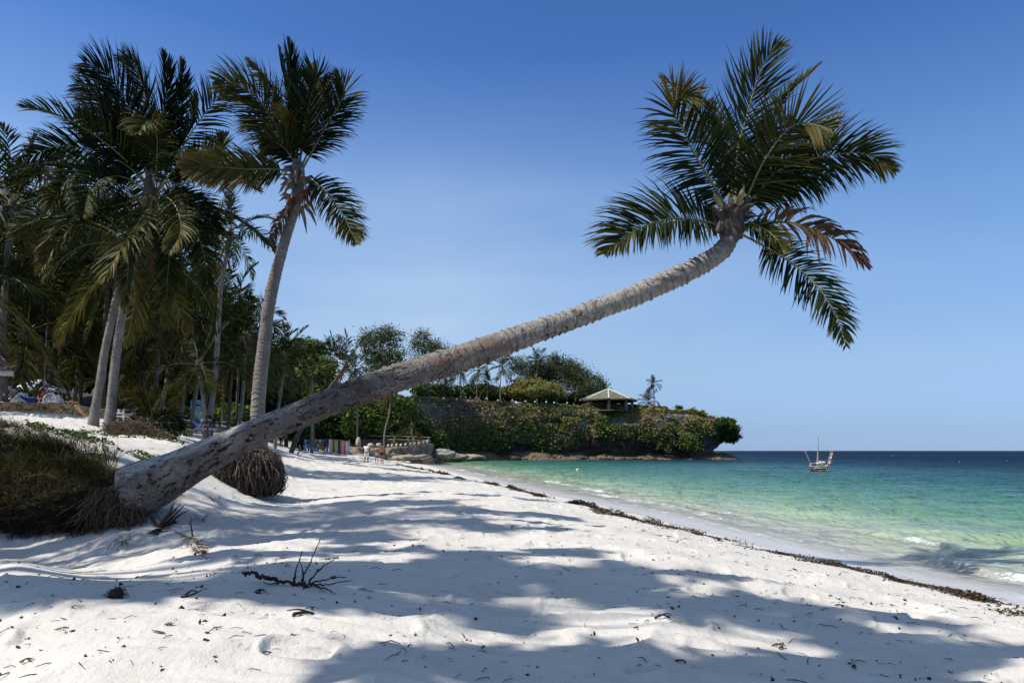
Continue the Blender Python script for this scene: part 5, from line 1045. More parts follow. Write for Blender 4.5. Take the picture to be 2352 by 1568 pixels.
def skin_obj(name, verts, edges, radii, mat, parent, lv=1):
    me = bpy.data.meshes.new(name); me.from_pydata([tuple(v) for v in verts], edges, []); o = bpy.data.objects.new(name, me); COL.objects.link(o); o.parent = parent
    md = o.modifiers.new('skin', 'SKIN'); md.use_smooth_shade = True
    if not me.skin_vertices: 
        import bmesh
        bm = bmesh.new(); bm.from_mesh(me); bm.verts.layers.skin.verify(); bm.to_mesh(me); bm.free()
    for i, r in enumerate(radii): me.skin_vertices[0].data[i].radius = r; me.skin_vertices[0].data[i].use_root = (i == 0)
    s = o.modifiers.new('sub', 'SUBSURF'); s.levels = lv; s.render_levels = lv; me.materials.append(mat); return o
def person(label, loc, skin, hair, rz=0., pose=None, h=1.0, fat=1.0, clothes=(), cap=None, face=True):
    root = thing('person', label, 'person', loc, rz=rz); J = dict(STAND); J.update(pose or {}); J = {k: np.array(v, float)*h for k, v in J.items()}
    names = ['pelvis']+[b for a, b in BONES]; V = [J[n] for n in names]; E = [(names.index(a), names.index(b)) for a, b in BONES]
    rd = lambda n: tuple(v*h*(fat if n in ('pelvis', 'waist', 'chest') else 1) for v in (RAD.get(n) or RAD[n[:-1]])); R = [rd(n) for n in names]
    for s_, w, e in ((-1, 'wrL', 'elL'), (1, 'wrR', 'elR')):
        f = J[w]-J[e]; f /= np.linalg.norm(f); side = np.cross(f, (0, 1., 0)); side = side/max(np.linalg.norm(side), 1e-6); palm_ = J[w]+f*.075*h; iw = names.index(w); V.append(palm_); R.append((.036*h, .018*h)); ip = len(V)-1; E.append((iw, ip))
        lat = np.array((0, -1., 0)); lat = lat-(lat@f)*f; lat /= np.linalg.norm(lat)
        for q, (o_, ln) in enumerate(((-.026, .062), (-.009, .074), (.009, .07), (.026, .055))):
            a = palm_+lat*o_*h+f*.025*h; c_ = a+f*ln*h*.6+side*.012*h; b_ = c_+f*ln*h*.4+side*.02*h; i0 = len(V); V += [a, c_, b_]; R += [(.0095*h,)*2, (.009*h,)*2, (.007*h,)*2]; E += [(ip, i0), (i0, i0+1), (i0+1, i0+2)]
        a = J[w]+f*.03*h+lat*.04*h; b_ = a+(f*.6+lat*.5)*.045*h; i0 = len(V); V += [a, b_]; R += [(.011*h,)*2, (.009*h,)*2]; E += [(iw, i0), (i0, i0+1)]
    skin_obj('body', V, E, R, skin, root)
    hd = J['head']; up = J['crown']-J['neck']; up /= np.linalg.norm(up)
    g = Geo(); g.rock(hd+up*.035*h+np.array((0, .018*h, 0)), (.088*h, .105*h, .098*h), 3, .5, 0, .06, 2, 16, 10); g.build('hair', hair, root)
    g = Geo(); g.rock(hd+np.array((0, -.108, -.012))*h, (.013*h, .02*h, .022*h), 1, .5, 0, 0, 1, 8, 6); g.build('nose', skin, root)
    for s_ in (-1, 1):
        g = Geo(); g.rock(hd+np.array((s_*.085, .005, -.01))*h, (.012*h, .02*h, .03*h), 1, .5, 0, 0, 1, 8, 6); g.build('ear', skin, root)
        g = Geo(); g.rock(hd+np.array((s_*.033, -.092, .012))*h, (.012*h, .008*h, .007*h), 1, .5, 0, 0, 1, 8, 6); g.build('eye', M['hair_d'], root)
    g = Geo(); g.box(hd+np.array((0, -.097, -.05))*h, (.045*h, .01*h, .009*h)); g.build('mouth', cloth_m((.25, .08, .06)), root)
    for kind, col in clothes:
        m_ = cloth_m(col)
        if kind in ('shirt', 'long_shirt', 'robe'):
            nm = ['pelvis', 'waist', 'chest', 'neck0', 'shL', 'shR', 'sL', 'sR']; JJ = dict(J); k_ = .8 if kind != 'shirt' else .55
            JJ['sL'] = J['shL']*(1-k_)+J['elL']*k_; JJ['sR'] = J['shR']*(1-k_)+J['elR']*k_; JJ['neck0'] = J['neck0']*.85+J['chest']*.15
            if kind == 'shirt': JJ['pelvis'] = J['pelvis']*.9+J['waist']*.1-np.array((0, 0, .03))
            RR = dict(pelvis=(.175, .14), waist=(.155, .125), chest=(.178, .135), neck0=(.085, .08), shL=(.085, .08), shR=(.085, .08), sL=(.082, .078), sR=(.082, .078))
            skin_obj({'shirt': 'shirt', 'long_shirt': 'shirt', 'robe': 'robe_top'}[kind], [JJ[q] for q in nm], [(0, 1), (1, 2), (2, 3), (2, 4), (2, 5), (4, 6), (5, 7)], [tuple(v*h*(fat if q in ('pelvis', 'waist', 'chest') else 1) for v in RR[q]) for q in nm], m_, root)
        if kind in ('shorts', 'trousers', 'briefs'):
            f_ = {'shorts': .85, 'trousers': 1.8, 'briefs': .12}[kind]; rr = {'shorts': .115, 'trousers': .09, 'briefs': .108}[kind]
            def leg(a, b_, c_, f): return a*(1-f)+b_*f if f <= 1 else b_*(2-f)+c_*(f-1)
            V2 = [J['pelvis']+np.array((0, 0, .05 if kind != 'briefs' else .0)), J['hipL']*.9+J['pelvis']*.1, leg(J['hipL'], J['knL'], J['anL'], f_), J['hipR']*.9+J['pelvis']*.1, leg(J['hipR'], J['knR'], J['anR'], f_)]
            skin_obj('swimming_briefs' if kind == 'briefs' else kind, V2, [(0, 1), (1, 2), (0, 3), (3, 4)], [(.158*h*fat, .13*h)]+[(rr*h, rr*h), (rr*h*(.9 if kind != 'briefs' else .6),)*2]*2, m_, root)
        if kind in ('robe', 'skirt'):
            g = Geo(); p_ = J['pelvis']; g.lathe([(.30*h, .12), (.27*h, .5*h), (.19*h, p_[2]), (.15*h, p_[2]+.12)], (p_[0], p_[1], 0), 16, sq=.75); g.build('skirt', m_, root)
        if kind == 'bra':
            g = Geo(); c_ = J['chest']; g.lathe([(.176*h, c_[2]-.05), (.178*h, c_[2]-.02)], (c_[0], c_[1], 0), 20, sq=.76); g.build('bikini_top', m_, root)
        if kind == 'sash':
            g = Geo(); a, b_ = J['shR']*.6+J['neck0']*.4, J['waist']; g.tube([a+np.array((0, -.1, .02)), (a+b_)/2+np.array((0, -.19, 0)), b_+np.array((-.02, -.18, 0))], .05, 6); g.build('scarf', m_, root)
    if cap is not None:
        g = Geo(); g.lathe([(.118*h, 0), (.115*h, .05*h), (.085*h, .10*h), (.01, .12*h)], hd+up*.02*h, 14); g.box(hd+np.array((0, -.15*h, .03*h)), (.15*h, .13*h, .015*h)); g.build('cap', cloth_m(cap), root)
    return root
def gl(px, d): return onground(px, d)
W1 = dict(knL=(-.10, -.10, .51), anL=(-.10, .06, .09), toL=(-.10, -.06, .03), knR=(.10, .04, .50), anR=(.10, .28, .16), toR=(.10, .22, .05), elL=(-.25, .05, 1.13), wrL=(-.24, -.10, .93), elR=(.25, .06, 1.13), wrR=(.26, .02, .89))
W2 = dict(knL=(-.10, .04, .50), anL=(-.10, .26, .14), toL=(-.10, .20, .04), knR=(.11, -.12, .51), anR=(.11, -.02, .08), toR=(.11, -.16, .03), elL=(-.26, .03, 1.14), wrL=(-.29, -.02, .90), elR=(.27, .02, 1.14), wrR=(.29, .0, .90))
PI_ = math.pi
person('dark-skinned person walking away in white shirt and white shorts, left of three walkers', gl(842, 60.5), M['skin_d'], M['hair_d'], PI_, W1, 1.07, 1.05, [('shirt', (.78, .80, .86)), ('shorts', (.78, .78, .80))])
person('person walking away in a small blue bikini, middle one of three walkers', gl(865, 59.5), M['skin_t'], M['hair_b'], PI_, W2, .98, .92, [('bra', (.05, .04, .04)), ('briefs', (.05, .32, .42))])
person('broad bare-backed person walking away in dark swimming briefs, right of three walkers', gl(878, 58.8), M['skin_r'], M['hair_b'], PI_, dict(W1, knL=W2['knL'], anL=W2['anL'], toL=W2['toL'], knR=W2['knR'], anR=W2['anR'], toR=W2['toR']), 1.05, 1.22, [('briefs', (.02, .02, .03))])
person('person in red cap, open white shirt and red scarf walking past the cloth stall', gl(788, 91), M['skin_d'], M['hair_d'], 0., W1, 1.02, .95, [('shirt', (.8, .8, .82)), ('trousers', (.03, .035, .06)), ('sash', (.55, .08, .05))], cap=(.55, .02, .03))
BRW = dict(elR=(.28, -.16, 1.2), wrR=(.16, -.42, 1.22))
person('person in pale blue-grey robe reaching to the left end of the cloth stall', gl(701, 86), M['skin_d'], M['hair_d'], PI_/2*1.1, BRW, 1.05, 1.1, [('robe', (.42, .47, .62))])
person('person in black dress standing left of the pale-robed one', gl(692, 87), M['skin_d'], M['hair_d'], .3, {}, 1.03, 1.1, [('robe', (.012, .012, .014))])
person('person in yellow shirt beside the black-dressed one', gl(678, 88), M['skin_d'], M['hair_d'], .5, {}, 1.03, 1, [('shirt', (.55, .48, .18)), ('trousers', (.02, .02, .03))])
person('person in light blue shirt half hidden between two others near the stall', gl(684, 89.5), M['skin_d'], M['hair_d'], -.4, {}, 1.02, 1, [('shirt', (.25, .38, .58)), ('trousers', (.03, .03, .04))])
person('person in white shirt left of the leaning dark palm foot', gl(646, 82), M['skin_d'], M['hair_d'], PI_, {}, 1.03, 1, [('shirt', (.7, .7, .66)), ('trousers', (.02, .02, .03))])
person('person in tan shirt right next to the white-shirted one by the dark palm foot', gl(656, 82), M['skin_d'], M['hair_d'], PI_*.9, {}, 1.03, 1, [('shirt', (.40, .33, .18)), ('trousers', (.05, .05, .03))])
SIT = dict(pelvis=(0, 0, .50), waist=(0, .0, .62), chest=(0, -.05, .82), neck0=(0, -.09, .97), neck=(0, -.13, 1.04), head=(0, -.17, 1.13), crown=(0, -.18, 1.22), shL=(-.18, -.07, .95), elL=(-.24, -.18, .72), wrL=(-.12, -.42, .70), shR=(.18, -.07, .95), elR=(.24, -.18, .72), wrR=(.12, -.42, .70),
           hipL=(-.1, -.03, .48), knL=(-.12, -.46, .52), anL=(-.12, -.48, .12), toL=(-.12, -.62, .06), hipR=(.1, -.03, .48), knR=(.12, -.46, .52), anR=(.12, -.48, .12), toR=(.12, -.62, .06))
def up_(v, dz): return np.array((v[0], v[1], v[2]+dz))
person('person in grey shirt sitting hunched forward behind the big leaning trunk', P(472, 1012, 32), M['skin_d'], M['hair_d'], .8, SIT, 1.0, 1.1, [('shirt', (.16, .17, .18)), ('shorts', (.06, .08, .14))])
person('dark figure sitting in the shade to the right of the grey-shirted one', P(488, 1008, 36), M['skin_d'], M['hair_d'], -.3, SIT, 1.0, 1.0, [('shirt', (.02, .02, .025)), ('shorts', (.5, .5, .52))])
LIE = dict(pelvis=(0, 0, .12), waist=(0, .14, .13), chest=(0, .33, .16), neck0=(0, .47, .21), neck=(0, .54, .25), head=(0, .62, .32), crown=(0, .70, .37), shL=(-.18, .45, .18), elL=(-.27, .22, .10), wrL=(-.18, .02, .16), shR=(.18, .45, .18), elR=(.27, .22, .10), wrR=(.18, .02, .16),
           hipL=(-.09, -.04, .11), knL=(-.1, -.38, .42), anL=(-.1, -.62, .10), toL=(-.1, -.76, .08), hipR=(.09, -.04, .11), knR=(.1, -.42, .36), anR=(.1, -.72, .10), toR=(.1, -.86, .08))
LIE2 = dict(LIE, knL=(-.1, -.46, .13), anL=(-.1, -.88, .10), toL=(-.1, -.98, .16), knR=(.1, -.46, .15), anR=(.1, -.88, .10), toR=(.1, -.98, .16))
# ------------------------------------------------------------------ low wall of the garden on the left
m, t, b = node_mat('crazy_paving_wall')
vo = t.nodes.new('ShaderNodeTexVoronoi'); vo.feature = 'DISTANCE_TO_EDGE'; vo.inputs['Scale'].default_value = 2.6
mv = mapped(t, (1, 1, 1)); wn = noise(t, 1.5, 3, .5, mv); va = t.nodes.new('ShaderNodeVectorMath'); va.operation = 'ADD'; t.links.new(mv, va.inputs[0])
cx_ = t.nodes.new('ShaderNodeCombineXYZ'); t.links.new(wn, cx_.inputs[0]); t.links.new(wn, cx_.inputs[2]); t.links.new(cx_.outputs[0], va.inputs[1]); t.links.new(va.outputs[0], vo.inputs['Vector'])
ed = ramp(t, [(.0, (0, 0, 0)), (.06, (1, 1, 1))], vo.outputs['Distance'])
c = ramp(t, [(.3, (.30, .18, .075)), (.7, (.48, .31, .14))], noise(t, 2.2, 5, .6)); t.links.new(mixc(t, ed, (.05, .03, .02), c), b.inputs['Base Color']); b.inputs['Roughness'].default_value = .9; bump(t, b, ed, .6, .03); M['crazy'] = m
wl = catmull(np.array([P(-420, 932, 30.5), P(-200, 938, 30.5), P(0, 944, 30.6), P(73, 947, 31), P(146, 955, 31.2), P(205, 961, 31.4), P(288, 964, 32), P(345, 972, 32.4)]), 90)
tpz = np.interp(wl[:, 0]/wl[:, 1]*F+1176, [-420, 0, 35, 60, 140, 255, 290, 345], [918, 923, 924, 925, 922+3, 946-6, 950, 960]); top_ = H+(1034.5-tpz)/F*wl[:, 1]
nn = len(wl); g = Geo(); yo = .18+.02*np.sin(np.arange(nn)*.9)
prof_ = []
for k in range(nn):
    x, y, z = wl[k]; zt = top_[k]+.015*math.sin(k*1.7); prof_.append([(x, y-.17, z-.4), (x, y-.16, zt-.05), (x, y-.12, zt), (x, y+.14, zt), (x, y+.18, zt-.05), (x, y+.18, z-.4)])
g.add(np.array(prof_).reshape(-1, 3), grid_faces(nn, 6)); o = g.build('garden_wall', M['crazy']); tag(o, 'low curving tan stone garden wall with dark crazed joints', 'wall')
# parasol, thatched hut, tiled roof
M['canvas'] = simple('white_canvas', (.62, .66, .74), .8, .08, 6, .2); M['thatch'] = simple('grey_thatch', (.10, .085, .075), .95, .45, 9, .8, .05); M['white'] = simple('white_plastic', (.80, .80, .80), .4, .04, 5, 0)
pu = P(90, 921, 40); root = thing('parasol', 'large white square parasol behind the low garden wall', 'parasol', pu)
g = Geo(); A_ = [(-1.3, -1.0, .72), (1.35, -1.0, .55), (1.3, 1.2, .62), (-1.3, 1.2, .75)]; ap = (0.05, 0, 1.35); n_ = 8
Vc = []; 
for k in range(4):
    a, b_ = np.array(A_[k]), np.array(A_[(k+1) % 4])
    for j in range(n_): Vc.append(a*(1-j/n_)+b_*(j/n_)-np.array((0, 0, -.10*math.sin(math.pi*j/n_))))
R1 = [np.array(ap)*(.5)+v*.5+np.array((0, 0, -.05)) for v in Vc]; V_ = Vc+R1+[np.array(ap)]; nn_ = 4*n_
g.add(V_, [(j, (j+1) % nn_, nn_+(j+1) % nn_, nn_+j) for j in range(nn_)]); g.add(V_, [(nn_+j, nn_+(j+1) % nn_, 2*nn_) for j in range(nn_)])
g.add([v for v in Vc]+[v-np.array((0, 0, .14)) for v in Vc], [(j, (j+1) % nn_, nn_+(j+1) % nn_, nn_+j) for j in range(nn_)]); g.build('canopy', M['canvas'], root)
g = Geo(); g.tube([(0, 0, -1.6), (.05, 0, 1.38)], .035, 8); g.build('pole', M['bark_dark'], root)
for q in A_: g = Geo(); g.tube([(0.05, 0, .3), tuple(np.array(q)*.55+np.array(ap)*.42)], .015, 5); g.build('rib', M['bark_dark'], root)
ph_ = P(92, 925, 47); root = thing('thatched_hut', 'round hut with grey thatched roof behind the white parasol', 'hut', ph_)
g = Geo(); g.lathe([(2.0, .9), (1.95, 1.0), (1.3, 1.9), (.7, 2.45), (.1, 2.8)], seg=28); 
for k in range(260):
    a = k*.3+.01*k; r_ = 2.0; g.tube([(math.cos(a)*.3, math.sin(a)*.3, 2.75), (math.cos(a)*1.35, math.sin(a)*1.35, 1.92), (math.cos(a)*2.02, math.sin(a)*2.02, .9+.1*math.sin(k*7.))], .025, 3, .5, 0, False)
g.build('thatched_roof', M['thatch'], root, smooth=False)
for k in range(6): a = k*PI_/3; g = Geo(); g.tube([(1.6*math.cos(a), 1.6*math.sin(a), -1.2), (1.6*math.cos(a), 1.6*math.sin(a), 1.3)], .07, 8); g.build('post', M['bark_shade'], root)
m, t, b = node_mat('red_roof_tiles'); gx_ = t.nodes.new('ShaderNodeTexCoord'); br = t.nodes.new('ShaderNodeTexBrick'); br.inputs['Scale'].default_value = 3; br.inputs['Mortar Size'].default_value = .03
for q, cc in (('Color1', (.32, .10, .09, 1)), ('Color2', (.30, .26, .27, 1)), ('Mortar', (.05, .03, .03, 1))): br.inputs[q].default_value = cc
t.links.new(gx_.outputs['Object'], br.inputs['Vector']); t.links.new(br.outputs['Color'], b.inputs['Base Color']); b.inputs['Roughness'].default_value = .8; M['redtile'] = m
e0, e1 = P(-60, 848, 30), P(30, 852, 29.5); rA, rB = P(-60, 800, 33), P(2, 812, 32.2); bk = P(-60, 842, 36); root = thing('tiled_shelter', 'corner of a red tiled roof with white fascia at the left edge', 'shelter', (e1[0]-1, e1[1]+1, 3.6)); l0 = np.array(root.location)
g = Geo(); U_n = 26; rows = 7
for q in range(rows):
    f0, f1 = q/rows, (q+1)/rows; a0, a1 = (e0-l0)*(1-f0)+(rA-l0)*f0, (e1-l0)*(1-f0)+(rB-l0)*f0; b0, b1 = (e0-l0)*(1-f1)+(rA-l0)*f1-np.array((0, 0, .05)), (e1-l0)*(1-f1)+(rB-l0)*f1-np.array((0, 0, .05))
    uu_ = np.linspace(0, 1, U_n*3)[:, None]; zz = np.abs(np.sin(uu_*U_n*math.pi))*np.array([[0, 0, .06]]); A0 = a0*(1-uu_)+a1*uu_+zz; B0 = b0*(1-uu_)+b1*uu_+zz; g.add(np.concatenate([A0, B0]), [(j, j+1, U_n*3+j+1, U_n*3+j) for j in range(U_n*3-1)])
g.build('roof', M['redtile'], root)
g = Geo(); v = [e0-l0, e1-l0, e1-l0-np.array((0, 0, .22)), e0-l0-np.array((0, 0, .22))]; v += [q+np.array((0, .05, 0)) for q in v]; g.add(v, [(0, 1, 2, 3), (7, 6, 5, 4), (0, 4, 5, 1), (3, 2, 6, 7), (1, 5, 6, 2)]); g.build('fascia', simple('weathered_white_paint', (.45, .43, .40), .8, .2, 5, .2), root)
g = Geo(); v = [e1-l0, rB-l0, P(6, 842, 35)-l0, rB-l0-np.array((0, .01, .22)), e1-l0-np.array((0, 0, .22)), P(6, 842, 35)-l0-np.array((0, 0, .22))]; g.add(v, [(0, 1, 2), (4, 5, 3)]); g.add(v, [(0, 4, 5, 2)]); g.build('roof_side', M['redtile'], root, smooth=False)
for q in (P(-30, 860, 30.5), P(14, 860, 30.8)): g = Geo(); g.tube([q-l0-np.array((0, 0, 2.2)), q-l0], .08, 8); g.build('post', M['bark_shade'], root)
# chairs, loungers
def monobloc(label, loc, rz, group='white plastic chairs behind the garden wall'):
    r = thing('plastic_chair', label, 'chair', loc, group, rz); g = Geo(); g.box((0, 0, .42), (.48, .46, .04)); g.build('seat', M['white'], r)
    g = Geo()
    for k in range(7):
        x = (k-3)*.07; hh = .92-.03*abs(k-3)**1.3; g.tube([(x, .22, .43), (x*1.05, .28, .7), (x*.95, .31, hh)], .016, 5)
    g.tube([(math.sin(a)*.27, .22+.1*max(0, math.cos(a)), .62+.31*math.cos(a)) for a in np.linspace(-1.9, 1.9, 15)], .024, 6); g.build('slatted_back', M['white'], r)
    for s in (-1, 1):
        g = Geo(); g.tube([(s*.25, .22, .62), (s*.28, -.05, .66), (s*.27, -.22, .62), (s*.25, -.22, .4)], .02, 6); g.build('armrest', M['white'], r)
        for yy_ in (-.2, .2): g = Geo(); g.tube([(s*.21, yy_*.95, .42), (s*.25, yy_*1.2, 0)], .022, 6); g.build('leg', M['white'], r)
    return r
def lounger(label, loc, rz, backang=.9, cush=(.03, .09, .35), group='sun loungers', towel=None):
    r = thing('sun_lounger', label, 'sun lounger', loc, group, rz); g = Geo(); g.box((0, -.25, .30), (.66, 1.35, .06)); 
    for s in (-1, 1): g.box((s*.33, -.25, .31), (.05, 1.4, .09))
    g.build('frame', M['white'], r)
    g = Geo(); c_, s_ = math.cos(backang), math.sin(backang); Rm = [(1, 0, 0), (0, c_, -s_), (0, s_, c_)]; g.box((0, .42+.32*c_, .32+.32*s_), (.62, .68, .05), R=Rm); g.build('backrest', M['white'], r)
    g = Geo(); g.box((0, -.25, .36), (.58, 1.28, .06)); g.box((0, .40+.32*c_-.05*s_, .34+.32*s_+.05*c_), (.58, .64, .06), R=Rm); g.build('cushion', cloth_m(cush), r)
    for s in (-1, 1):
        for yy_ in (-.8, .3): g = Geo(); g.tube([(s*.28, yy_, .3), (s*.31, yy_*1.02, 0)], .025, 6); g.build('leg', M['white'], r)
    return r
TER = lambda px, py, d: P(px, py, d)
monobloc('white slatted plastic chair above the garden wall left of the pale palm trunk', TER(109, 946, 32.6), .2)
monobloc('white slatted plastic chair at the head of the sunbather with raised knees', TER(137, 952, 33), 1.0)
monobloc('tilted white plastic chair half hidden beside the blue lounger', TER(118, 951, 33.5), -1.2)
monobloc('white plastic chair at the far left behind the garden wall', TER(26, 936, 33), .6)
lounger('white sun lounger with blue cushion under the sunbather with raised knees', TER(152, 956, 33.5), PI_/2*1.05, .6)
person('sunbather lying with raised bent knees behind the garden wall', up_(TER(151, 956, 33.5), .36), M['skin_t'], M['hair_b'], PI_/2*1.05, LIE, 1, 1, [('briefs', (.05, .06, .1))])
lounger('blue lounger beside the seated sunbather in red', TER(98, 948, 33.6), 1.9, .7)
person('sunbather in red swimwear sitting upright near the white parasol', TER(101, 948, 34.8), M['skin_t'], M['hair_b'], .4, SIT, 1.0, 1, [('shirt', (.45, .04, .05)), ('briefs', (.45, .04, .05))])
lounger('dark blue lounger at the left edge of the picture', TER(13, 940, 33.2), -PI_/2, .8, (.01, .02, .06))
person('reader in pale cap lying at the left edge and holding up a book', up_(TER(14, 938, 33.2), .36), M['skin_t'], M['hair_b'], -PI_/2, dict(LIE2, elL=(-.2, .1, .4), wrL=(-.08, .2, .6), elR=(.2, .1, .4), wrR=(.08, .2, .6)), 1, 1, [('shorts', (.02, .03, .08))], cap=(.5, .45, .36))
bkq = thing('book', 'open book held up by the reader at the left edge', 'book', up_(TER(20, 938, 33.1), 1.0)); g = Geo(); g.box((0, 0, 0), (.02, .3, .22)); g.build('cover', cloth_m((.03, .05, .30)), bkq); g = Geo(); g.box((.02, 0, 0), (.015, .27, .2)); g.build('pages', M['white'], bkq)
lounger('dark blue lounger in the shade right of the crossing palms', TER(282, 966, 33.6), -PI_/2*.8, .8, (.01, .03, .12))
person('shaded sunbather lying right of the crossing palms', up_(TER(283, 966, 33.6), .36), M['skin_t'], M['hair_d'], -PI_/2*.8, LIE2, 1, 1, [('briefs', (.02, .04, .2))])
o = Geo().box((0, 0, 0), (.42, .35, .34)).box((0, 0, .19), (.45, .38, .06), m=1).build('cool_box', [cloth_m((.02, .12, .50)), cloth_m((.55, .6, .65))]); o.location = tuple(TER(67, 921, 36)); tag(o, 'blue cool box with pale lid on the garden wall under the parasol', 'cool box')
o = Geo().tube([(0, 0, -.8), (.16, 0, 3.4)], .03, 8).build('metal_pole', cloth_m((.5, .5, .5))); o.location = tuple(TER(100, 900, 37)); tag(o, 'thin pale metal pole standing right of the white parasol', 'pole')
# white slatted bench below the wall
bq = P(266, 985, 28.5); r = thing('slatted_bench', 'small white slatted bench on the sand right of the crossing palms', 'bench', (bq[0], bq[1], G(bq[0], bq[1])), rz=.1)
g = Geo()
for k in range(2): g.box((0, 0, .42+k*.14), (.62, .04, .05))
for k in range(5): g.box((-.26+k*.13, .0, .48), (.04, .03, .16))
g.build('backrest', M['white'], r)
for k in range(3): g = Geo(); g.box((0, .1+k*.14, .30), (.64, .1, .03)); g.build('seat_slat', M['white'], r)
for s in (-1, 1):
    for y_ in (0.02, .42): g = Geo(); g.box((s*.3, y_, .15 if y_ > .1 else .3), (.05, .05, .3 if y_ > .1 else .62)); g.build('leg', M['white'], r)
# the lounger at the signboard
q = P(428, 1002, 47); r = lounger('white sun lounger with dark blue cushion in front of the blue signboard', (q[0], q[1], max(q[2], G(q[0], q[1]))), -PI_/2*.85, .75)
person('sunbather lying on the lounger in front of the blue signboard', (q[0], q[1], max(q[2], G(q[0], q[1]))+.36), M['skin_t'], M['hair_b'], -PI_/2*.85, LIE2, 1.03, 1, [('shorts', (.1, .14, .4))])
q2 = P(443, 985, 46.6); g = Geo(); tw = catmull([(-.45, 0, .25), (-.1, -.05, .55), (.25, 0, .35), (.5, 0, -.1)], 14); g.add(np.concatenate([tw+np.array((0, -.25, 0)), tw+np.array((0, .25, 0)), tw+np.array((0, -.25, -.03)), tw+np.array((0, .25, -.03))]), [(j, j+1, 14+j+1, 14+j) for j in range(13)]+[(28+j, 42+j, 43+j, 29+j) for j in range(13)]+[(j, 28+j, 29+j, j+1) for j in range(13)])
o = g.build('towel', cloth_m((.45, .45, .62))); o.location = tuple(q2); tag(o, 'pale purple towel hung over the raised lounger back', 'towel')
# signboard
sg = P(456, 985, 58); r = thing('signboard', 'tall blue information board between the palm trunks', 'sign', (sg[0], sg[1], sg[2]), rz=0)
g = Geo(); g.box((0, 0, .95), (1.32, .07, 2.0)); g.build('panel', cloth_m((.06, .30, .42)), r)
g = Geo(); g.add([(-.66, -.041, .0), (-.66, -.041, 1.85), (.3, -.041, 1.85), (-.1, -.041, 1.0)], [(0, 1, 2, 3)][::-1]); g.add([(-.66, -.04, 1.62), (.66, -.04, 1.62), (.66, -.04, 1.72), (-.66, -.04, 1.72)], [(0, 1, 2, 3)]); g.build('pale_print', cloth_m((.30, .36, .26)), r)
g = Geo(); g.box((0, 0, 2.25), (1.32, .06, .46)); g.build('header', cloth_m((.04, .36, .62)), r)
g = Geo()
for k in range(2): g.box((.22, -.034, 2.33-.16*k), (.66-.2*k, .01, .05))
for k in range(7): g.box((.3, -.04, 1.35-k*.13), (.5-.08*(k % 3), .012, .03))
g.lathe([(.13, 0), (.13, .01)], (0, 0, 0), 16); g.build('white_lines', M['white'], r)
g = Geo(); an_ = np.linspace(0, 2*PI_, 20, endpoint=False); g.add([(-.42+.15*math.cos(a), -.036, 2.25+.15*math.sin(a)) for a in an_]+[(-.42, -.036, 2.25)], [(j, (j+1) % 20, 20) for j in range(20)]); g.build('round_emblem', cloth_m((.02, .06, .22)), r)
for s in (-1, 1): g = Geo(); g.tube([(s*.6, .06, -.6), (s*.6, .06, 2.4)], .04, 6); g.build('post', M['bark_dark'], r)
# rope rail between posts
r = thing('rope_rail', 'pale horizontal pole rail running behind the signboard', 'railing', P(430, 980, 60)); l0 = np.array(r.location)
g = Geo(); g.tube([P(x, y, 60)-l0 for x, y in [(295, 962-8), (350, 957), (385, 962), (430, 965), (480, 969), (560, 969)]], .055, 6); g.build('rail', cloth_m((.5, .48, .42)), r)
for x, y in [(350, 957), (430, 965), (505, 969), (560, 969)]: g = Geo(); g.tube([P(x, y+28, 60)-l0, P(x, y-2, 60)-l0], .07, 6); g.build('post', M['bark_dark'], r)
# beach bench of planks near the sitting man
r = thing('plank_bench', 'dark plank bench standing on the sand above the leaning trunk', 'bench', P(415, 1018, 28)); l0 = np.array(r.location)
g = Geo(); a_, b_ = P(383, 1011, 28)-l0, P(440, 1021, 28.4)-l0; dv = (b_-a_); g.box((a_+b_)/2, (np.linalg.norm(dv), .35, .06), 0, R=[(1, 0, 0), (0, 1, 0), (0, 0, 1)]); g.build('seat', M['bark_dark'], r)
for f in (.15, .85): g = Geo(); q_ = a_+dv*f; q_[2] = (a_[2]+b_[2])/2; g.box(q_+np.array((0, 0, -.28)), (.07, .3, .5)); g.build('leg', M['bark_dark'], r)
# sapling palms
def sapling(label, px, py, d, seed, fr, mat_t=(.45)):
    q = P(px, py, d); r = thing('young_palm', label, 'palm tree', (q[0], q[1], G(q[0], q[1]))); l0 = np.array(r.location)
    for k, (pts, L, ti) in enumerate(fr): fr_(r, l0, pts, d, L, dd=(-.6 if k % 2 else .6), n=46, N=CN, roll=.1+.3*(k % 3), w=.06, droop=.5, seed=seed+k, tint=ti, rr=.03, a0=60, a1=24)
    g = Geo(); g.tube([(0, 0, -.2), (.02, 0, .35), (0.05, 0, .7)], [.2, .16, .1], 10); g.build('trunk', M['bark_dark'], r); return r
sapling('young palm with bright upright frond and drooping fronds by the grove edge', 345, 1003, 25, 700, [
    ([(350, 975), (352, 945), (356, 915), (358, 885)], .55, [.5, .66]), ([(348, 970), (325, 925), (300, 905), (275, 908)], .6, [.3, .6]), ([(346, 972), (320, 935), (290, 920), (268, 935)], .65, .35), ([(352, 972), (345, 930), (330, 900), (318, 886)], .6, [.45, .6]),
    ([(350, 975), (375, 955), (400, 960), (418, 985)], .6, .25), ([(352, 975), (380, 970), (395, 990), (400, 1010)], .5, .3), ([(345, 975), (315, 970), (295, 985), (282, 1005)], .55, .2), ([(348, 980), (330, 985), (318, 1000)], .4, .5), ([(350, 980), (365, 990), (375, 1012)], .4, .25), ([(345, 985), (320, 1000), (300, 1003), (275, 995)], .5, [.68, .75])])
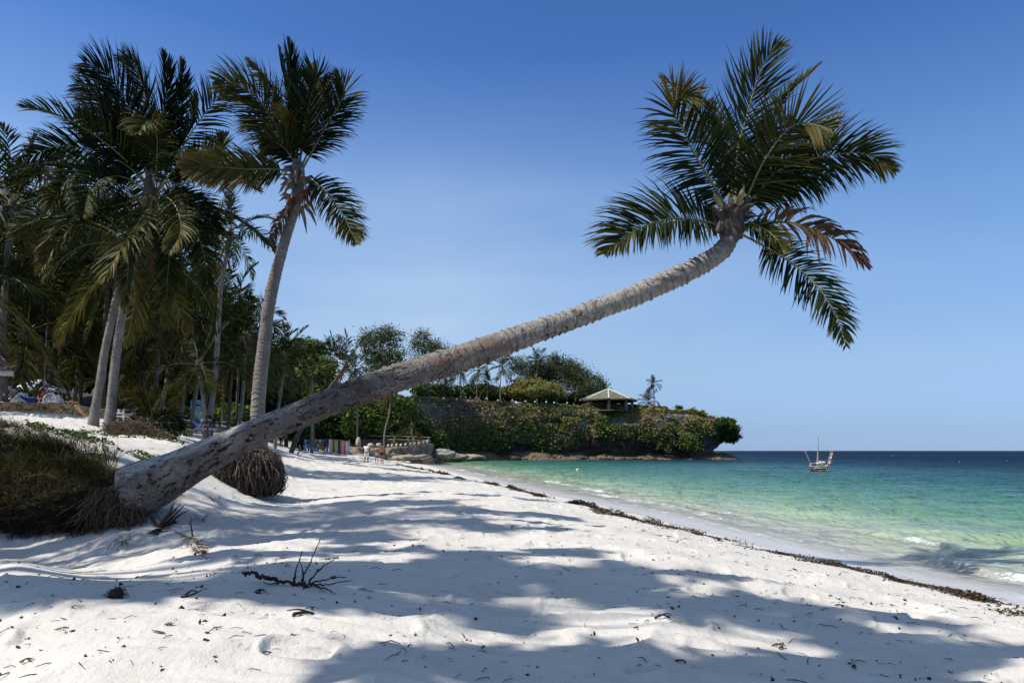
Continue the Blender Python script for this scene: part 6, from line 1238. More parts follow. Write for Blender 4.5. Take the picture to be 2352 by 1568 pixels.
sapling('low palm clump hanging over the sand above the plank bench', 375, 1002, 31, 730, [([(372, 985), (355, 965), (335, 960)], .6, .3), ([(374, 985), (395, 970), (425, 985), (432, 1012)], .6, .35), ([(372, 985), (365, 962), (372, 945)], .5, .4), ([(376, 985), (400, 985), (415, 1000)], .5, .3), ([(370, 988), (345, 990), (325, 1005)], .5, .25)])
# the long frond drooping in front of the grove
palm('palm whose long bright frond droops down in front of the signboard', [(470, 975), (468, 930), (462, 880), (455, 840)], 34, .16, .12, 2.8, 12, 91, name='coconut_palm')
# litter brush heap round the palm feet
M['brush'] = simple('dry_brush', (.075, .050, .032), .9, .5, 15, .2)
g = Geo(); rng = np.random.RandomState(9)
for k in range(1100):
    px = rng.uniform(245, 390); d = rng.uniform(21.5, 26); q = onground(px, d); hgt = .30*math.exp(-((px-300)/55)**2)+.15; q[2] += rng.uniform(-.05, hgt*1.2); a = rng.uniform(0, 6.28); L_ = rng.uniform(.1, .45); e = q+np.array((math.cos(a)*L_, math.sin(a)*L_*.6, rng.normal(-.02, .08))); g.tube([q, (q+e)/2+rng.normal(0, .03, 3), e], [.02, .015, .005], 3, .5, 0, False)
tag(g.build('brushwood', M['brush'], smooth=False), kind='stuff')
# creeping plants on the dune
g = Geo(); p_ = []
for k in range(9000):
    px = rng.uniform(60, 470); d = math.exp(rng.uniform(math.log(13), math.log(26))); x = (px-1176)/F*d
    p_.append((x, d))
p_ = np.array(p_); n_ = fbm(p_[:, 0]*.5, p_[:, 1]*.42, 0, 4, 99)+.25*vn(p_[:, 0]*1.5, p_[:, 1]*1.5, 0, 98); p_ = p_[n_ > .33]; z_ = terrain(p_[:, 0], p_[:, 1])+relief(p_[:, 0], p_[:, 1])+rng.uniform(.0, .08, len(p_))
g.leaves(np.column_stack([p_, z_]), .045, rng, rng.uniform(.1, .55, len(p_)), 0, np.tile((0, 0, 1), (len(p_), 1)), 1.5)
tag(g.build('creeping_ground_cover', M['leaf'], smooth=False), kind='stuff')
# stones, stall and walls at the far end of the beach
M['stonew'] = M['rock2'] = None
m, t, b = node_mat('coral_rag_wall'); n1 = noise(t, 2.2, 6, .7); n2 = noise(t, 9, 5, .7)
t.links.new(ramp(t, [(.3, (.09, .075, .06)), (.5, (.22, .19, .15)), (.7, (.42, .37, .30))], n1), b.inputs['Base Color']); b.inputs['Roughness'].default_value = .95; bump(t, b, n2, 1, .12); M['stonew'] = m
def rubble_wall(name, label, pts, dA, thick, mat, nseg=60, rough=.12, parent=None, cat='wall'):
    pts = np.array(pts, float); n = nseg; f = np.linspace(0, 1, n); px = np.interp(f, np.linspace(0, 1, len(pts)), pts[:, 0]); yt = np.interp(f, np.linspace(0, 1, len(pts)), pts[:, 1]); yb = np.interp(f, np.linspace(0, 1, len(pts)), pts[:, 2]); dd = np.interp(f, np.linspace(0, 1, len(dA)), dA)
    x = (px-1176)/F*dd; zt = H-(yt-1034.5)/F*dd; zb = H-(yb-1034.5)/F*dd-.4; rows_ = 12; V_ = []
    for k in range(n):
        c_ = [(x[k], dd[k]-thick/2, zb[k]+(zt[k]-zb[k])*j/(rows_-1)) for j in range(rows_)]+[(x[k], dd[k], zt[k]+.05), (x[k], dd[k]+thick/2, zt[k]-.05), (x[k], dd[k]+thick/2, zb[k])]; V_.append(c_)
    V_ = np.array(V_); nz_ = fbm(V_[..., 0]*1.4, V_[..., 1]*1.4, V_[..., 2]*1.8, 4, 17); V_[..., 1] -= rough*3*nz_; V_[..., 2] += rough*.8*nz_*(V_[..., 2] > zb.mean()+.3)
    L0_ = V_.reshape(-1, 3)[0].copy(); g = Geo(); g.add(V_.reshape(-1, 3), grid_faces(n, V_.shape[1])); return g
r = thing('stone_battlement', 'curved grey coral-stone sea wall with pale notched blocks on top', 'wall', (0, 0, 0))
rubble_wall('', '', [(884, 1029, 1050), (905, 1027, 1050), (930, 1026, 1049), (960, 1023, 1050), (985, 1019, 1049), (996, 1020, 1050), (990, 1021, 1047)], [95, 95, 95.5, 96, 97, 99, 106], 1.4, M['stonew'], 70).build('wall', M['stonew'], r)
for (cx, cy) in [(892, 1024), (901, 1024), (911, 1023), (921, 1023), (932, 1022), (943, 1021), (953, 1020), (963, 1018), (972, 1017), (982, 1015)]:
    q = P(cx, cy, 95.3+(cx-884)/100.); g = Geo(); g.rock(q, (.20, .3, .30), int(cx), .5, 0, .25, 1.3, 12, 8); g.build('merlon', cloth_m((.46, .42, .34)), r)
g = rubble_wall('', '', [(778, 1026, 1048), (800, 1027, 1050), (830, 1028, 1052), (860, 1029, 1053), (886, 1030, 1051)], [94, 94, 93, 94, 95], 2.0, M['stonew'], 50, .25); o = g.build('rough_stone_wall', M['stonew']); tag(o, 'rough pale stone wall behind the walkers left of the battlement', 'wall')
for (cx, ct_, cb, w_, lab) in [(823, 1006, 1026, .36, 'round-topped stone pillar right of the red-capped person'), (851, 1018, 1030, .5, 'stubby stone pillar just right of the tall pillar'), (870, 1018, 1030, .4, 'stubby stone pillar behind the right-hand walkers')]:
    q = P(cx, cb, 94.5); g = Geo(); hh = (cb-ct_)/F*94.5; g.rock((0, 0, hh/2), (w_, w_, hh*.62), int(cx), .5, 0, .15, 1.2, 16, 12); o = g.build('stone_pillar', cloth_m((.42, .37, .29))); o.location = tuple(q); tag(o, lab, 'pillar')
g = rubble_wall('', '', [(826, 1010, 1030), (870, 1009, 1030), (930, 1011, 1028), (990, 1012, 1024)], [101, 102, 103, 104], .8, M['stonew'], 50, .1); o = g.build('rear_stone_wall', simple('dark_stone', (.10, .08, .06), .95, .4, 3, .8, .1)); tag(o, 'dark stone terrace wall behind the battlement', 'wall')
r = thing('log_railing', 'rustic pale log railing on the terrace behind the battlement', 'railing', P(930, 1012, 101)); l0 = np.array(r.location)
for (x, a_, b_) in [(906, 1001, 1018), (938, 1002, 1016), (951, 1003, 1016), (968, 1003, 1016), (985, 1003, 1014)]: g = Geo(); g.tube([P(x, b_, 100)-l0, P(x, a_, 100)-l0], .09, 6); g.build('post', M['bark_far'], r)
for pts_ in ([(850, 1000), (880, 1002), (906, 1001), (951, 1003), (990, 1004)], [(890, 1008), (920, 1009), (951, 1010), (985, 1010)]): g = Geo(); g.tube([P(x, y, 100)-l0 for x, y in pts_], .05, 5); g.build('rail', M['bark_far'], r)
# boulders
for k, (cx, cy, d, a_, b_, lab) in enumerate([(1020, 1043, 99, 1.7, .75, 'large smooth grey boulder right of the battlement'), (800, 1047, 92, 1.4, .55, 'pale boulder at the foot of the rough stone wall'), (832, 1050, 90, 1.1, .45, 'flat pale boulder between the rough wall and the walkers'), (930, 1051, 93, 1.8, .42, 'craggy tan rock below the battlement, left'), (962, 1051, 94, 2.0, .5, 'craggy tan rock below the battlement, middle'), (1000, 1052, 100, 1.9, .4, 'craggy tan rock below the battlement, right'), (1045, 1049, 110, 2.0, .6, 'tan rock beyond the large smooth boulder'), (1085, 1050, 121, 2.2, .6, 'furthest tan rock at the cliff foot')]):
    g = Geo(); g.rock((0, 0, 0), (a_, a_*.8, b_), k, .5, 0, .28, 1.5, 30, 18); o = g.build('boulder', cloth_m((.27, .225, .17)) if k not in (0,) else cloth_m((.26, .25, .23))); q = P(cx, cy, d); o.location = tuple(q); tag(o, lab, 'rock', 'rocks at the far end of the beach')
g = Geo()
for k in range(60):
    px = rng.uniform(900, 1090); d = np.interp(px, [900, 1090], [90, 118]); q = P(px, rng.uniform(1049, 1054.5), d+rng.uniform(-3, 3)); s = rng.uniform(.12, .5); g.rock(q, (s*1.5, s, s*.5), k+5, .5, 0, .4, 1.5, 10, 7)
tag(g.build('rock_rubble', cloth_m((.36, .30, .22))), kind='stuff')
# the cloth stall
q0 = P(743, 1042, 88); r = thing('market_stall', 'long wooden rack of a beach stall draped with coloured cloths', 'stall', (q0[0], q0[1], G(q0[0], q0[1])), rz=0); l0 = np.array(r.location)
for sx in (-2.0, -1.0, 0., 1.0, 2.0): g = Geo(); g.tube([(sx, 0, -.2), (sx, 0, 1.9)], .035, 6); g.build('post', M['bark_far'], r)
for z_ in (1.85, 1.3, .75): g = Geo(); g.tube([(-2.05, 0, z_), (2.05, 0, z_)], .03, 6); g.build('rail', M['bark_far'], r)
CC = [('red', (.60, .02, .03)), ('pink', (.70, .12, .32)), ('sky-blue', (.15, .50, .75)), ('yellow', (.75, .55, .04)), ('green', (.05, .35, .10)), ('dark blue', (.03, .06, .40)), ('white', (.8, .8, .8)), ('orange', (.75, .22, .03)), ('purple', (.22, .06, .38)), ('cream', (.65, .55, .38)), ('black', (.02, .02, .02)), ('turquoise', (.05, .45, .45))]
def hung(x, z, w, h_, ci, lab, y=-.08, rz=0):
    nm, c_ = CC[ci % len(CC)]; n = 9; uu_ = np.linspace(-.5, .5, n); g = Geo(); ph = rng.uniform(0, 6); V_ = []
    for j in range(5):
        f = j/4.; V_ += [(u_*w*(1+.12*f*math.sin(ph)), .035*math.sin(u_*14+ph)*f-.02*f, -f*h_+.03*math.sin(u_*5+ph)*f) for u_ in uu_]
    V_ = np.array(V_); g.add(V_, grid_faces(5, n)); g.add(V_+np.array((0, .012, 0)), grid_faces(5, n)[:, ::-1]); o = g.build('hanging_cloth', cloth_m(c_)); o.location = (l0[0]+x, l0[1]+y, l0[2]+z); o.rotation_euler = (0, 0, rz); tag(o, lab.format(nm), 'cloth', 'coloured cloths hanging on the beach stall')
pos_n = ['at the left end', 'second from the left', 'third from the left', 'left of the middle', 'in the middle', 'right of the middle', 'third from the right', 'second from the right', 'at the right end']
top_c = [1, 9, 0, 2, 7, 6, 4, 8, 5, 3]; mid_c = [2, 3, 5, 4, 9, 7, 1, 10, 0, 6]; low_c = [5, 9, 6, 2, 0, 3, 10, 11, 8, 7]
for j, (row, cs, z_, hh) in enumerate((('top', top_c, 1.84, .44), ('middle', mid_c, 1.29, .42), ('bottom', low_c, .74, .46))):
    for k in range(9): hung(-1.9+k*.30, z_, .26, hh*rng.uniform(.75, 1.1), cs[k], '{} cloth in the '+row+' row of the stall, '+pos_n[k])
for k, (ci, w_) in enumerate([(6, .34), (3, .30), (8, .2), (3, .26), (2, .2), (10, .24), (7, .26), (9, .26), (1, .24), (6, .2), (9, .22)]):
    hung(.95+k*.22, 1.86-.03*k, w_, 1.62, ci, 'long {} sarong hanging at the right end of the stall, '+['first', 'second', 'third', 'fourth', 'fifth', 'sixth', 'seventh', 'eighth', 'ninth', 'tenth', 'last'][k]+' from its left', y=-.3+.05*k, rz=.5)
r2 = thing('clothes_rail', 'side rail of the stall carrying the long sarongs', 'rail', l0+np.array((2.05, -.1, 0))); 
for sx in (-1.0, 1.35): g = Geo(); g.tube([(sx, 0, -.2), (sx, 0, 1.9)], .035, 6); g.build('post', M['bark_far'], r2)
g = Geo(); g.tube([(-1.05, 0, 1.88), (1.4, .2, 1.6)], .03, 6); g.build('rail', M['bark_far'], r2)
# poles in the sand
for (x0, y0, x1, y1, d, rr_, lab) in [(684, 1054, 688, 1022, 48, .05, 'crooked bare pole stuck in the sand left of the cloth stall')]:
    a_ = P(x0, y0, d); b_ = P(x1, y1, d); a_[2] = min(a_[2], G(a_[0], a_[1])-.1); g = Geo(); g.tube(catmull([a_-a_, (b_-a_)*.4+np.array((-.04, 0, 0)), (b_-a_)*.7+np.array((.1, 0, 0)), b_-a_], 12), rr_, 6); o = g.build('pole', M['bark_far']); o.location = tuple(a_); tag(o, lab, 'pole')
# ------------------------------------------------------------------ boat and buoy
bq = np.array(((1880-1176)/F*63.5, 63.5, 0.)); boat = thing('fishing_boat', 'small wooden fishing boat with bare mast and two flag poles anchored offshore', 'boat', bq, rz=-.34)
M['hull'] = simple('weathered_hull_wood', (.20, .17, .14), .8, .45, 4, .4, .02); M['gun'] = simple('pale_gunwale', (.42, .37, .30), .8, .3, 5, .2); M['hulld'] = simple('dark_tarred_hull', (.03, .02, .018), .7, .4, 4, .2)
st = np.linspace(0, 1, 22); V_ = []; 
def hb(s): return .76*np.interp(s, [0, .15, .5, .85, 1], [.80, .95, 1.0, .62, .04])
for s in st:
    w_ = hb(s); zt = .42+.30*(s-.3)**2+.1*s; zk = -.25+.2*s**3; y_ = -1.6+4.1*s+.15*s*s
    V_.append([(-w_, y_, zt), (-w_*.97, y_, zt*.6), (-w_*.86, y_, .12), (-w_*.5, y_, zk*.5), (0, y_, zk), (w_*.5, y_, zk*.5), (w_*.86, y_, .12), (w_*.97, y_, zt*.6), (w_, y_, zt)])
V_ = np.array(V_); g = Geo(); fa = grid_faces(22, 9); 
for q, mi in enumerate((0, 0, 1, 1, 1, 1, 0, 0)): g.add(V_.reshape(-1, 3), fa[q::8], .5, mi)
g.add(V_[0], [(0, 1, 7, 8)], .5, 0); g.add(V_[0], [(1, 2, 6, 7)], .5, 0); g.add(V_[0], [(2, 3, 5, 6)], .5, 1); g.add(V_[0], [(3, 4, 5)], .5, 1)
V2 = V_.copy(); V2[..., 0] *= .93; V2[..., 2] += .03; g.add(V2.reshape(-1, 3), fa[:, ::-1]); g.build('hull', [M['hull'], M['hulld']], boat)
g = Geo()
for s_ in (-1, 1): g.tube([(s_*hb(s), -1.6+4.1*s+.15*s*s, .44+.30*(s-.3)**2+.1*s) for s in st], .045, 6)
g.tube([(-hb(0), -1.62, .47), (0, -1.66, .52), (hb(0), -1.62, .47)], .05, 6); g.build('gunwale', M['gun'], boat)
g = Geo(); g.box((0, -1.64, .33), (1.0, .02, .10)); g.build('transom_board', cloth_m((.42, .42, .40)), boat); g = Geo(); g.add([(-.12, -1.66, .10), (.14, -1.66, .10), (.0, -1.66, -.02)], [(0, 1, 2)]); g.build('orange_patch', cloth_m((.60, .10, .02)), boat)
g = Geo(); g.tube([(0, .6, -.1), (.02, .6, 3.15)], [.06, .035], 8); g.build('mast', simple('mast_wood', (.36, .26, .19), .7, .2, 6, 0), boat)
g = Geo(); g.tube([(-.12, .3, .3), (.02, .55, 2.9)], .03, 6); g.build('furled_yard', M['gun'], boat)
for yy_ in (-.8, .1, 1.2): g = Geo(); g.box((0, yy_, .40), (1.3, .18, .04)); g.build('thwart', M['gun'], boat)
g = Geo(); rb = np.random.RandomState(2)
for k in range(9): g.rock((.25+rb.normal(0, .18), -.1+rb.normal(0, .25), .55+rb.uniform(0, .45)), (.20, .2, .14), k, .5, 0, .3, 1.5, 12, 8)
g.build('bundled_sail', cloth_m((.42, .39, .34)), boat)
for s_, tip, cols in ((-1, (-1.22, -.6, 1.9), [(.6, .05, .03), (.15, .12, .1), (.05, .08, .35), (.7, .7, .7)]), (1, (1.02, -.4, 1.85), [(.75, .08, .05), (.75, .60, .10), (.75, .3, .05), (.8, .8, .85), (.08, .2, .6), (.7, .35, .05), (.75, .7, .6), (.65, .06, .03)])):
    b0 = np.array((s_*.66, -.8, .45)); tp_ = np.array(tip); g = Geo(); g.tube([b0, (b0+tp_)/2+np.array((-.03*s_, 0, 0)), tp_], .02, 5); g.build('flag_pole', M['gun'], boat)
    for k, c_ in enumerate(cols):
        f = .98-.80*k/max(1, len(cols)-1)*(.98 if s_ > 0 else .95); q_ = b0*(1-f)+tp_*f; w_ = .20 if s_ > 0 else .14; g = Geo(); g.add([q_, q_+np.array((w_, .03, -.02)), q_+np.array((w_*.8, .0, -.15)), q_+np.array((-.05*s_, 0, -.14))], [(0, 1, 2, 3)]); g.build('flag', cloth_m(c_), boat, smooth=False)
g = Geo(); g.tube([(.5, -1.6, .45), (.54, -1.75, .2), (.5, -1.78, -.1)], .02, 5); g.build('mooring_rope', M['gun'], boat)
bq = P(1327, 1081, 64); r = thing('mooring_buoy', 'small pale round buoy floating off the beach', 'buoy', (bq[0], bq[1], .0)); g = Geo(); g.rock((0, 0, .08), (.16, .16, .17), 1, .5, 0, .05, 1, 14, 10); g.build('float', cloth_m((.62, .50, .32)), r); g = Geo(); g.rock((.05, 0, .24), (.07, .07, .05), 2, .5, 0, .1); g.build('knob', cloth_m((.3, .16, .05)), r)
# ------------------------------------------------------------------ grass bank, seaweed, litter
rng = np.random.RandomState(44)
def blades(g, x, y, z, L, lean_, tint, w=.008, rs=None, dz=0.):
    n = len(x); a = rng.uniform(0, 6.28, n); L = L*rng.uniform(.5, 1.2, n); d = np.stack([np.cos(a)*lean_, np.sin(a)*lean_-.15, np.ones(n)+dz], 1)*rng.uniform(.5, 1.3, (n, 1))+rng.normal(0, .2, (n, 3)); d = nrm(d)
    side = nrm(np.cross(d, rng.normal(size=(n, 3)))); q = np.stack([x, y, z], 1); P_ = [q]
    for k in range(3): q = q+d*(L/3)[:, None]; P_.append(q); d = nrm(d+np.array((0, 0, -.28)))
    ws = np.array([1, .85, .55, .05])*w; Q = np.stack(P_, 1); V_ = np.stack([Q-side[:, None]*ws[None, :, None], Q+side[:, None]*ws[None, :, None]], 2).reshape(n, 8, 3)
    Fq = (np.arange(n)[:, None, None]*8+(np.arange(3)*2)[None, :, None]+np.array([0, 1, 3, 2])).reshape(-1, 4); g.add(V_.reshape(-1, 3), Fq, np.clip(np.repeat(tint, 8), 0, 1))
g = Geo(); n = 42000; px = rng.uniform(-160, 300, n); f = rng.uniform(0, 1, n)**.8; dmin = np.interp(px, [-160, 250, 300], [9.95, 9.75, 9.7]); dmax = np.interp(px, [-160, 0, 120, 220, 300], [13.2, 13.2, 12.6, 11.7, 10.6]); d = dmin+(dmax-dmin)*f; x = (px-1176)/F*d; z = terrain(x, d)
gr = np.clip(-.10+.58*f+.45*fbm(x*1.3, d*1.3, 0, 3, 7)-.22*sm(40, 200, px)+rng.normal(0, .15, n), 0, 1); keep = rng.rand(n) < np.interp(px, [-160, 150, 230, 300], [.8, .7, .5, .3])*(1-.55*sm(.75, 1, f))*(.35+.9*sm(-.25, .35, fbm(x*2, d*2, 1, 3, 17)))
blades(g, x[keep], d[keep], z[keep]-.02, .20+.08*f[keep], 1.0, gr[keep], .0055)
n = 17000; px = rng.uniform(-160, 285, n); d = rng.uniform(9.8, 10.9, n); x = (px-1176)/F*d; z = terrain(x, d)+rng.uniform(0, .15, n); blades(g, x, d-.05, z, .30, 1.0, np.clip(.06+rng.normal(0, .06, n)+.5*(rng.rand(n) < .12), 0, 1), .006, dz=-1.1)
# long single stems
n = 2600; px = rng.uniform(-160, 270, n); d = rng.uniform(10.2, 12.6, n); x = (px-1176)/F*d; blades(g, x, d, terrain(x, d), .38, .5, np.clip(.45+rng.normal(0, .2, n), 0, 1), .005)
# small tufts in front of the bank
for (cx, cy) in [(145, 1180), (160, 1195), (250, 1205), (455, 1238), (280, 1225), (160, 1205), (40, 1190), (90, 1188), (498, 1175), (452, 1205)]:
    d0 = 1.1*F/(cy-1034.5); n = 22; x = (cx-1176)/F*d0+rng.normal(0, .07, n); y = d0+rng.normal(0, .07, n); blades(g, x, y, terrain(x, y), .2, .8, np.clip(.5+rng.normal(0, .15, n), 0, 1), .005)
tag(g.build('bank_grass', M['grass'], smooth=False), kind='stuff')
g = Geo(); n = 2600; px = rng.uniform(-160, 290, n); d = rng.uniform(9.8, 10.8, n)
for k in range(n):
    x = (px[k]-1176)/F*d[k]; z = float(terrain(np.array([x]), np.array([d[k]]))[0]); s0 = np.array((x, d[k]-.05, z+rng.uniform(.02, .15))); e = s0+np.array((rng.normal(0, .12), -rng.uniform(.02, .14), -rng.uniform(.08, .4))); g.tube([s0, (s0+e)/2+rng.normal(0, .03, 3), e], [.006, .005, .002], 3, .5, 0, False)
tag(g.build('bank_roots', M['root'], smooth=False), kind='stuff')
# line of seaweed
M['weed'] = leafy('seaweed', [(0, (.012, .009, .006)), (.5, (.050, .034, .014)), (.8, (.11, .075, .025)), (1, (.20, .15, .08))], .1, .6, .3)
wp = np.array([(5.45, 6.2), (5.15, 7.1), (4.88, 8.37), (4.55, 9.6), (4.25, 10.9), (3.75, 12.8), (3.1, 15), (2.35, 18), (1.3, 22), (.35, 26.8), (-1.0, 31.5), (-2.4, 36), (-5.3, 47.5), (-8.3, 57.5), (-11.5, 68)]); wc = catmull(np.column_stack([wp, 0*wp[:, 0]]), 900)
n = 85000; i = (rng.uniform(0, 1, n)**1.0*899).astype(int); dist = wc[i, 1]; Ls_ = np.arange(900)*.08
wd = .24+.17*vn(wc[i, 1]*1.7, 0, 0, 3); hh = .02+.17*np.clip(fbm(wc[i, 1]*1.9, 0, 4, 3, 5)+.2, 0, 1)
off = rng.normal(0, 1, n)*wd*.55; x = wc[i, 0]+off+.16*vn(wc[i, 1]*2.2, 2, 0, 8)-.5*sm(.1, .6, vn(wc[i, 1]*.9, 5, 0, 9))*(rng.rand(n) < .3)+.3*sm(.2, .6, vn(wc[i, 1]*1.2, 8, 0, 19))*(rng.rand(n) < .2); y = wc[i, 1]+rng.normal(0, .06, n)
keep = rng.rand(n) < sm(-.25, .25, fbm(wc[i, 1]*1.3, 3, 0, 3, 61)+.12*sm(22, 8, wc[i, 1])+.3*vn(wc[i, 1]*4, off*3, 0, 5)); x, y, off, wd, hh = [v[keep] for v in (x, y, off, wd, hh)]
z = terrain(x, y)+relief(x, y)+rng.uniform(0, 1, len(x))*hh*np.exp(-(off/wd)**2*1.5)
g = Geo(); g.leaves(np.stack([x, y, z], 1), .026+.014*(y > 16), rng, np.clip(.45+rng.normal(0, .22, len(x)), 0, 1), 0, np.tile((0, 0, 1), (len(x), 1)), 1.6, .38)
tag(g.build('seaweed_line', M['weed'], smooth=False), kind='stuff')
# scattered bits on the sand
g = Geo(); n = 4600; px = rng.uniform(-100, 2450, n); py = 1075+(1575-1075)*rng.uniform(0, 1, n)**.75; d = 1.15*F/(py-1034.5); x = (px-1176)/F*d; sd = shore_sd(x, d); k = (sd < -.9) & ~((x < -4.6) & (d > 9.4) & (d < 13)); x, d = x[k], d[k]; z = terrain(x, d)+relief(x, d)
dens = fbm(x*.35, d*.35, 0, 3, 19); k = rng.rand(len(x)) < .20+.95*sm(-.2, .45, dens)*sm(4.4, 7, d)+.3*sm(6, 12, d); x, d, z = x[k], d[k], z[k]
for X, Y, Z in zip(x, d, z):
    s = min(.038, math.exp(rng.normal(math.log(.019), .5))); a = rng.uniform(0, 6.28)
    if rng.rand() < .62:
        u_ = np.array((math.cos(a), math.sin(a), rng.normal(0, .12)))*s*1.5; g.tube([np.array((X, Y, Z+.003))-u_, np.array((X, Y, Z+.006+s*.2))+rng.normal(0, s*.25, 3)*np.array((1, 1, .3)), np.array((X, Y, Z+.004))+u_], [s*.07, s*.10, s*.05], 3, rng.uniform(0, .9), 0, False)
    else: g.leaves(np.array([(X, Y, Z+s*.2)]+[(X+rng.normal(0, s*.4), Y+rng.normal(0, s*.4), Z+s*.25)]), s*.62, rng, rng.uniform(0, .8), 0, None, 0, .5)
tag(g.build('beach_litter', M['weed'], smooth=False), kind='stuff')
# ---- single pieces on the sand
def sand_pt(px, py):
    ds = np.exp(np.linspace(math.log(2.8), math.log(20), 700)); X = (px-1176)/F*ds; zr = H-(py-1034.5)/F*ds; zg = terrain(X, ds)+relief(X, ds); i = int(np.argmax(zr <= zg)); return np.array((X[i], ds[i], zg[i]))
def stick_thing(name, label, cat, base_px, strands, mat, up=True):
    b0 = sand_pt(*base_px); o = thing(name, label, cat, b0); 
    for nm, pts, rads in strands:
        V_ = np.array([P(x, y, b0[1]+dd) for x, y, dd in pts])-b0; n = len(V_); C_ = catmull(np.column_stack([V_, np.interp(np.linspace(0, 1, n), np.linspace(0, 1, len(rads)), rads)]), n*5); C_[:, :3] += rng.normal(0, 1, (len(C_), 3))*C_[:, 3:4]*.55; g = Geo(); g.tube(C_[:, :3], C_[:, 3]*rng.uniform(.8, 1.25, len(C_)), 5); g.build(nm, mat, o)
    return o
cC = lambda x, y: ((900+x*.2551)/1.7415, (2100+y*.2551)/1.7415)
def st(pts, dd0=0, dd1=0): n = len(pts); return [(*cC(x, y), dd0+(dd1-dd0)*k/(n-1)) for k, (x, y) in enumerate(pts)]
M['twig'] = simple('dark_twig', (.030, .020, .016), .8, .4, 20, .2); M['stalk'] = simple('brown_stalk', (.13, .085, .06), .7, .3, 9, .2)
stick_thing('dead_branch', 'dead palm flower stalk with thin black twigs fanning up from the sand', 'branch', cC(1200, 960), [
    ('stalk', st([(275, 760), (420, 750), (560, 790), (700, 840), (850, 890), (1000, 895), (1150, 930), (1300, 945)], -.05, 0), [.010, .016, .018, .012, .012, .016]),
    ('twig', st([(1090, 900), (1100, 760), (1130, 640), (1180, 500), (1215, 395)], 0, .1), [.009, .005, .003]), ('twig', st([(1190, 920), (1260, 730), (1330, 600), (1400, 430), (1500, 200)], 0, .1), [.009, .005, .003]),
    ('twig', st([(1230, 920), (1220, 760), (1205, 650), (1170, 570)], 0, .12), [.007, .003]), ('twig', st([(1300, 920), (1400, 790), (1540, 650), (1680, 560), (1795, 475)], 0, -.15), [.009, .005, .003]),
    ('twig', st([(1330, 920), (1420, 875), (1600, 850), (1800, 812), (1905, 818)], 0, -.1), [.008, .005, .003]), ('twig', st([(1330, 945), (1420, 925), (1600, 932), (1800, 890), (1990, 868)], 0, -.12), [.009, .005, .003]),
    ('twig', st([(1420, 940), (1500, 985), (1580, 985), (1660, 1040), (1725, 1075)], 0, -.2), [.007, .003]), ('twig', st([(1290, 980), (1390, 1060), (1470, 1100), (1530, 1125)], 0, -.1), [.009, .003]),
    ('twig', st([(590, 885), (690, 925), (780, 905), (950, 885), (1060, 905)], -.05, 0), [.003, .006]), ('twig', st([(1150, 930), (1155, 1015)], 0, -.02), [.006, .003]), ('twig', st([(1250, 900), (1240, 980), (1200, 1040)], 0, -.05), [.012, .004])], M['twig'])
for k, (x, y, x2, y2, w_, lab, mt_) in enumerate([(606*1, 1370, 0, 0, 0, '', '')][:0]): pass
def curl(name, label, cat, px, py, s, seed, mat, n=3, flat=.5):
    b0 = sand_pt(px, py); o = thing(name, label, cat, b0); r_ = np.random.RandomState(seed)
    for q in range(n):
        a = r_.uniform(0, 6.28); L_ = s*r_.uniform(.6, 1.1); pts = [(-math.cos(a)*L_, -math.sin(a)*L_*.5, .005), (r_.normal(0, s*.15), r_.normal(0, s*.15), s*flat*r_.uniform(.3, 1)), (math.cos(a)*L_, math.sin(a)*L_*.5, r_.uniform(0, s*.4))]; g = Geo(); g.tube(catmull(pts, 9), np.linspace(s*.11, s*.035, 9), 5); g.build('piece', mat, o)
    return o
M['dry'] = simple('dry_brown_leaf', (.16, .09, .045), .8, .4, 20, .2)
for a in [('driftwood', 'small pale piece of driftwood on the sunlit near sand', 'driftwood', 363, 1455, .05, 1, M['stalk'], 2), ('dry_leaf', 'curled purple-brown leaf at the lower left corner', 'leaf', 63, 1520, .05, 2, M['dry'], 3), ('twig', 'knotted dark twig in the sand below the dead branch', 'twig', 690, 1412, .09, 3, M['twig'], 3),
          ('twig', 'small dark hooked twig below the dead flower stalk', 'twig', 600, 1362, .06, 4, M['twig'], 4), ('twig', 'forked dark twig near the right foreground', 'twig', 1790, 1487, .07, 5, M['stalk'], 3), ('twig', 'short upright dark twig in the right foreground', 'twig', 1563, 1522, .05, 6, M['twig'], 2), ('twig', 'arched dark twig in the middle of the foreground shade', 'twig', 1523, 1420, .07, 7, M['twig'], 2),
          ('twig', 'branched dark twig at the end of the bright patch, right of centre', 'twig', 1930, 1392, .05, 8, M['twig'], 3), ('dry_leaf', 'dry brown leaf curl among the litter right of the dead branch', 'leaf', 770, 1283, .05, 9, M['dry'], 3), ('dry_leaf', 'dark leaf caught on the twigs of the dead branch', 'leaf', 757, 1285, .05, 10, M['twig'], 3), ('twig', 'wiry brown twig tuft on the near sunlit sand', 'twig', 390, 1436, .035, 11, M['dry'], 4), ('twig', 'pair of crossed thin sticks left of the dead branch', 'twig', 440, 1370, .10, 12, M['twig'], 2)]:
    curl(*a)
g_ = stick_thing('stick', 'thin stick standing upright in the sand right of the dead fronds', 'stick', (440, 1232), [('stem', [(437, 1196, 0), (440, 1215, 0), (443, 1238, 0)], [.008, .012])], M['twig'])
# dark husk
b0 = sand_pt(268, 1372); o = thing('coconut_husk', 'black frayed coconut husk half buried in the shaded sand', 'husk', b0); g = Geo(); g.rock((0, 0, .02), (.045, .05, .05), 4, .5, 0, .4, 2, 16, 10); g.build('shell', M['twig'], o)
g = Geo()
for k in range(50): a = rng.uniform(0, 6.28); g.tube([(0, 0, .03), (math.cos(a)*.05, math.sin(a)*.04, rng.uniform(-.02, .07)), (math.cos(a)*.085, math.sin(a)*.07-.01, rng.uniform(-.04, .03))], [.003, .002, .001], 3, .5, 0, False)
g.build('husk_fibre', M['twig'], o)
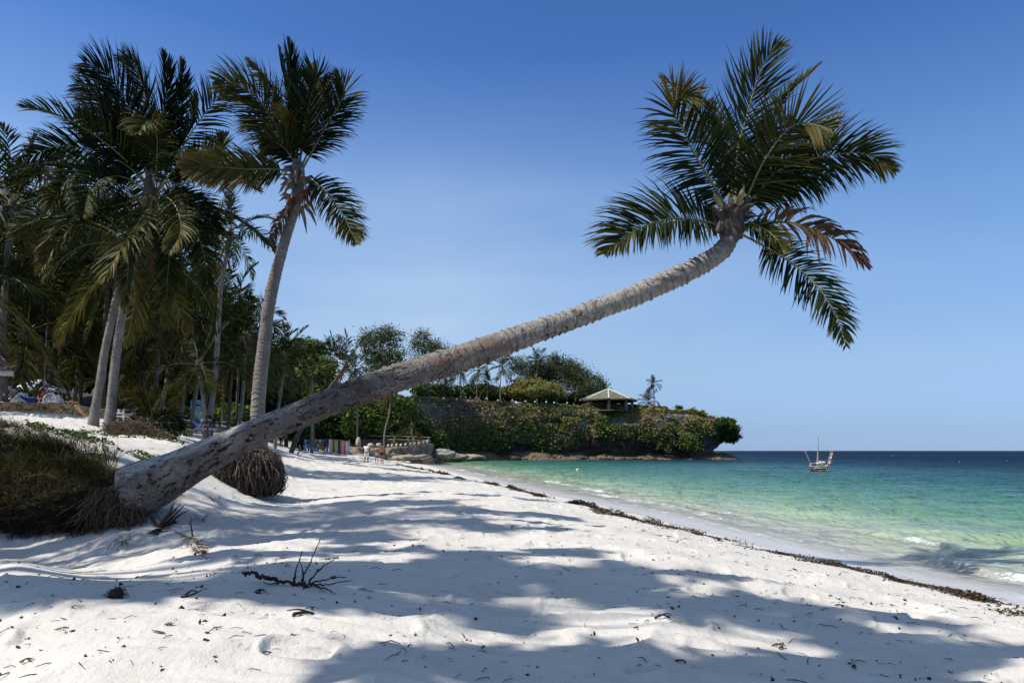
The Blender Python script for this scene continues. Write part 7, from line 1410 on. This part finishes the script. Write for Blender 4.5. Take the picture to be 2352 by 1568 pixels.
# dead fronds in front of the trunk foot
def cD(x, y): return ((400+x*.3614)/1.7415, (1800+y*.3614)/1.7415)
b0 = sand_pt(385, 1212); o = thing('dead_frond_stump', 'black stiff dead palm leaves sticking up in front of the trunk foot', 'dead fronds', b0); dq = b0[1]
for pts, wq in [([(640, 840), (560, 740), (470, 615)], .030), ([(660, 830), (750, 730), (800, 585)], .022), ([(670, 830), (790, 700), (900, 590)], .020), ([(680, 840), (800, 740), (960, 580)], .020), ([(690, 850), (850, 740), (1005, 645)], .024), ([(650, 840), (720, 740), (790, 660), (830, 540)], .018), ([(680, 860), (800, 800), (900, 775)], .020), ([(640, 850), (570, 800), (655, 665)], .010), ([(700, 860), (830, 790), (860, 830)], .03), ([(640, 860), (700, 790), (760, 740)], .03), ([(640, 860), (700, 830), (760, 850)], .04)]:
    V_ = catmull(np.array([P(*cD(x, y), dq+rng.uniform(-.12, .12)*k) for k, (x, y) in enumerate(pts)])-b0, 9); w_ = np.interp(np.linspace(0, 1, 9), [0, .4, 1], [.6, 1, .08])*wq; T_ = nrm(np.gradient(V_, axis=0)); S2 = nrm(np.cross(T_, np.array((.3, 1, .1)))); N2 = nrm(np.cross(S2, T_))*.3
    g = Geo(); Q = np.stack([V_-S2*w_[:, None], V_+N2*w_[:, None], V_+S2*w_[:, None], V_-N2*w_[:, None]*.5], 1).reshape(-1, 3); i = np.arange(8)[:, None]*4; j = np.arange(4)[None]; g.add(Q, np.stack([i+j, i+(j+1) % 4, i+4+(j+1) % 4, i+4+j], -1).reshape(-1, 4)); g.build('dead_leaf', M['twig'], o, smooth=False)
def lying_frond(label, pts, L, tint, seed, n=22, sides=(1, 1)):
    W_ = [sand_pt(*cD(x, y))+np.array((0, 0, .03)) for x, y in pts]; r = thing('dead_frond', label, 'dead frond', W_[0]); g = Geo(); frond_arrays(g, [w-W_[0] for w in W_], L, n=n, w=.022, droop=.25, seed=seed, tint=tint, rr=.008, nseg=4, a0=50, a1=20, lift=.05, t0=.05, sides=sides, N=(0, 0, 1), jit=.2); g.build('leaflets', [M['frond'], M['deadrib']], r, smooth=False)
lying_frond('dark dead frond lying on the sand below the stiff leaves', [(760, 900), (680, 900), (600, 940), (545, 970)], .20, .0, 5)
lying_frond('rusty dead frond half covered by sand right of the trunk foot', [(830, 925), (930, 970), (1020, 1020), (1090, 1110), (1150, 1210)], .20, .92, 6, 26)
lying_frond('dry grey frond tips lying on the bank above the trunk foot', [(60, 150), (20, 110), (-60, 60)], .25, .9, 7, 16)
